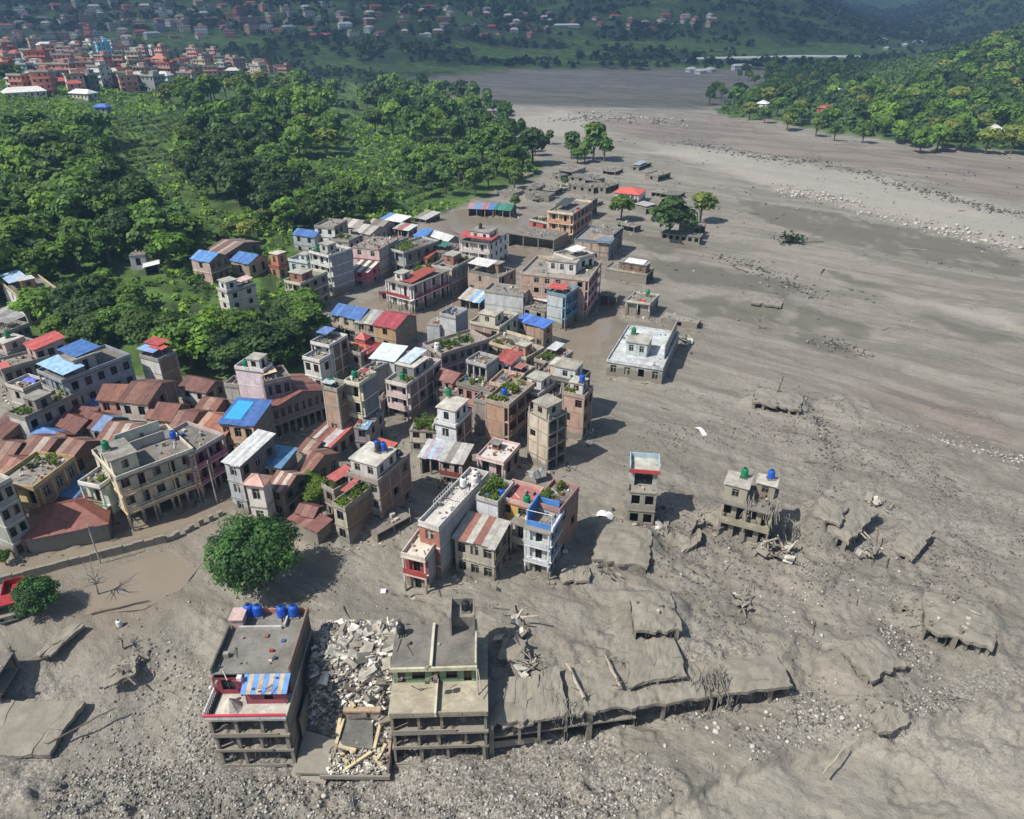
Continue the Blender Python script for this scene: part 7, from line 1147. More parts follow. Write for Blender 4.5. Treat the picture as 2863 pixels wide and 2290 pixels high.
# ---------------------------------------------------------------- trees
def crown(seed, kind, H, n, leaf):
    rng = np.random.default_rng(seed)
    W = rng.uniform(0.85, 1.18) * {'B': 0.46, 'D': 0.50, 'T': 0.27, 'P': 0.42, 'N': 0.56}[kind] * H       # crown half width
    zc, zr = {'B': (0.56, 0.44), 'D': (0.52, 0.47), 'T': (0.56, 0.45), 'P': (0.60, 0.38), 'N': (0.47, 0.50)}[kind]
    zc, zr = zc * H, zr * H
    nl = {'B': 26, 'D': 30, 'T': 22, 'P': 20, 'N': 46}[kind]
    q = rng.normal(size=(nl, 3)); q /= np.linalg.norm(q, axis=1)[:, None]; q[:, 2] = np.where(q[:, 2] < -0.35, -q[:, 2], q[:, 2])
    rad = rng.uniform(0.55, 0.95, (nl, 1)) if kind != 'N' else rng.uniform(0.6, 0.92, (nl, 1))
    c = q * rad * [W * 0.78, W * 0.78, zr * 0.80] + [0, 0, zc]
    lr = rng.uniform(0.17, 0.42, nl) * W * {'T': 1.25, 'N': 0.78}.get(kind, 1.0)
    w = lr ** 2; k = rng.choice(nl, n, p=w / w.sum())
    d = rng.normal(size=(n, 3)); d /= np.linalg.norm(d, axis=1)[:, None]
    d[:, 2] = np.where((d[:, 2] < -0.2) & (rng.random(n) < 0.7), -d[:, 2], d[:, 2])
    rr = (0.5 + 0.55 * rng.random((n, 1)) ** 0.6) * np.where(rng.random((n, 1)) < 0.12, 1.35, 1.0)
    p = c[k] + d * rr * lr[k][:, None] * [1, 1, 0.72]
    nr = d * 1.1 + 0.5 * rng.normal(size=(n, 3)) + [-0.15, -0.1, 0.55]; nr /= np.linalg.norm(nr, axis=1)[:, None]
    a = np.cross(nr, rng.normal(size=(n, 3))); a /= np.linalg.norm(a, axis=1)[:, None] + 1e-9
    b = np.cross(nr, a); s = leaf * rng.uniform(0.55, 1.45, (n, 1)); a, b = a * s, b * s * 0.72
    V = np.stack([p - a, p + b - a * 0.15, p + a, p - b], 1).reshape(-1, 3)
    return V, np.arange(4 * n).reshape(-1, 4), c, lr

def trunk_mesh(c, H, r, nl=7):
    m = MB(); top = Vector((0.02 * H, 0, 0.55 * H)); m.tube((0, 0, -1.0), (0, 0, 0.25 * H), r * 1.25, r * 0.9, 8); m.tube((0, 0, 0.25 * H), top, r * 0.9, r * 0.4, 7)
    for i in range(min(nl, len(c))):
        s = Vector((0, 0, (0.22 + 0.3 * i / nl) * H)); e = Vector(c[i]) ; mid = s.lerp(e, 0.55) + Vector((0, 0, -0.02 * H))
        m.tube(s, mid, r * 0.5, r * 0.32, 5); m.tube(mid, e, r * 0.32, r * 0.1, 5)
    return m.mesh('trunk', [bark()])

LEAFCOL = {'B': ['587636', '628438', '4e6c34'], 'D': ['3c5430', '435c34'], 'T': ['54723c', '5c7a40'], 'P': ['748442', '687a42'], 'N': ['44683a']}
_tv = {}
def tree_variant(kind, lod, i):
    k = (kind, lod, i)
    if k not in _tv:
        n, leaf = {'near': (14000, 0.23), 'mid': (4200, 0.36), 'hill': (2100, 0.52), 'far': (850, 0.85)}[lod]
        V, F, c, lr = crown(hash((ord(kind), len(lod), i)) % 99991, kind, 10.0, n, leaf * (0.8 if kind == 'N' else 1))
        _tv[k] = (npmesh('crown', V, F, [leaf_m(LEAFCOL[kind][i % len(LEAFCOL[kind])])]), trunk_mesh(c, 10.0, 0.28))
    return _tv[k]
leaf_m = leaf
REGION = {
 'hillA': ('%s on the dark wooded slope above the streets by the white hut', 'trees on the wooded slope'),
 'hillB': ('%s in the shaded dense wood behind the rust sheds', 'trees in the shaded wood'),
 'hillC': ('%s on the hilltop strip below the upper town', 'trees below the upper town'),
 'spur': ('%s on the wooded spur beside the old river bend', 'trees on the wooded spur'),
 'fieldedge': ('%s at the wood edge behind the pale roofed sheds', 'trees at the wood edge'),
 'terraces': ('%s standing on the bright green field terraces', 'trees on the field terraces'),
 'groveA': ('%s in the grove beside the cream house and grey shed', 'trees in the grove by the cream house'),
 'groveB': ('%s in the grove between rust roofs and flooded street', 'trees in the central grove'),
 'groveC': ('%s beside the blue roofed hillside houses', 'trees beside the hillside houses'),
 'isleA': ('%s on the low wooded island across the mud river', 'trees on the low island'),
 'isleB': ('%s on the rising wooded hill across the mud river', 'trees on the hill across the river'),
 'townT': ('%s among the houses of the upper town', 'trees in the upper town'),
 'spur tip': ('%s in the lone clump at the tip of the spur', 'trees at the spur tip'),
 'big round': ('large round dark green tree standing in mud below the turret house', None),
 'small corner': ('small dense green tree with its foot in mud near the red truck', None),
 'bright riverside': ('bright green flat topped tree beside the orange red roofed house', None),
 'dark riverside': ('dark green tree shading the long grey house by the river', None),
 'olive riverside': ('thin olive tree with visible branches at the river edge', None),
 'yard shrub': ('%s in the yards around the rust hip roofed warehouse', 'shrubs in the yards'),
 'sapling': ('%s growing from rubble near the green roofed shed', 'saplings near the green roofed shed'),
 'vines': ('%s swallowing the houses beside the roof garden house', 'vine masses among the houses'),
 'hedge': ('small shrub among the rust roofs beneath the pink tower', None),
 'house tree': ('small leafy tree against the pink fronted brick house', None),
 'big dark': ('huge dark crowned tree in the middle of the wooded hill', None),
 'big forest': ('%s towering over the wooded slope at the picture edge', 'giant trees of the wooded slope'),
 'mid bright': ('%s rounded and bright above the terraced fields', 'bright round trees of the hill'),
 'tall spur': ('tall broad tree standing above the others on the spur', None)}
KIND = {'B': ('leafy_tree', 'broad leafy green tree'), 'D': ('dark_tree', 'dense dark green tree'), 'T': ('slender_tree', 'tall slender green tree'), 'P': ('olive_tree', 'thin olive green tree'), 'N': ('round_tree', 'round dark green tree')}
trng = random.Random(21)
cen = lambda P: (sum(p[0] for p in P) / len(P), sum(p[1] for p in P) / len(P))
LAND = [('the white hut', -107, 201), ('the cream house', -119, 172), ('the rust sheds', -82, 212), ('the upper open field', *cen(FIELDS[0])), ('the field terraces', *cen(FIELDS[1])), ('the picture edge', -250, 330), ('the long white roofs', -330, 480),
 ('the dark blue roof', -62, 228), ('the forest canopy sheds', -38, 256), ('the green roofed shed', 0, 275), ('the river bend', -5, 480), ('the spur tip', 14, 368), ('the upper town', -190, 560), ('the back of the spur', -60, 600), ('the ridge', -110, 400),
 ('the orange turret house', -66, 202), ('the white house in the grove', -70, 172), ('the arcade', -45, 140), ('the veranda house', -40, 158), ('the bright red roof', -96, 140), ('the grey sheet roofed shed', -123, 166),
 ('the white hillside house', 214, 640), ('the shore', 260, 415), ('the far shore', 165, 580), ('the eastern edge', 420, 400), ('the hill crest', 560, 650), ('the back channel', 300, 860), ('the foot of the hill', 380, 500)]
TREES = [(k.split(':')[0] + ',' + q) for k in TREES.split('|') for q in k.split(':')[1].split(';')]
_r = [q.split(',') for q in TREES]; _tz = height(np.array([float(q[2]) for q in _r]), np.array([float(q[3]) for q in _r])).tolist()
for row, tz_ in zip(TREES, _tz):
    key, kind, x, y, H = row.split(','); x, y, H = float(x), float(y), float(H)
    dist = math.hypot(x, y); lod = 'near' if dist < 110 else ('mid' if dist < 190 else ('hill' if dist < 360 else 'far'))
    cr, tr = tree_variant(kind, lod, trng.randrange({'near': 2, 'mid': 4, 'hill': 5, 'far': 5}[lod]))
    lab, grp = REGION[key]; nm, ds = KIND[kind]
    r = thing(nm, lab % ds if '%s' in lab else lab, 'tree', (x, y, tz_ - (1.1 if kind == 'N' else 0.2)), trng.uniform(0, 6.28), grp)
    if grp and '%s' in lab and key not in ('yard shrub', 'big forest', 'mid bright', 'sapling', 'vines', 'spur tip'):
        near = min(LAND, key=lambda q: (q[1] - x) ** 2 + (q[2] - y) ** 2)[0]; hi = {'hillA': 15, 'hillB': 13.5, 'hillC': 13.5, 'spur': 14, 'isleA': 12.5, 'isleB': 13.5, 'townT': 8}.get(key, 9.5)
        r['label'] = '%s %s %s, near %s' % ('towering' if H > hi + 1.5 else 'tall' if H > hi else 'medium' if H > hi - 1.7 else 'low', ds.replace('tall ', ''), {'hillA': 'on the wooded slope', 'hillB': 'in the shaded wood', 'hillC': 'on the hilltop strip', 'spur': 'on the wooded spur', 'isleA': 'on the low island', 'isleB': 'across the river', 'fieldedge': 'at the wood edge', 'terraces': 'on the terraces', 'groveA': 'in the western grove', 'groveB': 'in the central grove', 'groveC': 'by the hillside houses', 'townT': 'in the upper town'}[key], near)
    s = H / 10.0; wf = {'bright riverside': 1.3, 'dark riverside': 1.15, 'olive riverside': 1.1, 'groveB': 1.2, 'groveA': 1.15, 'hillA': 1.1, 'big round': 1.0}.get(key, 1.0); r.scale = (s * wf * trng.uniform(0.88, 1.15), s * wf * trng.uniform(0.88, 1.15), s)
    if kind == 'N':
        ex = [v.co.x for v in cr.vertices]; k_ = {'big round': 12.6, 'small corner': 6.4}[key] / (max(ex) - min(ex)); r.scale = (k_, k_, s * 0.93)
    link('trunk', tr, r); link('crown', cr, r)

# ---------------------------------------------------------------- what nobody could count: undergrowth, far woods
def scrub(name, label, P, size, nleaf, leafsize, cols, seed):
    rng = np.random.default_rng(seed); n = len(P)
    z = height(P[:, 0], P[:, 1]); sc_ = size * rng.uniform(0.5, 1.5, n)
    c = np.repeat(np.stack([P[:, 0], P[:, 1], z + sc_ * 0.25], 1), nleaf, 0); s = np.repeat(sc_, nleaf)[:, None]
    d = rng.normal(size=(n * nleaf, 3)); d /= np.linalg.norm(d, axis=1)[:, None]; d[:, 2] = np.abs(d[:, 2])
    p = c + d * s * [0.62, 0.62, 0.7] * (0.6 + 0.45 * rng.random((len(c), 1)))
    nr = d + 0.55 * rng.normal(size=d.shape) + [-0.1, -0.05, 0.5]; nr /= np.linalg.norm(nr, axis=1)[:, None]
    a = np.cross(nr, rng.normal(size=d.shape)); a /= np.linalg.norm(a, axis=1)[:, None] + 1e-9; b = np.cross(nr, a)
    q = leafsize * rng.uniform(0.6, 1.4, (len(c), 1)) * (s / size) ** 0.5; a, b = a * q, b * q * 0.75
    V = np.stack([p - a, p + b, p + a, p - b], 1).reshape(-1, 3); F = np.arange(4 * len(c)).reshape(-1, 4)
    me = npmesh(name, V, F, [leaf_m(h) for h in cols])
    if len(cols) > 1: me.polygons.foreach_set('material_index', np.repeat(rng.integers(0, len(cols), n), nleaf).astype(np.int32))
    tag(link(name, me), label, None, None, 'stuff')

g = np.random.default_rng(77)
def ledge(x, y):
    sh = sdist(HILL, x, y); q = (0.086 + 0.016 * sstep(60, 260, -x)) * np.clip(sh - 10, 0, 330) / 0.62; return (q - np.floor(q) > 0.55) & (q - np.floor(q) < 0.8)
HOUSES = [(o.matrix_basis.translation.x, o.matrix_basis.translation.y) for o in COL.objects if o.get('category') in ('building', 'house', 'shed', 'hut')]
def spread(n, x0, x1, y0, y1, ok):
    P = np.stack([g.uniform(x0, x1, n), g.uniform(y0, y1, n)], 1); return P[ok(P[:, 0], P[:, 1])]
def clear(x, y, r=5.0):
    m = np.ones(len(x), bool)
    for hx, hy in HOUSES: m &= (x - hx - 2) ** 2 + (y - hy - 4) ** 2 > r * r
    return m
scrub('undergrowth', 'low green undergrowth covering the wooded hillside', spread(15000, -330, 20, 138, 480, lambda x, y: (sdist(HILL, x, y) > 1.5) & (fbm(x / 22, y / 16, 3, 201) > -0.16) & ~(inside(FIELDS[0], x, y) | inside(FIELDS[1], x, y)) & clear(x, y) & (np.abs(x) < y * 0.95)), 1.5, 13, 0.45, ['5a7a32', '70983c', '406030', '82a844'], 1)
for k_, P_ in enumerate(FIELDS):
    xs, ys = [p[0] for p in P_], [p[1] for p in P_]
    scrub('terrace_hedge', 'low hedges along the ledges of the %s' % ('upper open field', 'field terraces')[k_], spread(5200, min(xs), max(xs), min(ys), max(ys), lambda x, y: inside(P_, x, y) & ledge(x, y)), 0.9, 10, 0.4, ['3a5226', '4c6a2c'], 30 + k_)
scrub('island_undergrowth', 'low green undergrowth under the trees across the river', spread(8000, 140, 760, 300, 900, lambda x, y: (sdist(ISLE, x, y) > 2) & (x < y * 0.95 + 60)), 3.4, 12, 1.0, ['46602e', '587436', '38502c'], 2)
fbf = lambda x, y: 935 + 40 * fbm(x / 160, y / 160, 2, 95) + np.clip(x - 380, 0, 700) * 0.30 - 170 * sstep(-30, 150, -x)
scrub('far_woodland', 'woods covering the far valley side', spread(26000, -1500, 1900, 930, 2600, lambda x, y: (y > fbf(x, y) + 4) & (np.abs(x) < y * 0.85) & ((y - fbf(x, y) > 260) | (fbm(x / 120, y / 50, 2, 121) < -0.08) | (y - fbf(x, y) < 45)) & (fbm(x / 90, y / 60, 3, 202) > -0.22)), 6.5, 9, 2.9, ['26371f', '2f4226', '1f2f1e'], 3)
scrub('hedgerows', 'hedges and thickets between the upper town and the far bank', spread(6000, -900, -30, 480, 960, lambda x, y: (np.abs(x) < y * 0.9) & (fbm(x / 50, y / 40, 3, 203) > 0.0) & (sdist(HILL, x, y) > 2)), 4.0, 10, 1.6, ['2f4226', '3a4f28'], 4)

# ---------------------------------------------------------------- far houses
PLACE = {'town': ('in the upper town', 'houses of the upper town'), 'slope': ('on the shaded far slope', 'houses scattered on the far slope'),
 'valley': ('in the pale hamlet above the far fields', 'houses of the far hamlet'), 'bank': ('at the far river bank', 'houses at the far river bank'), 'isle': ('among the trees across the mud river', 'houses among the island trees')}
def colour(h):
    r, g_, b = (int(h[i:i + 2], 16) for i in (0, 2, 4))
    if min(r, g_, b) > 205: return 'white'
    if b > r + 30: return 'sky blue' if g_ > 150 else 'blue'
    if r > 170 and g_ < 120: return 'red'
    if r > g_ + 40: return 'pink' if b > 110 else 'rusty'
    if g_ > r + 8: return 'pale green'
    return 'cream' if r > 190 else ('grey' if abs(r - b) < 24 else 'brown')
frng = random.Random(8); TOWN0 = tuple(float(q) for q in FARHOUSES.split(';')[0].split(',')[1:3])
_r = [q.split(',') for q in FARHOUSES.split(';')]; _tz = height(np.array([float(q[1]) for q in _r]), np.array([float(q[2]) for q in _r])).tolist()
for row, tz_ in zip(FARHOUSES.split(';'), _tz):
    key, x, y, w, st, wl, rf = row.split(','); x, y, w, st = float(x), float(y), float(w), int(st)
    d = min(w, 9) * frng.uniform(0.7, 1.0); sh = 2.9; h = st * sh; z = tz_ - 0.3; pl, grp = PLACE[key]
    lab = '%s %s house, %s roof, %s' % (('low', 'two storey', 'three storey', 'tall', 'very tall')[st - 1], colour(wl), colour(rf), pl)
    if key in ('town', 'slope'):
        lm = min([('the sky blue tower', *TOWN0), ('the long white roofs', -330, 480), ('the western edge', -430, 640), ('the woods', -190, 560), ('the far meadow', -260, 900), ('the bank fields', 0, 1150), ('the hill hamlet', 230, 1330), ('the dark slope', -600, 1200)], key=lambda q: (q[1] - x) ** 2 + (q[2] - y) ** 2)[0]
        lab = lab.replace('in the upper town', 'in the upper town near ' + lm).replace('on the shaded far slope', 'on the far slope towards ' + lm)
    if len(lab.split()) > 16: lab = ','.join(q for q in lab.split(',') if not q.endswith('roof'))
    r = thing('distant_house', lab, 'house', (x, y, z), frng.choice([0.35, 0.9, 1.1]) + frng.uniform(-0.25, 0.25) if key != 'town' else frng.uniform(-0.5, 0.7), grp)
    m = MB(); m.box(-w / 2, 0, -3, w / 2, d, h); m.obj('wall', plaster(wl, -99), r)
    m = MB(); dk = MB(); nw = max(2, int(w / 2.6)); nd = max(1, int(d / 2.8))
    for s_ in range(st):
        z0 = s_ * sh + 0.9
        for i in range(nw):
            c = -w / 2 + w * (i + 0.5) / nw
            if frng.random() < 0.88: dk.box(c - 0.5, -0.03, z0, c + 0.5, 0.05, z0 + 1.25)
        for i in range(nd):
            c = d * (i + 0.5) / nd
            for sx in (-1, 1): dk.box(sx * w / 2 - 0.04, c - 0.5, z0, sx * w / 2 + 0.04, c + 0.5, z0 + 1.25)
    tag(dk.obj('windows', glass(), r), kind='stuff')
    for s_ in range(1, st):
        if st > 1 and frng.random() < 0.7:
            m = MB(); m.box(-w / 2 - 0.1, -0.9, s_ * sh - 0.15, w / 2 + 0.1, d + 0.1, s_ * sh + 0.02); m.obj('floor_slab', plaster(wl, -99), r)
    m = MB()
    if st <= 2 and frng.random() < 0.75 or key in ('valley', 'bank', 'isle'):
        e = 0.6; rz = 0.22 * d + 0.4
        P = [(-w / 2 - e, -e, h), (w / 2 + e, -e, h), (w / 2 + e, d + e, h), (-w / 2 - e, d + e, h)]; A, B = (-w / 2 + d * 0.3, d / 2, h + rz), (w / 2 - d * 0.3, d / 2, h + rz)
        m.quad(P[0], P[1], B, A); m.quad(P[2], P[3], A, B); m.tri(P[1], P[2], B); m.tri(P[3], P[0], A); m.quad(*P[::-1])
        m.obj('roof', tin(rf, 0.15), r)
    else:
        m.box(-w / 2 - 0.4, -0.5, h, w / 2 + 0.4, d + 0.4, h + 0.2); m.box(-w / 2 - 0.4, -0.5, h + 0.2, w / 2 + 0.4, -0.3, h + 0.9); m.box(w / 2 + 0.2, -0.3, h + 0.2, w / 2 + 0.4, d + 0.4, h + 0.9); m.box(-w / 2 - 0.4, -0.3, h + 0.2, -w / 2 - 0.2, d + 0.4, h + 0.9)
        rr = m.obj('roof', plaster(rf if frng.random() < 0.5 else 'b9b2a6', -99), r)
        if frng.random() < 0.8:
            u = MB(); a = frng.uniform(-w / 2 + 0.5, w / 2 - 4); u.box(a, d * 0.35, h + 0.2, a + 3.5, d * 0.9, h + 2.7); u.obj('stair_room', plaster(wl, -99), r)
            if frng.random() < 0.5:
                u = MB(); u.box(a - 0.3, d * 0.3, h + 2.7, a + 3.9, d * 0.95, h + 2.85); u.obj('room_roof', tin(rf, 0.1), r)

rd = MB(); L_, R2 = [], []
for (x0, y0, z0), (x1, y1, z1) in zip(ROAD, ROAD[1:]):
    n = 10
    for i in range(n):
        a, b = i / n, (i + 1) / n; p = [(x0 + (x1 - x0) * t, y0 + (y1 - y0) * t) for t in (a, b)]
        q = [(px, py, hz(px, py) + 1.6) for px, py in p]
        rd.quad((q[0][0], q[0][1] - 6, q[0][2] - 0.6), (q[1][0], q[1][1] - 6, q[1][2] - 0.6), (q[1][0], q[1][1] + 6, q[1][2] + 0.6), (q[0][0], q[0][1] + 6, q[0][2] + 0.6))
        rd.quad((q[0][0], q[0][1] - 6, q[0][2] - 4), (q[1][0], q[1][1] - 6, q[1][2] - 4), (q[1][0], q[1][1] - 6, q[1][2] - 0.6), (q[0][0], q[0][1] - 6, q[0][2] - 0.6))
tag(rd.obj('road', flat('dcdcd4', 0.9)), kind='structure')
# ---------------------------------------------------------------- the ruined row in front
M1, MC = mudcoat(), lambda c, m=0.4: concrete(c, 0.0, m)
def open_floors(root, w, d, zs, seed, colx, back=9.0, front=0.3):
    """open, mud filled storeys: slab edges, columns, a back wall and broken curbs"""
    r = random.Random(seed)
    for i, z in enumerate(zs):
        m = MB(); m.box(-0.1, -front - r.uniform(-0.15, 0.25), z - 0.3, w + 0.1, d, z); m.obj('floor_slab', MC('9a917e', 0.75), root)
        m = MB(); a = -front - 0.1; m.box(0.1, a, z + 0.005, w * r.uniform(0.55, 0.95), a + 0.12, z + r.uniform(0.25, 0.5)); m.obj('curb', MC('a0957f', 0.9), root)
    for z in zs:                      # mud and clods left along the slab edges and heaped on the floors
        for k in range(16):
            m = MB(); x = r.uniform(0.2, w - 0.2); s = r.uniform(0.12, 0.45); y = r.uniform(-front, 2.2)
            m.lathe([(s * 1.5, z - 0.02), (s * 1.2, z + s * 0.35), (s * 0.7, z + s * 0.7), (0.04, z + s * 0.9)], 7, 0, min(max(x, s * 1.5), w - s * 1.5), max(y, -front + s)); m.obj('mud_clump', M1, root)
    for z0, z1 in zip(zs, zs[1:]):
        for x in colx:
            if 0.5 < x < w - 0.5 and r.random() < 0.45: continue
            x = min(max(x + r.uniform(-0.5, 0.5), 0.15), w - 0.15); g_ = r.uniform(0.12, 0.2); m = MB(); m.box(x - g_, -0.15, z0 + 0.002, x + g_, 0.15, z1 - 0.222); m.obj('column', MC('8f8775', 0.8), root)
        m = MB(); m.box(0.25, back, z0, w - 0.25, back + 0.2, z1 - 0.22); m.obj('back_wall', M1, root)
        for k in range(9):       # dangling wires and torn bars
            x = r.uniform(0.4, w - 0.4); m = MB(); m.tube((x, -front, z1 - 0.2), (x + r.uniform(-0.3, 0.3), -front - r.uniform(0, 0.3), z1 - r.uniform(0.9, 2.2)), 0.03, 0.02, 4)
            m.obj('hanging_bar', bark(), root)

def pink_ruin():
    r = thing('ruined_house', 'ruined house with pink terrace room, blue striped awning and open muddy floors below', 'building', (-33.0, 53.6, -6.0), R_(1.0))
    W = 8.5
    open_floors(r, W, 12.5, [0.2, 2.9, 5.6], 1, (0.2, 2.9, 5.7, 8.3))
    m = MB(); m.box(-0.1, -0.5, 8.1, W + 0.1, 12.5, 8.38); m.obj('terrace_slab', MC('b9b5aa', 0.2), r)
    for x in (0.2, 2.9, 5.7, 8.3):
        m = MB(); m.box(x - 0.15, -0.15, 5.602, x + 0.15, 0.15, 8.1); m.obj('column', MC('8f8775', 0.8), r)
    m = MB(); m.box(0.25, 9.0, 5.6, W - 0.25, 9.2, 8.1); m.obj('back_wall', M1, r)
    m = MB(); m.box(0, 0.3, -2, 0.2, 12.5, 8.1); m.box(W - 0.2, 0.3, -2, W, 12.5, 8.1); m.box(0.2, 12.3, -2, W - 0.2, 12.5, 8.1); m.obj('wall', MC('8d8474', 0.6), r)
    m = MB(); m.box(-0.15, -0.56, 8.38, W + 0.15, -0.4, 8.9); m.obj('terrace_parapet', plaster('d8d6d0', -99), r)
    m = MB(); m.box(-0.18, -0.6, 8.9, W + 0.18, -0.35, 9.08); m.obj('coping', plaster('d2284a', -99, 0.2), r)
    # upper storey
    y0 = 2.9
    f = Face((0, y0, 0), (1, 0, 0), (0, -1, 0), W, 0); m = MB(); holed(m, f, 8.38, 11.0, [(0.9, 2.4, 9.0, 10.6)], 0)
    up = m.obj('upper_storey', plaster('9c3546', -99), r); link('window', window_mesh(1.5, 1.6, '3a4a5a'), up, (1.65, y0 + 0.15, 9.0))
    m = MB(); m.box(0, y0 + 0.005, 8.38, 0.18, 12.5, 11.0); m.box(W - 0.18, y0 + 0.005, 8.38, W, 12.5, 11.0); m.box(0.18, 12.3, 8.38, W - 0.18, 12.5, 11.0); m.obj('side_wall', concrete('5f574f', -99, 0.2), r)
    f = Face((3.9, 1.5, 0), (1, 0, 0), (0, -1, 0), 4.5, 0); m = MB(); holed(m, f, 8.38, 10.5, [(2.0, 3.0, 9.1, 10.1)], 0); m.box(3.9, 1.5, 8.38, 4.05, y0, 10.5)
    rm = m.obj('terrace_room', plaster('a84a5c', -99), r); link('window', window_mesh(1.0, 1.0, '3a3a3a'), rm, (6.4, 1.65, 9.1))
    for i in range(9):
        a = 3.6 + 5.05 * i / 9; b = 3.6 + 5.05 * (i + 1) / 9; m = MB(); m.hexa([(a + .01, 1.0, 10.45), (b - .01, 1.0, 10.45), (b - .01, y0 + 0.3, 11.12), (a + .01, y0 + 0.3, 11.12)], [(a + .01, 1.0, 10.51), (b - .01, 1.0, 10.51), (b - .01, y0 + 0.3, 11.18), (a + .01, y0 + 0.3, 11.18)])
        m.obj('awning_sheet', tin('3f8cdc', 0.05) if i % 2 == 0 else tin('b5a48e', 0.1), r)
    m = MB(); m.box(-0.1, y0 + 0.35, 11.0, W + 0.1, 12.6, 11.2); m.obj('roof_slab', concrete('77756f', -99, 0.25), r)
    m = MB(); m.box(-0.12, y0 + 0.35, 11.2, 0.08, 9.8, 12.0); m.obj('parapet', concrete('5f5c56', -99), r)
    m = MB(); m.box(W - 0.06, y0 + 0.35, 11.2, W + 0.14, 12.4, 12.15); m.obj('parapet', plaster('8d7468', -99), r)
    m = MB(); m.box(0.2, 12.3, 11.2, W - 0.1, 12.5, 11.9); m.obj('parapet', plaster('c98068', -99), r)
    m = MB(); m.box(1.0, 9.7, 11.2, 6.0, 9.95, 11.65); m.box(6.2, 10.0, 11.2, 6.4, 12.3, 11.7); m.obj('low_wall', plaster('c2bcb8', -99), r)
    m = MB(); m.box(0.1, 9.9, 11.2, 1.5, 11.6, 12.6); m.box(-0.05, 9.7, 12.6, 1.65, 11.8, 12.75); m.obj('stair_room', plaster('c9a8a0', -99), r)
    m = MB()
    for i in range(8): m.box(-0.08, -0.3 + i * 0.4, 8.38, 0.02, -0.06 + i * 0.4, 9.3)
    m.box(-0.1, -0.34, 9.3, 0.06, 2.85, 9.42); m.obj('balustrade', plaster('d0cec8', -99), r)
    m = MB(); m.box(0.1, -0.35, 8.385, 0.6, 2.8, 8.6); m.obj('planter', flat('2b2f30', 0.8), r)
    hp = MB(); hp.lathe([(1.25, 8.385), (1.05, 8.6), (0.75, 9.0), (0.4, 9.5), (0.08, 9.85)], 9, 0, 2.3, 1.0)
    tag(hp.obj('sand_heap', plaster('cfc6b6', -99), None, r.location, R_(1)), 'pale sand heap piled on the terrace of the pink ruined house', 'sand heap')
    for i, (x, y) in enumerate(((1.6, 12.0), (2.7, 11.9), (5.6, 11.7), (7.0, 11.8))):
        gx, gy = place(r, x, y); tank('b', (gx, gy, 5.2 + 0.3), 'blue water tank on the pink ruined house, %s' % ('beside the stair room', 'second from the stair room', 'behind the low wall', 'at the brick parapet corner')[i], 1.15)
    clutter(r, 6, W - 0.6, 9, 11.2, 'the pink ruined house')
pink_ruin()

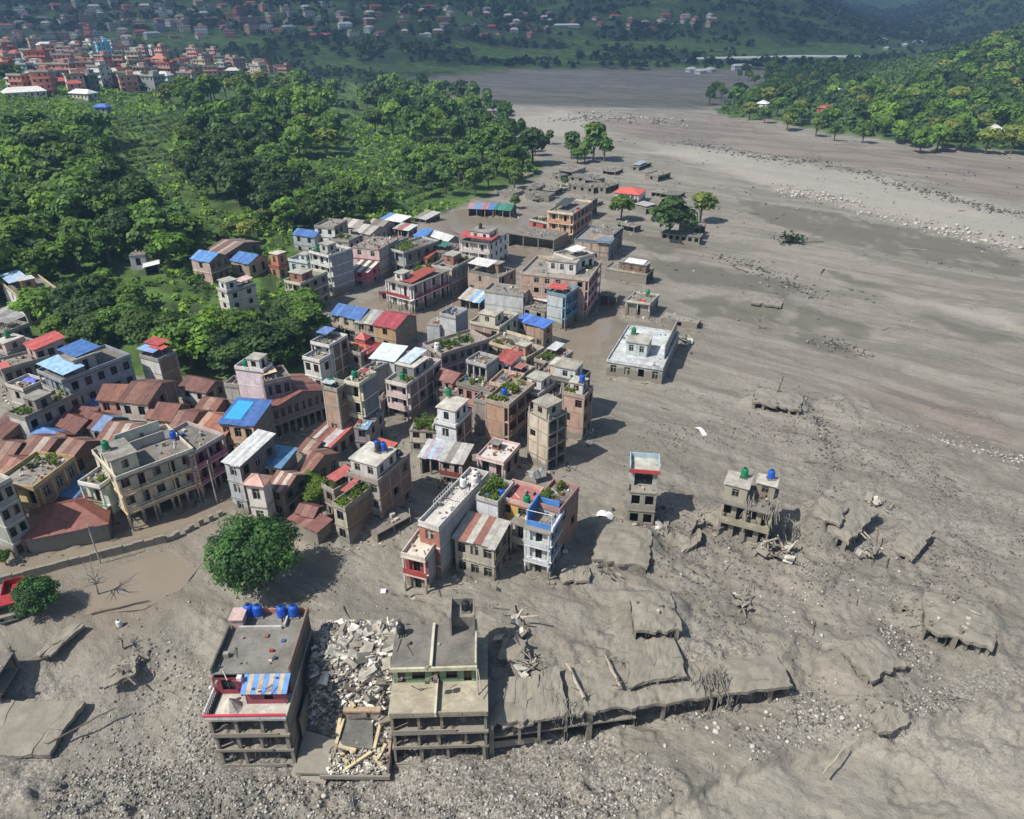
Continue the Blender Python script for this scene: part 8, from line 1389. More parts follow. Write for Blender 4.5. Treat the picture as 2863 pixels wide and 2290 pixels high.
def green_ruin():
    r = thing('ruined_house', 'ruined grey roofed house with a green upper wall and three open muddy floors', 'building', (-13.3, 53.8, -5.8), R_(2.0))
    W = 10.6
    open_floors(r, W, 10, [0.1, 2.8, 5.5], 2, (0.2, 3.1, 5.6, 8.0, 10.4))
    m = MB(); m.box(-0.1, -0.5, 8.15, W + 0.1, 10.5, 8.4); m.obj('terrace_slab', MC('aaa28c', 0.45), r)
    for x in (0.2, 3.1, 5.6, 10.4):
        m = MB(); m.box(x - 0.15, -0.15, 5.502, x + 0.15, 0.15, 8.15); m.obj('column', MC('8f8775', 0.8), r)
    m = MB(); m.box(0.25, 9.0, 5.5, W - 0.25, 9.2, 8.15); m.obj('back_wall', M1, r)
    m = MB(); m.box(0, 0.3, -2, 0.2, 10, 8.15); m.box(W - 0.2, 0.3, -2, W, 10, 8.15); m.box(0.2, 9.8, -2, W - 0.2, 10, 8.15); m.obj('wall', MC('8d8474', 0.6), r)
    for i in range(4):
        m = MB(); a = 0.0 + i * W / 4; m.box(a + 0.05, -0.55, 8.4, a + W / 4 - 0.05, -0.4, 8.95 - 0.05 * (i % 2)); m.obj('railing', MC('a39a86', 0.7), r)
    y0 = 4.0
    f = Face((0.1, y0, 0), (1, 0, 0), (0, -1, 0), 9.2, 0); m = MB(); hs = [(0.5, 1.4, 8.45, 10.5), (2.1, 3.6, 9.0, 10.5), (4.3, 5.2, 8.45, 10.5), (5.9, 7.2, 9.0, 10.5), (7.9, 8.8, 8.45, 10.5)]
    holed(m, f, 8.4, 11.0, hs, 0); m.box(0.1, y0 + 0.001, 8.4, 0.3, 10, 11.0); m.box(9.1, y0 + 0.001, 8.4, 9.3, 10, 11.0); m.box(0.3, 9.8, 8.4, 9.1, 10, 11.0)
    up = m.obj('upper_storey', plaster('7fa074', -99), r)
    for a, b, c, d in hs: link('window' if c > 8.8 else 'door', window_mesh(b - a, d - c, '7a3a30'), up, (0.1 + (a + b) / 2, y0 + 0.16, c))
    for x0, x1 in ((-0.05, 4.3), (4.6, 9.45)):
        m = MB(); m.box(x0, y0 - 0.5, 11.0, x1, 10.1, 11.18); m.obj('roof_slab', concrete('6f6c66', -99, 0.2), r)
    m = MB(); m.box(-0.15, y0 - 0.75, 10.95, 9.55, y0 - 0.5, 11.45); m.obj('roof_beam', plaster('c9c6a0', -99), r)
    m = MB(); m.box(4.3, y0 - 0.48, 11.0, 4.6, 9.9, 11.65); m.obj('divider_wall', plaster('cfcab0', -99), r)
    m = MB(); m.box(4.9, -0.7, 8.4, 5.15, y0 - 0.05, 9.1); m.obj('divider_wall', plaster('cfcab0', -99), r)
    m = MB()
    for i in range(8):
        a, b = y0 - 0.4 + i * 0.8, y0 + 0.4 + i * 0.8; q = 0.25 * math.sin(i * 1.1)
        m.hexa([(9.3 + q * 0.2, a, 11.0), (9.55 + q * 0.2, a, 11.0), (9.55, b, 11.0), (9.3, b, 11.0)], [(9.3, a, 11.8 + q), (9.5, a, 11.8 + q), (9.5, b, 11.8 + 0.25 * math.sin(i * 1.1 + 1.1)), (9.3, b, 11.8 + 0.25 * math.sin(i * 1.1 + 1.1))])
    m.obj('parapet', plaster('c4bea6', -99), r)
    m = MB(); m.tube((9.6, 2.0, 8.4), (9.5, 3.4, 11.2), 0.09); m.tube((10.2, 1.4, 8.4), (9.6, 3.4, 11.2), 0.06); m.obj('post', MC('b5ad98'), r)
    m = MB(); m.box(6.4, 8.2, 11.18, 6.6, 11.6, 14.0); m.box(9.1, 8.2, 11.18, 9.3, 11.6, 14.3); m.box(6.6, 11.4, 11.18, 9.1, 11.6, 13.9); m.box(6.6, 9.6, 11.18, 9.1, 11.4, 12.7); m.obj('stair_tower', concrete('87837a', -99, 0.3), r)
    for x, y, z, l in ((0.7, 8.6, 11.2, 'black water tank on the dark roof of the green walled ruin'), (8.2, 10.6, 12.7, 'black water tank on the stair tower of the green walled ruin')):
        gx, gy = place(r, x, y); tank('k', (gx, gy, -5.8 + z + 0.3), l, 0.95)
    clutter(r, 3, 9, 9, 11.18, 'the green walled ruin', 0.5)
green_ruin()

def rubble_house():
    r = thing('collapsed_house', 'collapsed house between two ruins, filled with pale concrete rubble and yellow beams', 'ruin', (-24.2, 52.8, -6.0))
    q = random.Random(4); W = 10.6
    m = MB()                                                     # the heap under the rubble
    n = 20; P = [[None] * (n + 1) for _ in range(n + 1)]
    for i in range(n + 1):
        for j in range(n + 1):
            x, y = 0.4 + (W - 0.6) * i / n, 3 + 13 * j / n
            z = 0.6 + 7.4 * float(sstep(3, 9, np.array(y))) - 1.0 * float(sstep(13, 16, np.array(y))) + 1.0 * float(noise(np.array(x * 0.6), np.array(y * 0.6), 9)); P[i][j] = (x, y, z)
    for i in range(n):
        for j in range(n): m.quad(P[i][j], P[i + 1][j], P[i + 1][j + 1], P[i][j + 1])
    m.obj('rubble_bed', mudcoat(), r)
    hz_ = lambda x, y: 0.6 + 7.4 * float(sstep(3, 9, np.array(y))) - 1.0 * float(sstep(13, 16, np.array(y)))
    mats = [concrete('b9b5aa', -99), concrete('dedad0', -99), concrete('6f6b64', -99), concrete('9d968a', -99), M1]; protos = []
    for k in range(8):
        c = MB(); a, b, h = (q.uniform(0.4, 1.2), q.uniform(0.25, 0.8), q.uniform(0.08, 0.3)) if k < 5 else (q.uniform(0.9, 1.8), 0.10, 0.1)
        jt = lambda: q.uniform(0.75, 1.15)
        c.hexa([(-a * jt(), -b * jt(), -h), (a * jt(), -b * jt(), -h), (a * jt(), b * jt(), -h), (-a * jt(), b * jt(), -h)], [(-a * jt(), -b * jt(), h), (a * jt(), -b * jt(), h), (a * jt(), b * jt(), h), (-a * jt(), b * jt(), h)])
        protos.append(c)
    dat = [[p.mesh('concrete_chunk', [mm]) for mm in mats] for p in protos]
    for i in range(235):
        x, y = q.uniform(0.9, W - 0.6), 4.5 + 11 * q.random() ** 0.8
        if q.random() < 0.3: x = q.uniform(3, W - 0.6)
        o = link('concrete_chunk', q.choice(dat)[min(4, int(q.random() * 4.4))], r, (x, y, hz_(x, y) + q.uniform(0.05, 0.55)))
        o.rotation_euler = (q.uniform(-0.8, 0.8), q.uniform(-0.7, 0.7), q.uniform(0, 6.28)); s = q.uniform(0.5, 1.15); o.scale = (s, s, s)
    sm = MB()
    for i in range(2600):
        x, y = q.uniform(0.6, W - 0.5), 3.6 + 12 * q.random(); z = hz_(x, y) + q.uniform(0.0, 0.5); L = q.uniform(0.08, 0.5); a = q.uniform(0, 6.28); k = q.randrange(5)
        d = Vector((math.cos(a), math.sin(a), q.uniform(-0.6, 0.8))) * L; s = Vector((-math.sin(a), math.cos(a), q.uniform(-.3, .3))) * q.uniform(0.05, 0.22); u = Vector((0, 0, q.uniform(0.05, 0.15))); c = Vector((x, y, z))
        sm.hexa([c - d - s, c + d - s, c + d + s, c - d + s], [c - d - s + u, c + d - s + u, c + d + s + u, c - d + s + u], k)
    for i in range(700):
        x, y = q.uniform(3.5, W - 0.4), q.uniform(-0.8, 5.5); z = 0.9 + y * 0.25 + q.uniform(0, 0.25); L = q.uniform(0.06, 0.3); a = q.uniform(0, 6.28); k = q.choice((0, 1, 3, 3, 4))
        d = Vector((math.cos(a), math.sin(a), q.uniform(-0.3, 0.4))) * L; s = Vector((-math.sin(a), math.cos(a), 0)) * q.uniform(0.04, 0.14); u = Vector((0, 0, q.uniform(0.04, 0.12))); c = Vector((x, y, z))
        sm.hexa([c - d - s, c + d - s, c + d + s, c - d + s], [c - d - s + u, c + d - s + u, c + d + s + u, c - d + s + u], k)
    tag(sm.obj('rubble', mats, r), kind='stuff')
    # lowest floor, tilted plates, orange framed slab, yellow beams
    m = MB(); m.hexa([(0.0, -0.6, 0.5), (W, -0.9, 0.2), (W, 5, 1.4), (0.0, 5, 1.6)], [(0.0, -0.6, 0.8), (W, -0.9, 0.5), (W, 5, 1.7), (0.0, 5, 1.9)]); m.obj('floor_slab', MC('96897a', 0.5), r)
    m = MB(); m.hexa([(-0.8, -0.2, -0.6), (3.4, -1.4, -0.4), (4.4, 2.6, 1.75), (0.4, 3.6, 2.2)], [(-0.8, -0.2, -0.35), (3.4, -1.4, -0.15), (4.4, 2.6, 2.0), (0.4, 3.6, 2.45)]); m.obj('tilted_plate', MC('8f8270', 0.6), r)
    m = MB(); m.hexa([(4.6, 1.8, 1.75), (8.4, 1.6, 1.7), (8.0, 4.6, 2.6), (5.0, 4.7, 2.7)], [(4.6, 1.8, 1.95), (8.4, 1.6, 1.9), (8.0, 4.6, 2.8), (5.0, 4.7, 2.9)]); m.obj('dark_slab', concrete('66645f', -99), r)
    m = MB(); m.box(4.9, 4.75, 1.6, 8.9, 5.2, 4.2); m.obj('cross_wall', brick('b08a6a', -99), r)
    m = MB(); m.box(4.7, 4.55, 4.2, 9.0, 5.2, 4.45); m.obj('cornice', plaster('b59c7c', -99), r)
    m = MB(); m.box(0.15, 3.0, 1.6, 0.4, 12, 5.2); m.box(0.4, 6.5, 2, 4.2, 6.8, 5.0); m.obj('broken_wall', MC('7d7468', 0.3), r)
    m = MB()
    for i in range(10):
        a = -0.6 + i * 1.4; m.hexa([(W - 0.35, a, -1), (W - 0.1, a, -1), (W - 0.1, a + 1.38, -1), (W - 0.35, a + 1.38, -1)], [(W - 0.35, a, 1.2 + i * 0.72 + q.uniform(-.3, .5)), (W - 0.1, a, 1.4 + i * 0.72), (W - 0.1, a + 1.38, 1.6 + i * 0.76 + q.uniform(-.3, .5)), (W - 0.35, a + 1.38, 1.6 + i * 0.76)])
    m.obj('torn_party_wall', plaster('a5877a', -99), r)
    m = MB(); m.hexa([(2.9, -1.2, 0.5), (W, -1.1, 0.2), (W, -0.9, 0.2), (2.9, -1.0, 0.5)], [(2.9, -1.2, 1.0), (W, -1.1, 0.75), (W, -0.9, 0.75), (2.9, -1.0, 1.0)]); m.obj('front_edge', MC('b5ada0', 0.2), r)
    yel = plaster('cdb98a', -99, 0.6)
    for a, b in (((5.6, -0.5, 1.0), (8.3, 1.2, 1.7)), ((4.2, 2.0, 2.0), (4.6, 4.6, 2.9)), ((8.6, 1.5, 1.9), (8.9, 4.2, 2.6)), ((4.5, 1.7, 2.0), (6.6, 1.2, 2.0)), ((4.8, 6.4, 4.6), (6.0, 5.0, 4.5)), ((6.6, 5.9, 4.8), (9.4, 7.4, 6.2)), ((8.0, 6.4, 5.2), (9.8, 8.6, 6.6)), ((4.1, 3.2, 2.3), (4.3, 5.0, 3.3)), ((9.0, 0.4, 1.3), (9.8, 2.2, 1.7)), ((9.6, 0.0, 1.0), (8.6, 0.9, 1.4)), ((5.2, 0.6, 1.3), (5.8, 0.3, 1.2)), ((4.8, 1.0, 1.5), (5.3, 1.2, 1.5))):
        a, b = Vector(a), Vector(b); t = (b - a).normalized(); s = t.cross(Vector((0, 0, 1))).normalized() * 0.17; u = Vector((0, 0, 0.26))
        m = MB(); m.hexa([a - s, a + s, b + s, b - s], [a - s + u, a + s + u, b + s + u, b - s + u]); m.obj('yellow_beam', yel, r)
    for i in range(60):
        o = link('concrete_chunk', q.choice(dat)[q.choice((0, 1, 3, 4))], r, (q.uniform(4.5, W - 0.6), q.uniform(-0.4, 4.4), q.uniform(1.0, 2.2))); o.rotation_euler = (q.uniform(-0.5, 0.5), q.uniform(-0.5, 0.5), q.uniform(0, 6)); s = q.uniform(0.2, 0.5); o.scale = (s, s, s)
rubble_house()

# ---- the long buried row and slabs beside it
ROW = R_(8.7)
for x, y, z, w, d, h, st, sd, lab, o in (
    (-2.6, 54.9, -5.2, 8.8, 6.0, 5.0, 2, 'the first house of the buried row', 'mud buried house with two open floors beside the green walled ruin', "dict(m='8a8270',R='o3',L='n',sl='9a917e',roof='none',mud=1)"),
    (6.4, 56.2, -4.9, 8.0, 6.0, 4.8, 2, 'the second house of the buried row', 'mud buried house with open floors under the split pale log', "dict(m='8a8270',R='o3',L='n',sl='9a917e',roof='none',mud=1)"),
    (14.6, 57.5, -3.6, 8.2, 5.5, 3.4, 1, 'the third house of the buried row', 'mud buried house with a long dark slot below a tilted roof', "dict(m='8a8270',R='o3',L='n',sl='9a917e',roof='none',mud=1)"),
    (23.2, 58.8, -2.3, 9.6, 4.5, 2.2, 1, 'the last house of the buried row', 'end of the buried row tapering into the mud beyond the root tangle', "dict(m='8a8270',R='o4',L='n',sl='9a917e',roof='none',mud=1)")):
    bld(x, y, z, ROW, w, d, h, st, sd, lab, 'ruin', eval(o))

def plate(label, pts, th=0.35, legs=(), name='concrete_slab'):
    c = Vector((sum(p[0] for p in pts) / 4, sum(p[1] for p in pts) / 4, sum(p[2] for p in pts) / 4)); r = thing(name, label, 'slab', c, 0, 'slabs pushed up by the mud')
    L = [Vector(p) - c for p in pts]; q = random.Random(label)
    G_ = lambda u, v, dz: L[0] * (1 - u) * (1 - v) + L[1] * u * (1 - v) + L[2] * u * v + L[3] * (1 - u) * v + Vector((0, 0, dz))
    us, vs = [0, q.uniform(0.25, 0.45), q.uniform(0.6, 0.8), 1], [0, q.uniform(0.4, 0.65), 1]; J = {}
    for i in range(4):
        for j in range(3): J[i, j] = (us[i] + q.uniform(-0.06, 0.06), vs[j] + q.uniform(-0.08, 0.08))
    for i in range(3):
        for j in range(2):                      # the slab is cracked into pieces, each settled a little differently
            tl = [q.uniform(-0.16, 0.16) for _ in range(4)]; P = [J[i, j], J[i + 1, j], J[i + 1, j + 1], J[i, j + 1]]; mu, mv = sum(p[0] for p in P) / 4, sum(p[1] for p in P) / 4
            P = [(mu + (p[0] - mu) * 0.985, mv + (p[1] - mv) * 0.985) for p in P]; K = 5; m = MB()
            def S(a, b2, top):
                x0 = P[0][0] * (1 - a) * (1 - b2) + P[1][0] * a * (1 - b2) + P[2][0] * a * b2 + P[3][0] * (1 - a) * b2; y0 = P[0][1] * (1 - a) * (1 - b2) + P[1][1] * a * (1 - b2) + P[2][1] * a * b2 + P[3][1] * (1 - a) * b2
                t = tl[0] * (1 - a) * (1 - b2) + tl[1] * a * (1 - b2) + tl[2] * a * b2 + tl[3] * (1 - a) * b2; g = G_(x0, y0, t - (0 if top else th))
                e = 0.35 if a in (0, 1) or b2 in (0, 1) else 0; w_ = g + c
                return g + Vector((e * float(noise(np.array(w_.x * 2.1), np.array(w_.y * 2.1), 3)), e * float(noise(np.array(w_.x * 2.1), np.array(w_.y * 2.1), 4)), (0.28 * float(fbm(np.array(w_.x * 1.1), np.array(w_.y * 1.1), 4, 6)) if top else 0)))
            for a_ in range(K):
                for b_ in range(K): m.quad(S(a_ / K, b_ / K, 1), S((a_ + 1) / K, b_ / K, 1), S((a_ + 1) / K, (b_ + 1) / K, 1), S(a_ / K, (b_ + 1) / K, 1))
                u0, u1 = a_ / K, (a_ + 1) / K
                for p0, p1 in (((u0, 0), (u1, 0)), ((1, u0), (1, u1)), ((u1, 1), (u0, 1)), ((0, u1), (0, u0))): m.quad(S(*p0, 0), S(*p1, 0), S(*p1, 1), S(*p0, 1))
            m.quad(S(0, 0, 0), S(0, 1, 0), S(1, 1, 0), S(1, 0, 0)); m.obj('slab_piece', mudcoat(), r)
    for k in range(7):
        e = G_(q.random(), 0.0, -0.12); m = MB()
        for _ in range(3): e2 = e + Vector((q.uniform(-.25, .25), q.uniform(-.4, 0), q.uniform(-.3, .25))); m.tube(e, e2, 0.028, 0.024, 4, 0, False); e = e2
        m.obj('bent_rebar', bark(), r)
    for (u, v) in legs:
        m = MB(); t = G_(u, v, -th); m.box(t[0] - 0.15, t[1] - 0.15, t[2] - 3.2, t[0] + 0.15, t[1] + 0.15, t[2] + 0.05); m.obj('column', mudcoat(), r)
plate('curled mud slab sagging beside the green walled ruin', [(-1.0, 54.2, -0.9), (2.6, 55.2, -1.0), (3.2, 60.0, 1.4), (-0.6, 60.2, 0.9)], 0.3, [(.5, .1)])
plate('wide tilted mud slab with a sharp dark edge in the buried row', [(2.7, 55.0, -0.2), (6.6, 56.0, 0.2), (5.6, 61.4, 1.3), (2.2, 60.6, 1.2)], 0.35, [(.9, .05), (.1, .05)])
plate('mud slab over a dark slot above the third buried house', [(13.6, 59.0, 1.0), (20.4, 60.2, 1.2), (20.0, 66.5, 1.0), (14.6, 66.0, 0.9)], 0.35, [(.05, .04), (.5, .04), (.95, .04)])
plate('small slab pitched on edge among the frame wreckage', [(-1.6, 63.0, 0.8), (1.2, 62.8, 0.6), (1.6, 65.5, 1.6), (-1.2, 65.8, 1.7)], 0.3)
plate('broken plate lying by the narrow tower', [(24.6, 83.0, 0.3), (27.6, 84.6, 1.6), (27.9, 87.5, 1.3), (25.0, 86.0, 0.2)], 0.3)
plate('wall fragment leaning by the four storey ruin', [(26.0, 86.2, 0.1), (26.6, 86.0, 2.2), (28.6, 89.6, 2.2), (28.0, 89.8, 0.1)], 0.3)
plate('long thin slab edge east of the four storey ruin', [(46.5, 96.0, 0.5), (51.5, 93.0, 0.6), (51.9, 93.6, 0.5), (46.9, 96.6, 0.5)], 0.5)
plate('slab ridge showing before the blue terrace house', [(6.6, 76.8, 0.4), (10.8, 77.0, 0.6), (11.0, 80.0, 0.7), (7.0, 79.8, 0.6)], 0.35, [(.5, .05)])
plate('thin mud plate near the rightmost bank', [(40.5, 53.5, -0.6), (44.5, 55.0, -0.3), (44.0, 57.0, 0.2), (40.2, 55.6, 0.1)], 0.3)
plate('cracked paving slab at the picture edge below the truck', [(-62, 53.4, -3.4), (-51.6, 53.2, -3.6), (-50.6, 58.8, -2.2), (-62, 59.4, -2.0)], 0.5)
plate('earth covered slab ridge above the paving slab', [(-58.6, 64.0, -0.2), (-56.4, 64.2, 0.3), (-54.6, 68.6, 0.6), (-57.0, 69.0, 0.2)], 0.4)
plate('tipped slab in the debris west of the pink ruined house', [(-48.4, 60.6, -1.4), (-45.4, 62.0, -0.9), (-46.2, 64.6, -0.3), (-49.0, 63.6, -0.7)], 0.35)

bld(-66.2, 58.2, -3.2, R_(5), 6.4, 5.0, 4.6, 2, 'the ruin at the western picture edge', 'dark muddy ruin at the edge below the red truck, casting a broad shadow', 'ruin', dict(m='8a8270', R='o2', E='o1', roof='none', mud=0.9, sl='857c6c', top=[('reb',), ('clutter', 3)]))

# ---- concrete frame wreck beside the green ruin
def frame_wreck(x, y, z, label, seed, n=16, s=1.0):
    q = random.Random(seed); r = thing('wreckage', label, 'wreckage', (x, y, z), q.uniform(-0.3, 0.3), 'wreckage left by the flood')
    for i in range(n):
        a = Vector((q.uniform(-1.6, 1.6), q.uniform(-2.4, 2.4), q.uniform(0, 1.6))) * s; d = Vector((q.uniform(-1, 1), q.uniform(-1, 1), q.uniform(-0.35, 0.5))).normalized() * q.uniform(0.8, 2.6) * s
        m = MB(); m.tube(a, a + d, 0.13 * s, 0.11 * s, 4); m.obj('broken_beam', q.choice([MC('b5ad9c', 0.2), M1, MC('8a8376', 0.3)]), r)
    for i in range(n // 3):
        a = Vector((q.uniform(-1.6, 1.6), q.uniform(-2, 2), q.uniform(0.1, 1.0))) * s; m = MB(); w = q.uniform(0.4, 1.0) * s; m.box(-w, -w * 0.7, -0.07, w, w * 0.7, 0.07)
        o = m.obj('broken_plate', q.choice([MC('c9c5ba', 0.1), M1]), r, a); o.rotation_euler = (q.uniform(-.8, .8), q.uniform(-.8, .8), q.uniform(0, 6))
frame_wreck(0.2, 67.5, 0.2, 'tangled concrete frame wreckage beside the green walled ruin', 1, 20, 1.1)
frame_wreck(1.8, 62.6, 0.2, 'smaller frame wreckage on the slab behind the buried row', 2, 12, 0.8)
frame_wreck(30.0, 72.5, 0.2, 'heap of beams and pale scraps in open mud east of the buried house', 3, 12, 0.8)
frame_wreck(38.0, 84.0, 0.3, 'splintered timbers heaped at the flank of the four storey ruin', 4, 26, 1.2)
frame_wreck(-47.0, 63.5, -1.0, 'broken beams in the churned mud west of the pink ruined house', 5, 12, 0.8)
frame_wreck(-6.0, 88.6, 0.1, 'household wreckage spilled before the low pink house', 6, 14, 0.7)
frame_wreck(22.6, 88.8, 0.1, 'debris in the shade of the narrow tower', 7, 12, 0.8)
frame_wreck(53.5, 70.6, 0.3, 'dark splintered wreckage behind the crushed house', 8, 18, 0.9)
frame_wreck(50.5, 83.0, 1.4, 'timber stack on the tilted roof with a raised box', 9, 14, 0.8)
frame_wreck(58.0, 95.0, 0.2, 'wreckage beyond the tilted roof', 10, 12, 0.8)
frame_wreck(40.0, 158.0, 0.2, 'white scraps beside the buried brick house', 11, 12, 1.0)
frame_wreck(10.0, 300.0, 0.3, 'rubble heap at the tip of the wooded spur', 12, 40, 1.3)
frame_wreck(22.0, 318.0, 0.3, 'long rubble strip below the lone riverside clump', 13, 40, 1.3)
frame_wreck(-41.0, 97.5, 0.1, 'debris drift in the street before the arcade', 14, 14, 0.8)
frame_wreck(13.0, 78.6, 0.6, 'roots and boards on the broad buried roof', 15, 8, 0.7)

# ---- root tangle, logs, driftwood, dead tree
def log(label, p, q2, r0, r1, col=None, branches=0, seed=0):
    q = random.Random(seed); r = thing('log', label, 'log', p, 0, 'tree trunks carried by the flood'); v = Vector(q2) - Vector(p); m = MB(); a = Vector((0, 0, 0))
    for i in range(1, 5):
        b = v * i / 4 + Vector((q.uniform(-.12, .12), q.uniform(-.12, .12), q.uniform(-.06, .06))); m.tube(a, b, r0 + (r1 - r0) * (i - 1) / 4, r0 + (r1 - r0) * i / 4, 7); a = b
    m.obj('stem', col or plaster('b5a992', -99), r)
    for i in range(branches):
        t = q.uniform(0.0, 0.25) if i < branches * 0.6 else q.uniform(0.6, 1); m = MB(); s = v * t; m.tube(s, s + Vector((q.uniform(-1, 1), q.uniform(-1, 1), q.uniform(0, 1))) * r0 * 5, r0 * 0.35, r0 * 0.1, 5); m.obj('branch', col or bark(), r)
log('split pale log lying across the second buried house', (8.2, 57.3, 0.75), (6.6, 62.0, 1.0), 0.24, 0.12, None, 6, 1)
log('pale log leaning toward the third buried house', (12.4, 58.6, 1.1), (11.2, 63.4, 1.0), 0.2, 0.1, None, 8, 2)
log('bare white branch on the gravel by the far corner bank', (33.0, 49.6, -1.6), (36.5, 52.4, -1.1), 0.13, 0.08, None, 2, 3)
log('dark bent post standing on the buried roof in the flow', (52.8, 129.6, 1.9), (53.6, 130.4, 5.2), 0.16, 0.12, bark(), 2, 4)
log('long thin pole on the mud west of the pink ruined house', (-52.4, 54.4, -3.3), (-46.4, 58.4, -2.3), 0.12, 0.08, bark(), 3, 5)
log('fallen log in the mud by the retaining wall', (-55.0, 71.2, 0.0), (-48.5, 73.6, 0.1), 0.14, 0.08, bark(), 2, 6)
log('straight pole floating in the flooded square', (-14.0, 236.0, 0.1), (-7.0, 249.0, 0.2), 0.22, 0.2, bark(), 0, 7)
log('uprooted green topped trunk stranded on the smooth flow', (91.0, 239.0, 0.5), (103.0, 240.0, 0.5), 0.3, 0.12, bark(), 5, 8)
log('timber lying over the tilted roof edge', (51.0, 80.5, 0.2), (53.4, 85.6, 2.6), 0.15, 0.1, bark(), 1, 9)
log('thin trunk across the mud beyond the four storey ruin', (44.0, 90.0, 0.3), (50.0, 87.6, 0.4), 0.13, 0.08, bark(), 3, 10)
V_, F_ = leafquads(np.random.default_rng(3), np.random.default_rng(4).normal(size=(300, 3)) * [2.0, 1.4, 0.8] + [92, 239.5, 1.6], 0.5)
tag(link('torn_bush', npmesh('torn_bush', V_, F_, [leaf('2f4226')])), 'torn green bush stranded alone on the smooth mud flow', 'bush')

def root_tangle(x, y, z, label, seed, n=70, s=1.0):
    q = random.Random(seed); m = MB()
    for i in range(n):
        p = Vector((q.gauss(0, 0.9), q.gauss(0, 0.5) + 1.0, 1.6 + q.uniform(-0.3, 0.8))) * s
        for j in range(6):
            nx = p + Vector((q.uniform(-0.35, 0.35), q.uniform(-0.65, 0.1), q.uniform(-0.85, 0.15))) * s; m.tube(p, nx, 0.055 * s, 0.04 * s, 4, caps=False); p = nx
    tag(m.obj('torn_roots', concrete('8d8272', 9, 0.6), None, (x, y, z)), label, 'roots', 'roots torn up by the flood')
root_tangle(23.4, 59.6, -0.4, 'big root tangle hanging over the end of the buried row', 1, 46, 1.0)
root_tangle(6.2, 56.2, -0.6, 'roots hanging over the dark slot of the buried row', 2, 14, 0.8)
root_tangle(39.5, 86.5, 1.5, 'root mass draped at the flank of the four storey ruin', 3, 30, 1.1)
root_tangle(57.0, 70.5, 0.4, 'dark root mass above the crushed house', 4, 34, 1.0)

def dead_tree(x, y, z, H, label, seed):
    q = random.Random(seed); r = thing('dead_tree', label, 'dead tree', (x, y, z), 0, 'bare trees killed by the flood'); m = MB(); tw = MB()
    m.tube((0, 0, -0.5), (0.2, 0.1, H * 0.5), 0.16, 0.10, 7)
    for i in range(16):
        p = Vector((0.2, 0.1, H * q.uniform(0.3, 0.5))); d = Vector((q.uniform(-1, 1), q.uniform(-1, 1), q.uniform(0.1, 0.9))).normalized()
        for j in range(4):
            nx = p + (d + Vector((q.uniform(-.4, .4), q.uniform(-.4, .4), q.uniform(-.3, .3)))) * H * 0.15; tw.tube(p, nx, 0.07 - 0.013 * j, 0.055 - 0.013 * j, 4, caps=False); p = nx
    pm = plaster('a89c8a', -99); m.obj('trunk', pm, r); tw.obj('branches', pm, r)
dead_tree(-56.0, 75.0, 0.0, 5.2, 'bare pale tree in the mud beside the small dense green tree', 1)
dead_tree(-49.0, 66.5, -0.6, 2.0, 'small bare stump with twigs near the tipped slab', 2)
dead_tree(60.0, 167.0, 0.2, 4.0, 'bare broken tree beside the buried brick house', 3)

q_ = random.Random(31); dw = []
for i in range(4):
    m = MB(); a = Vector((0, 0, 0)); L = 0.5
    for j in range(4):
        b = a + Vector((L, q_.uniform(-0.15, 0.15), q_.uniform(-0.05, 0.08))); m.tube(a, b, 0.08 - 0.012 * j, 0.068 - 0.012 * j, 5); a = b
    dw.append(m.mesh('driftwood', [bark() if i % 2 else plaster('9c9180', -99)]))
for i in range(150):
    x, y = (q_.uniform(-44, 46), q_.uniform(44, 80)) if i < 55 else ((q_.uniform(14, 75), q_.uniform(75, 135)) if i < 105 else (q_.uniform(60, 190), q_.uniform(150, 330)))
    if -34 < x < 33 and 52 < y < 68: continue
    s = q_.uniform(0.5, 1.5) * (1 if i < 105 else 2.0); o = link('driftwood', dw[i % 4], None, (x, y, hz(x, y) + 0.05 * s), q_.uniform(0, 6.28)); o.scale = (s, s, s)
    tag(o, 'thin driftwood stick lying on the %s' % ('foreground mud' if i < 55 else 'mud around the four storey ruin' if i < 105 else 'river bed mud'), 'driftwood', 'driftwood strewn over the mud')

# ---- retaining wall along the flooded street
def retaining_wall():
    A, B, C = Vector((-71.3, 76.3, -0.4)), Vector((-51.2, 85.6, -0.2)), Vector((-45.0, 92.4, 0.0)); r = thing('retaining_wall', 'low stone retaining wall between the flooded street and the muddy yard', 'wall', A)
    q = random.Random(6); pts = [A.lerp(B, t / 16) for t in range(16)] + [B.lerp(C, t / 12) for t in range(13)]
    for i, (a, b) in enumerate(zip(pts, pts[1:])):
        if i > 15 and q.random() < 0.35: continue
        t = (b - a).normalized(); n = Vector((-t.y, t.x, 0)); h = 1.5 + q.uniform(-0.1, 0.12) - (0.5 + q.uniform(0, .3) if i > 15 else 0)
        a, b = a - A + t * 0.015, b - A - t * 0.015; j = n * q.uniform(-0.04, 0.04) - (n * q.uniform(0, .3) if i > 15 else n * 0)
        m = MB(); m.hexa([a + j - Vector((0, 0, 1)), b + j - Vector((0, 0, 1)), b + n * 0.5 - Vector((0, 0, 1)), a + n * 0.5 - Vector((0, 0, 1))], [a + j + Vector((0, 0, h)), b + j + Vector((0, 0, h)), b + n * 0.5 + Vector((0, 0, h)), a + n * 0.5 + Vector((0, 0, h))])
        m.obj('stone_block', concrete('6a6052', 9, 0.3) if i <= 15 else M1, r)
retaining_wall()

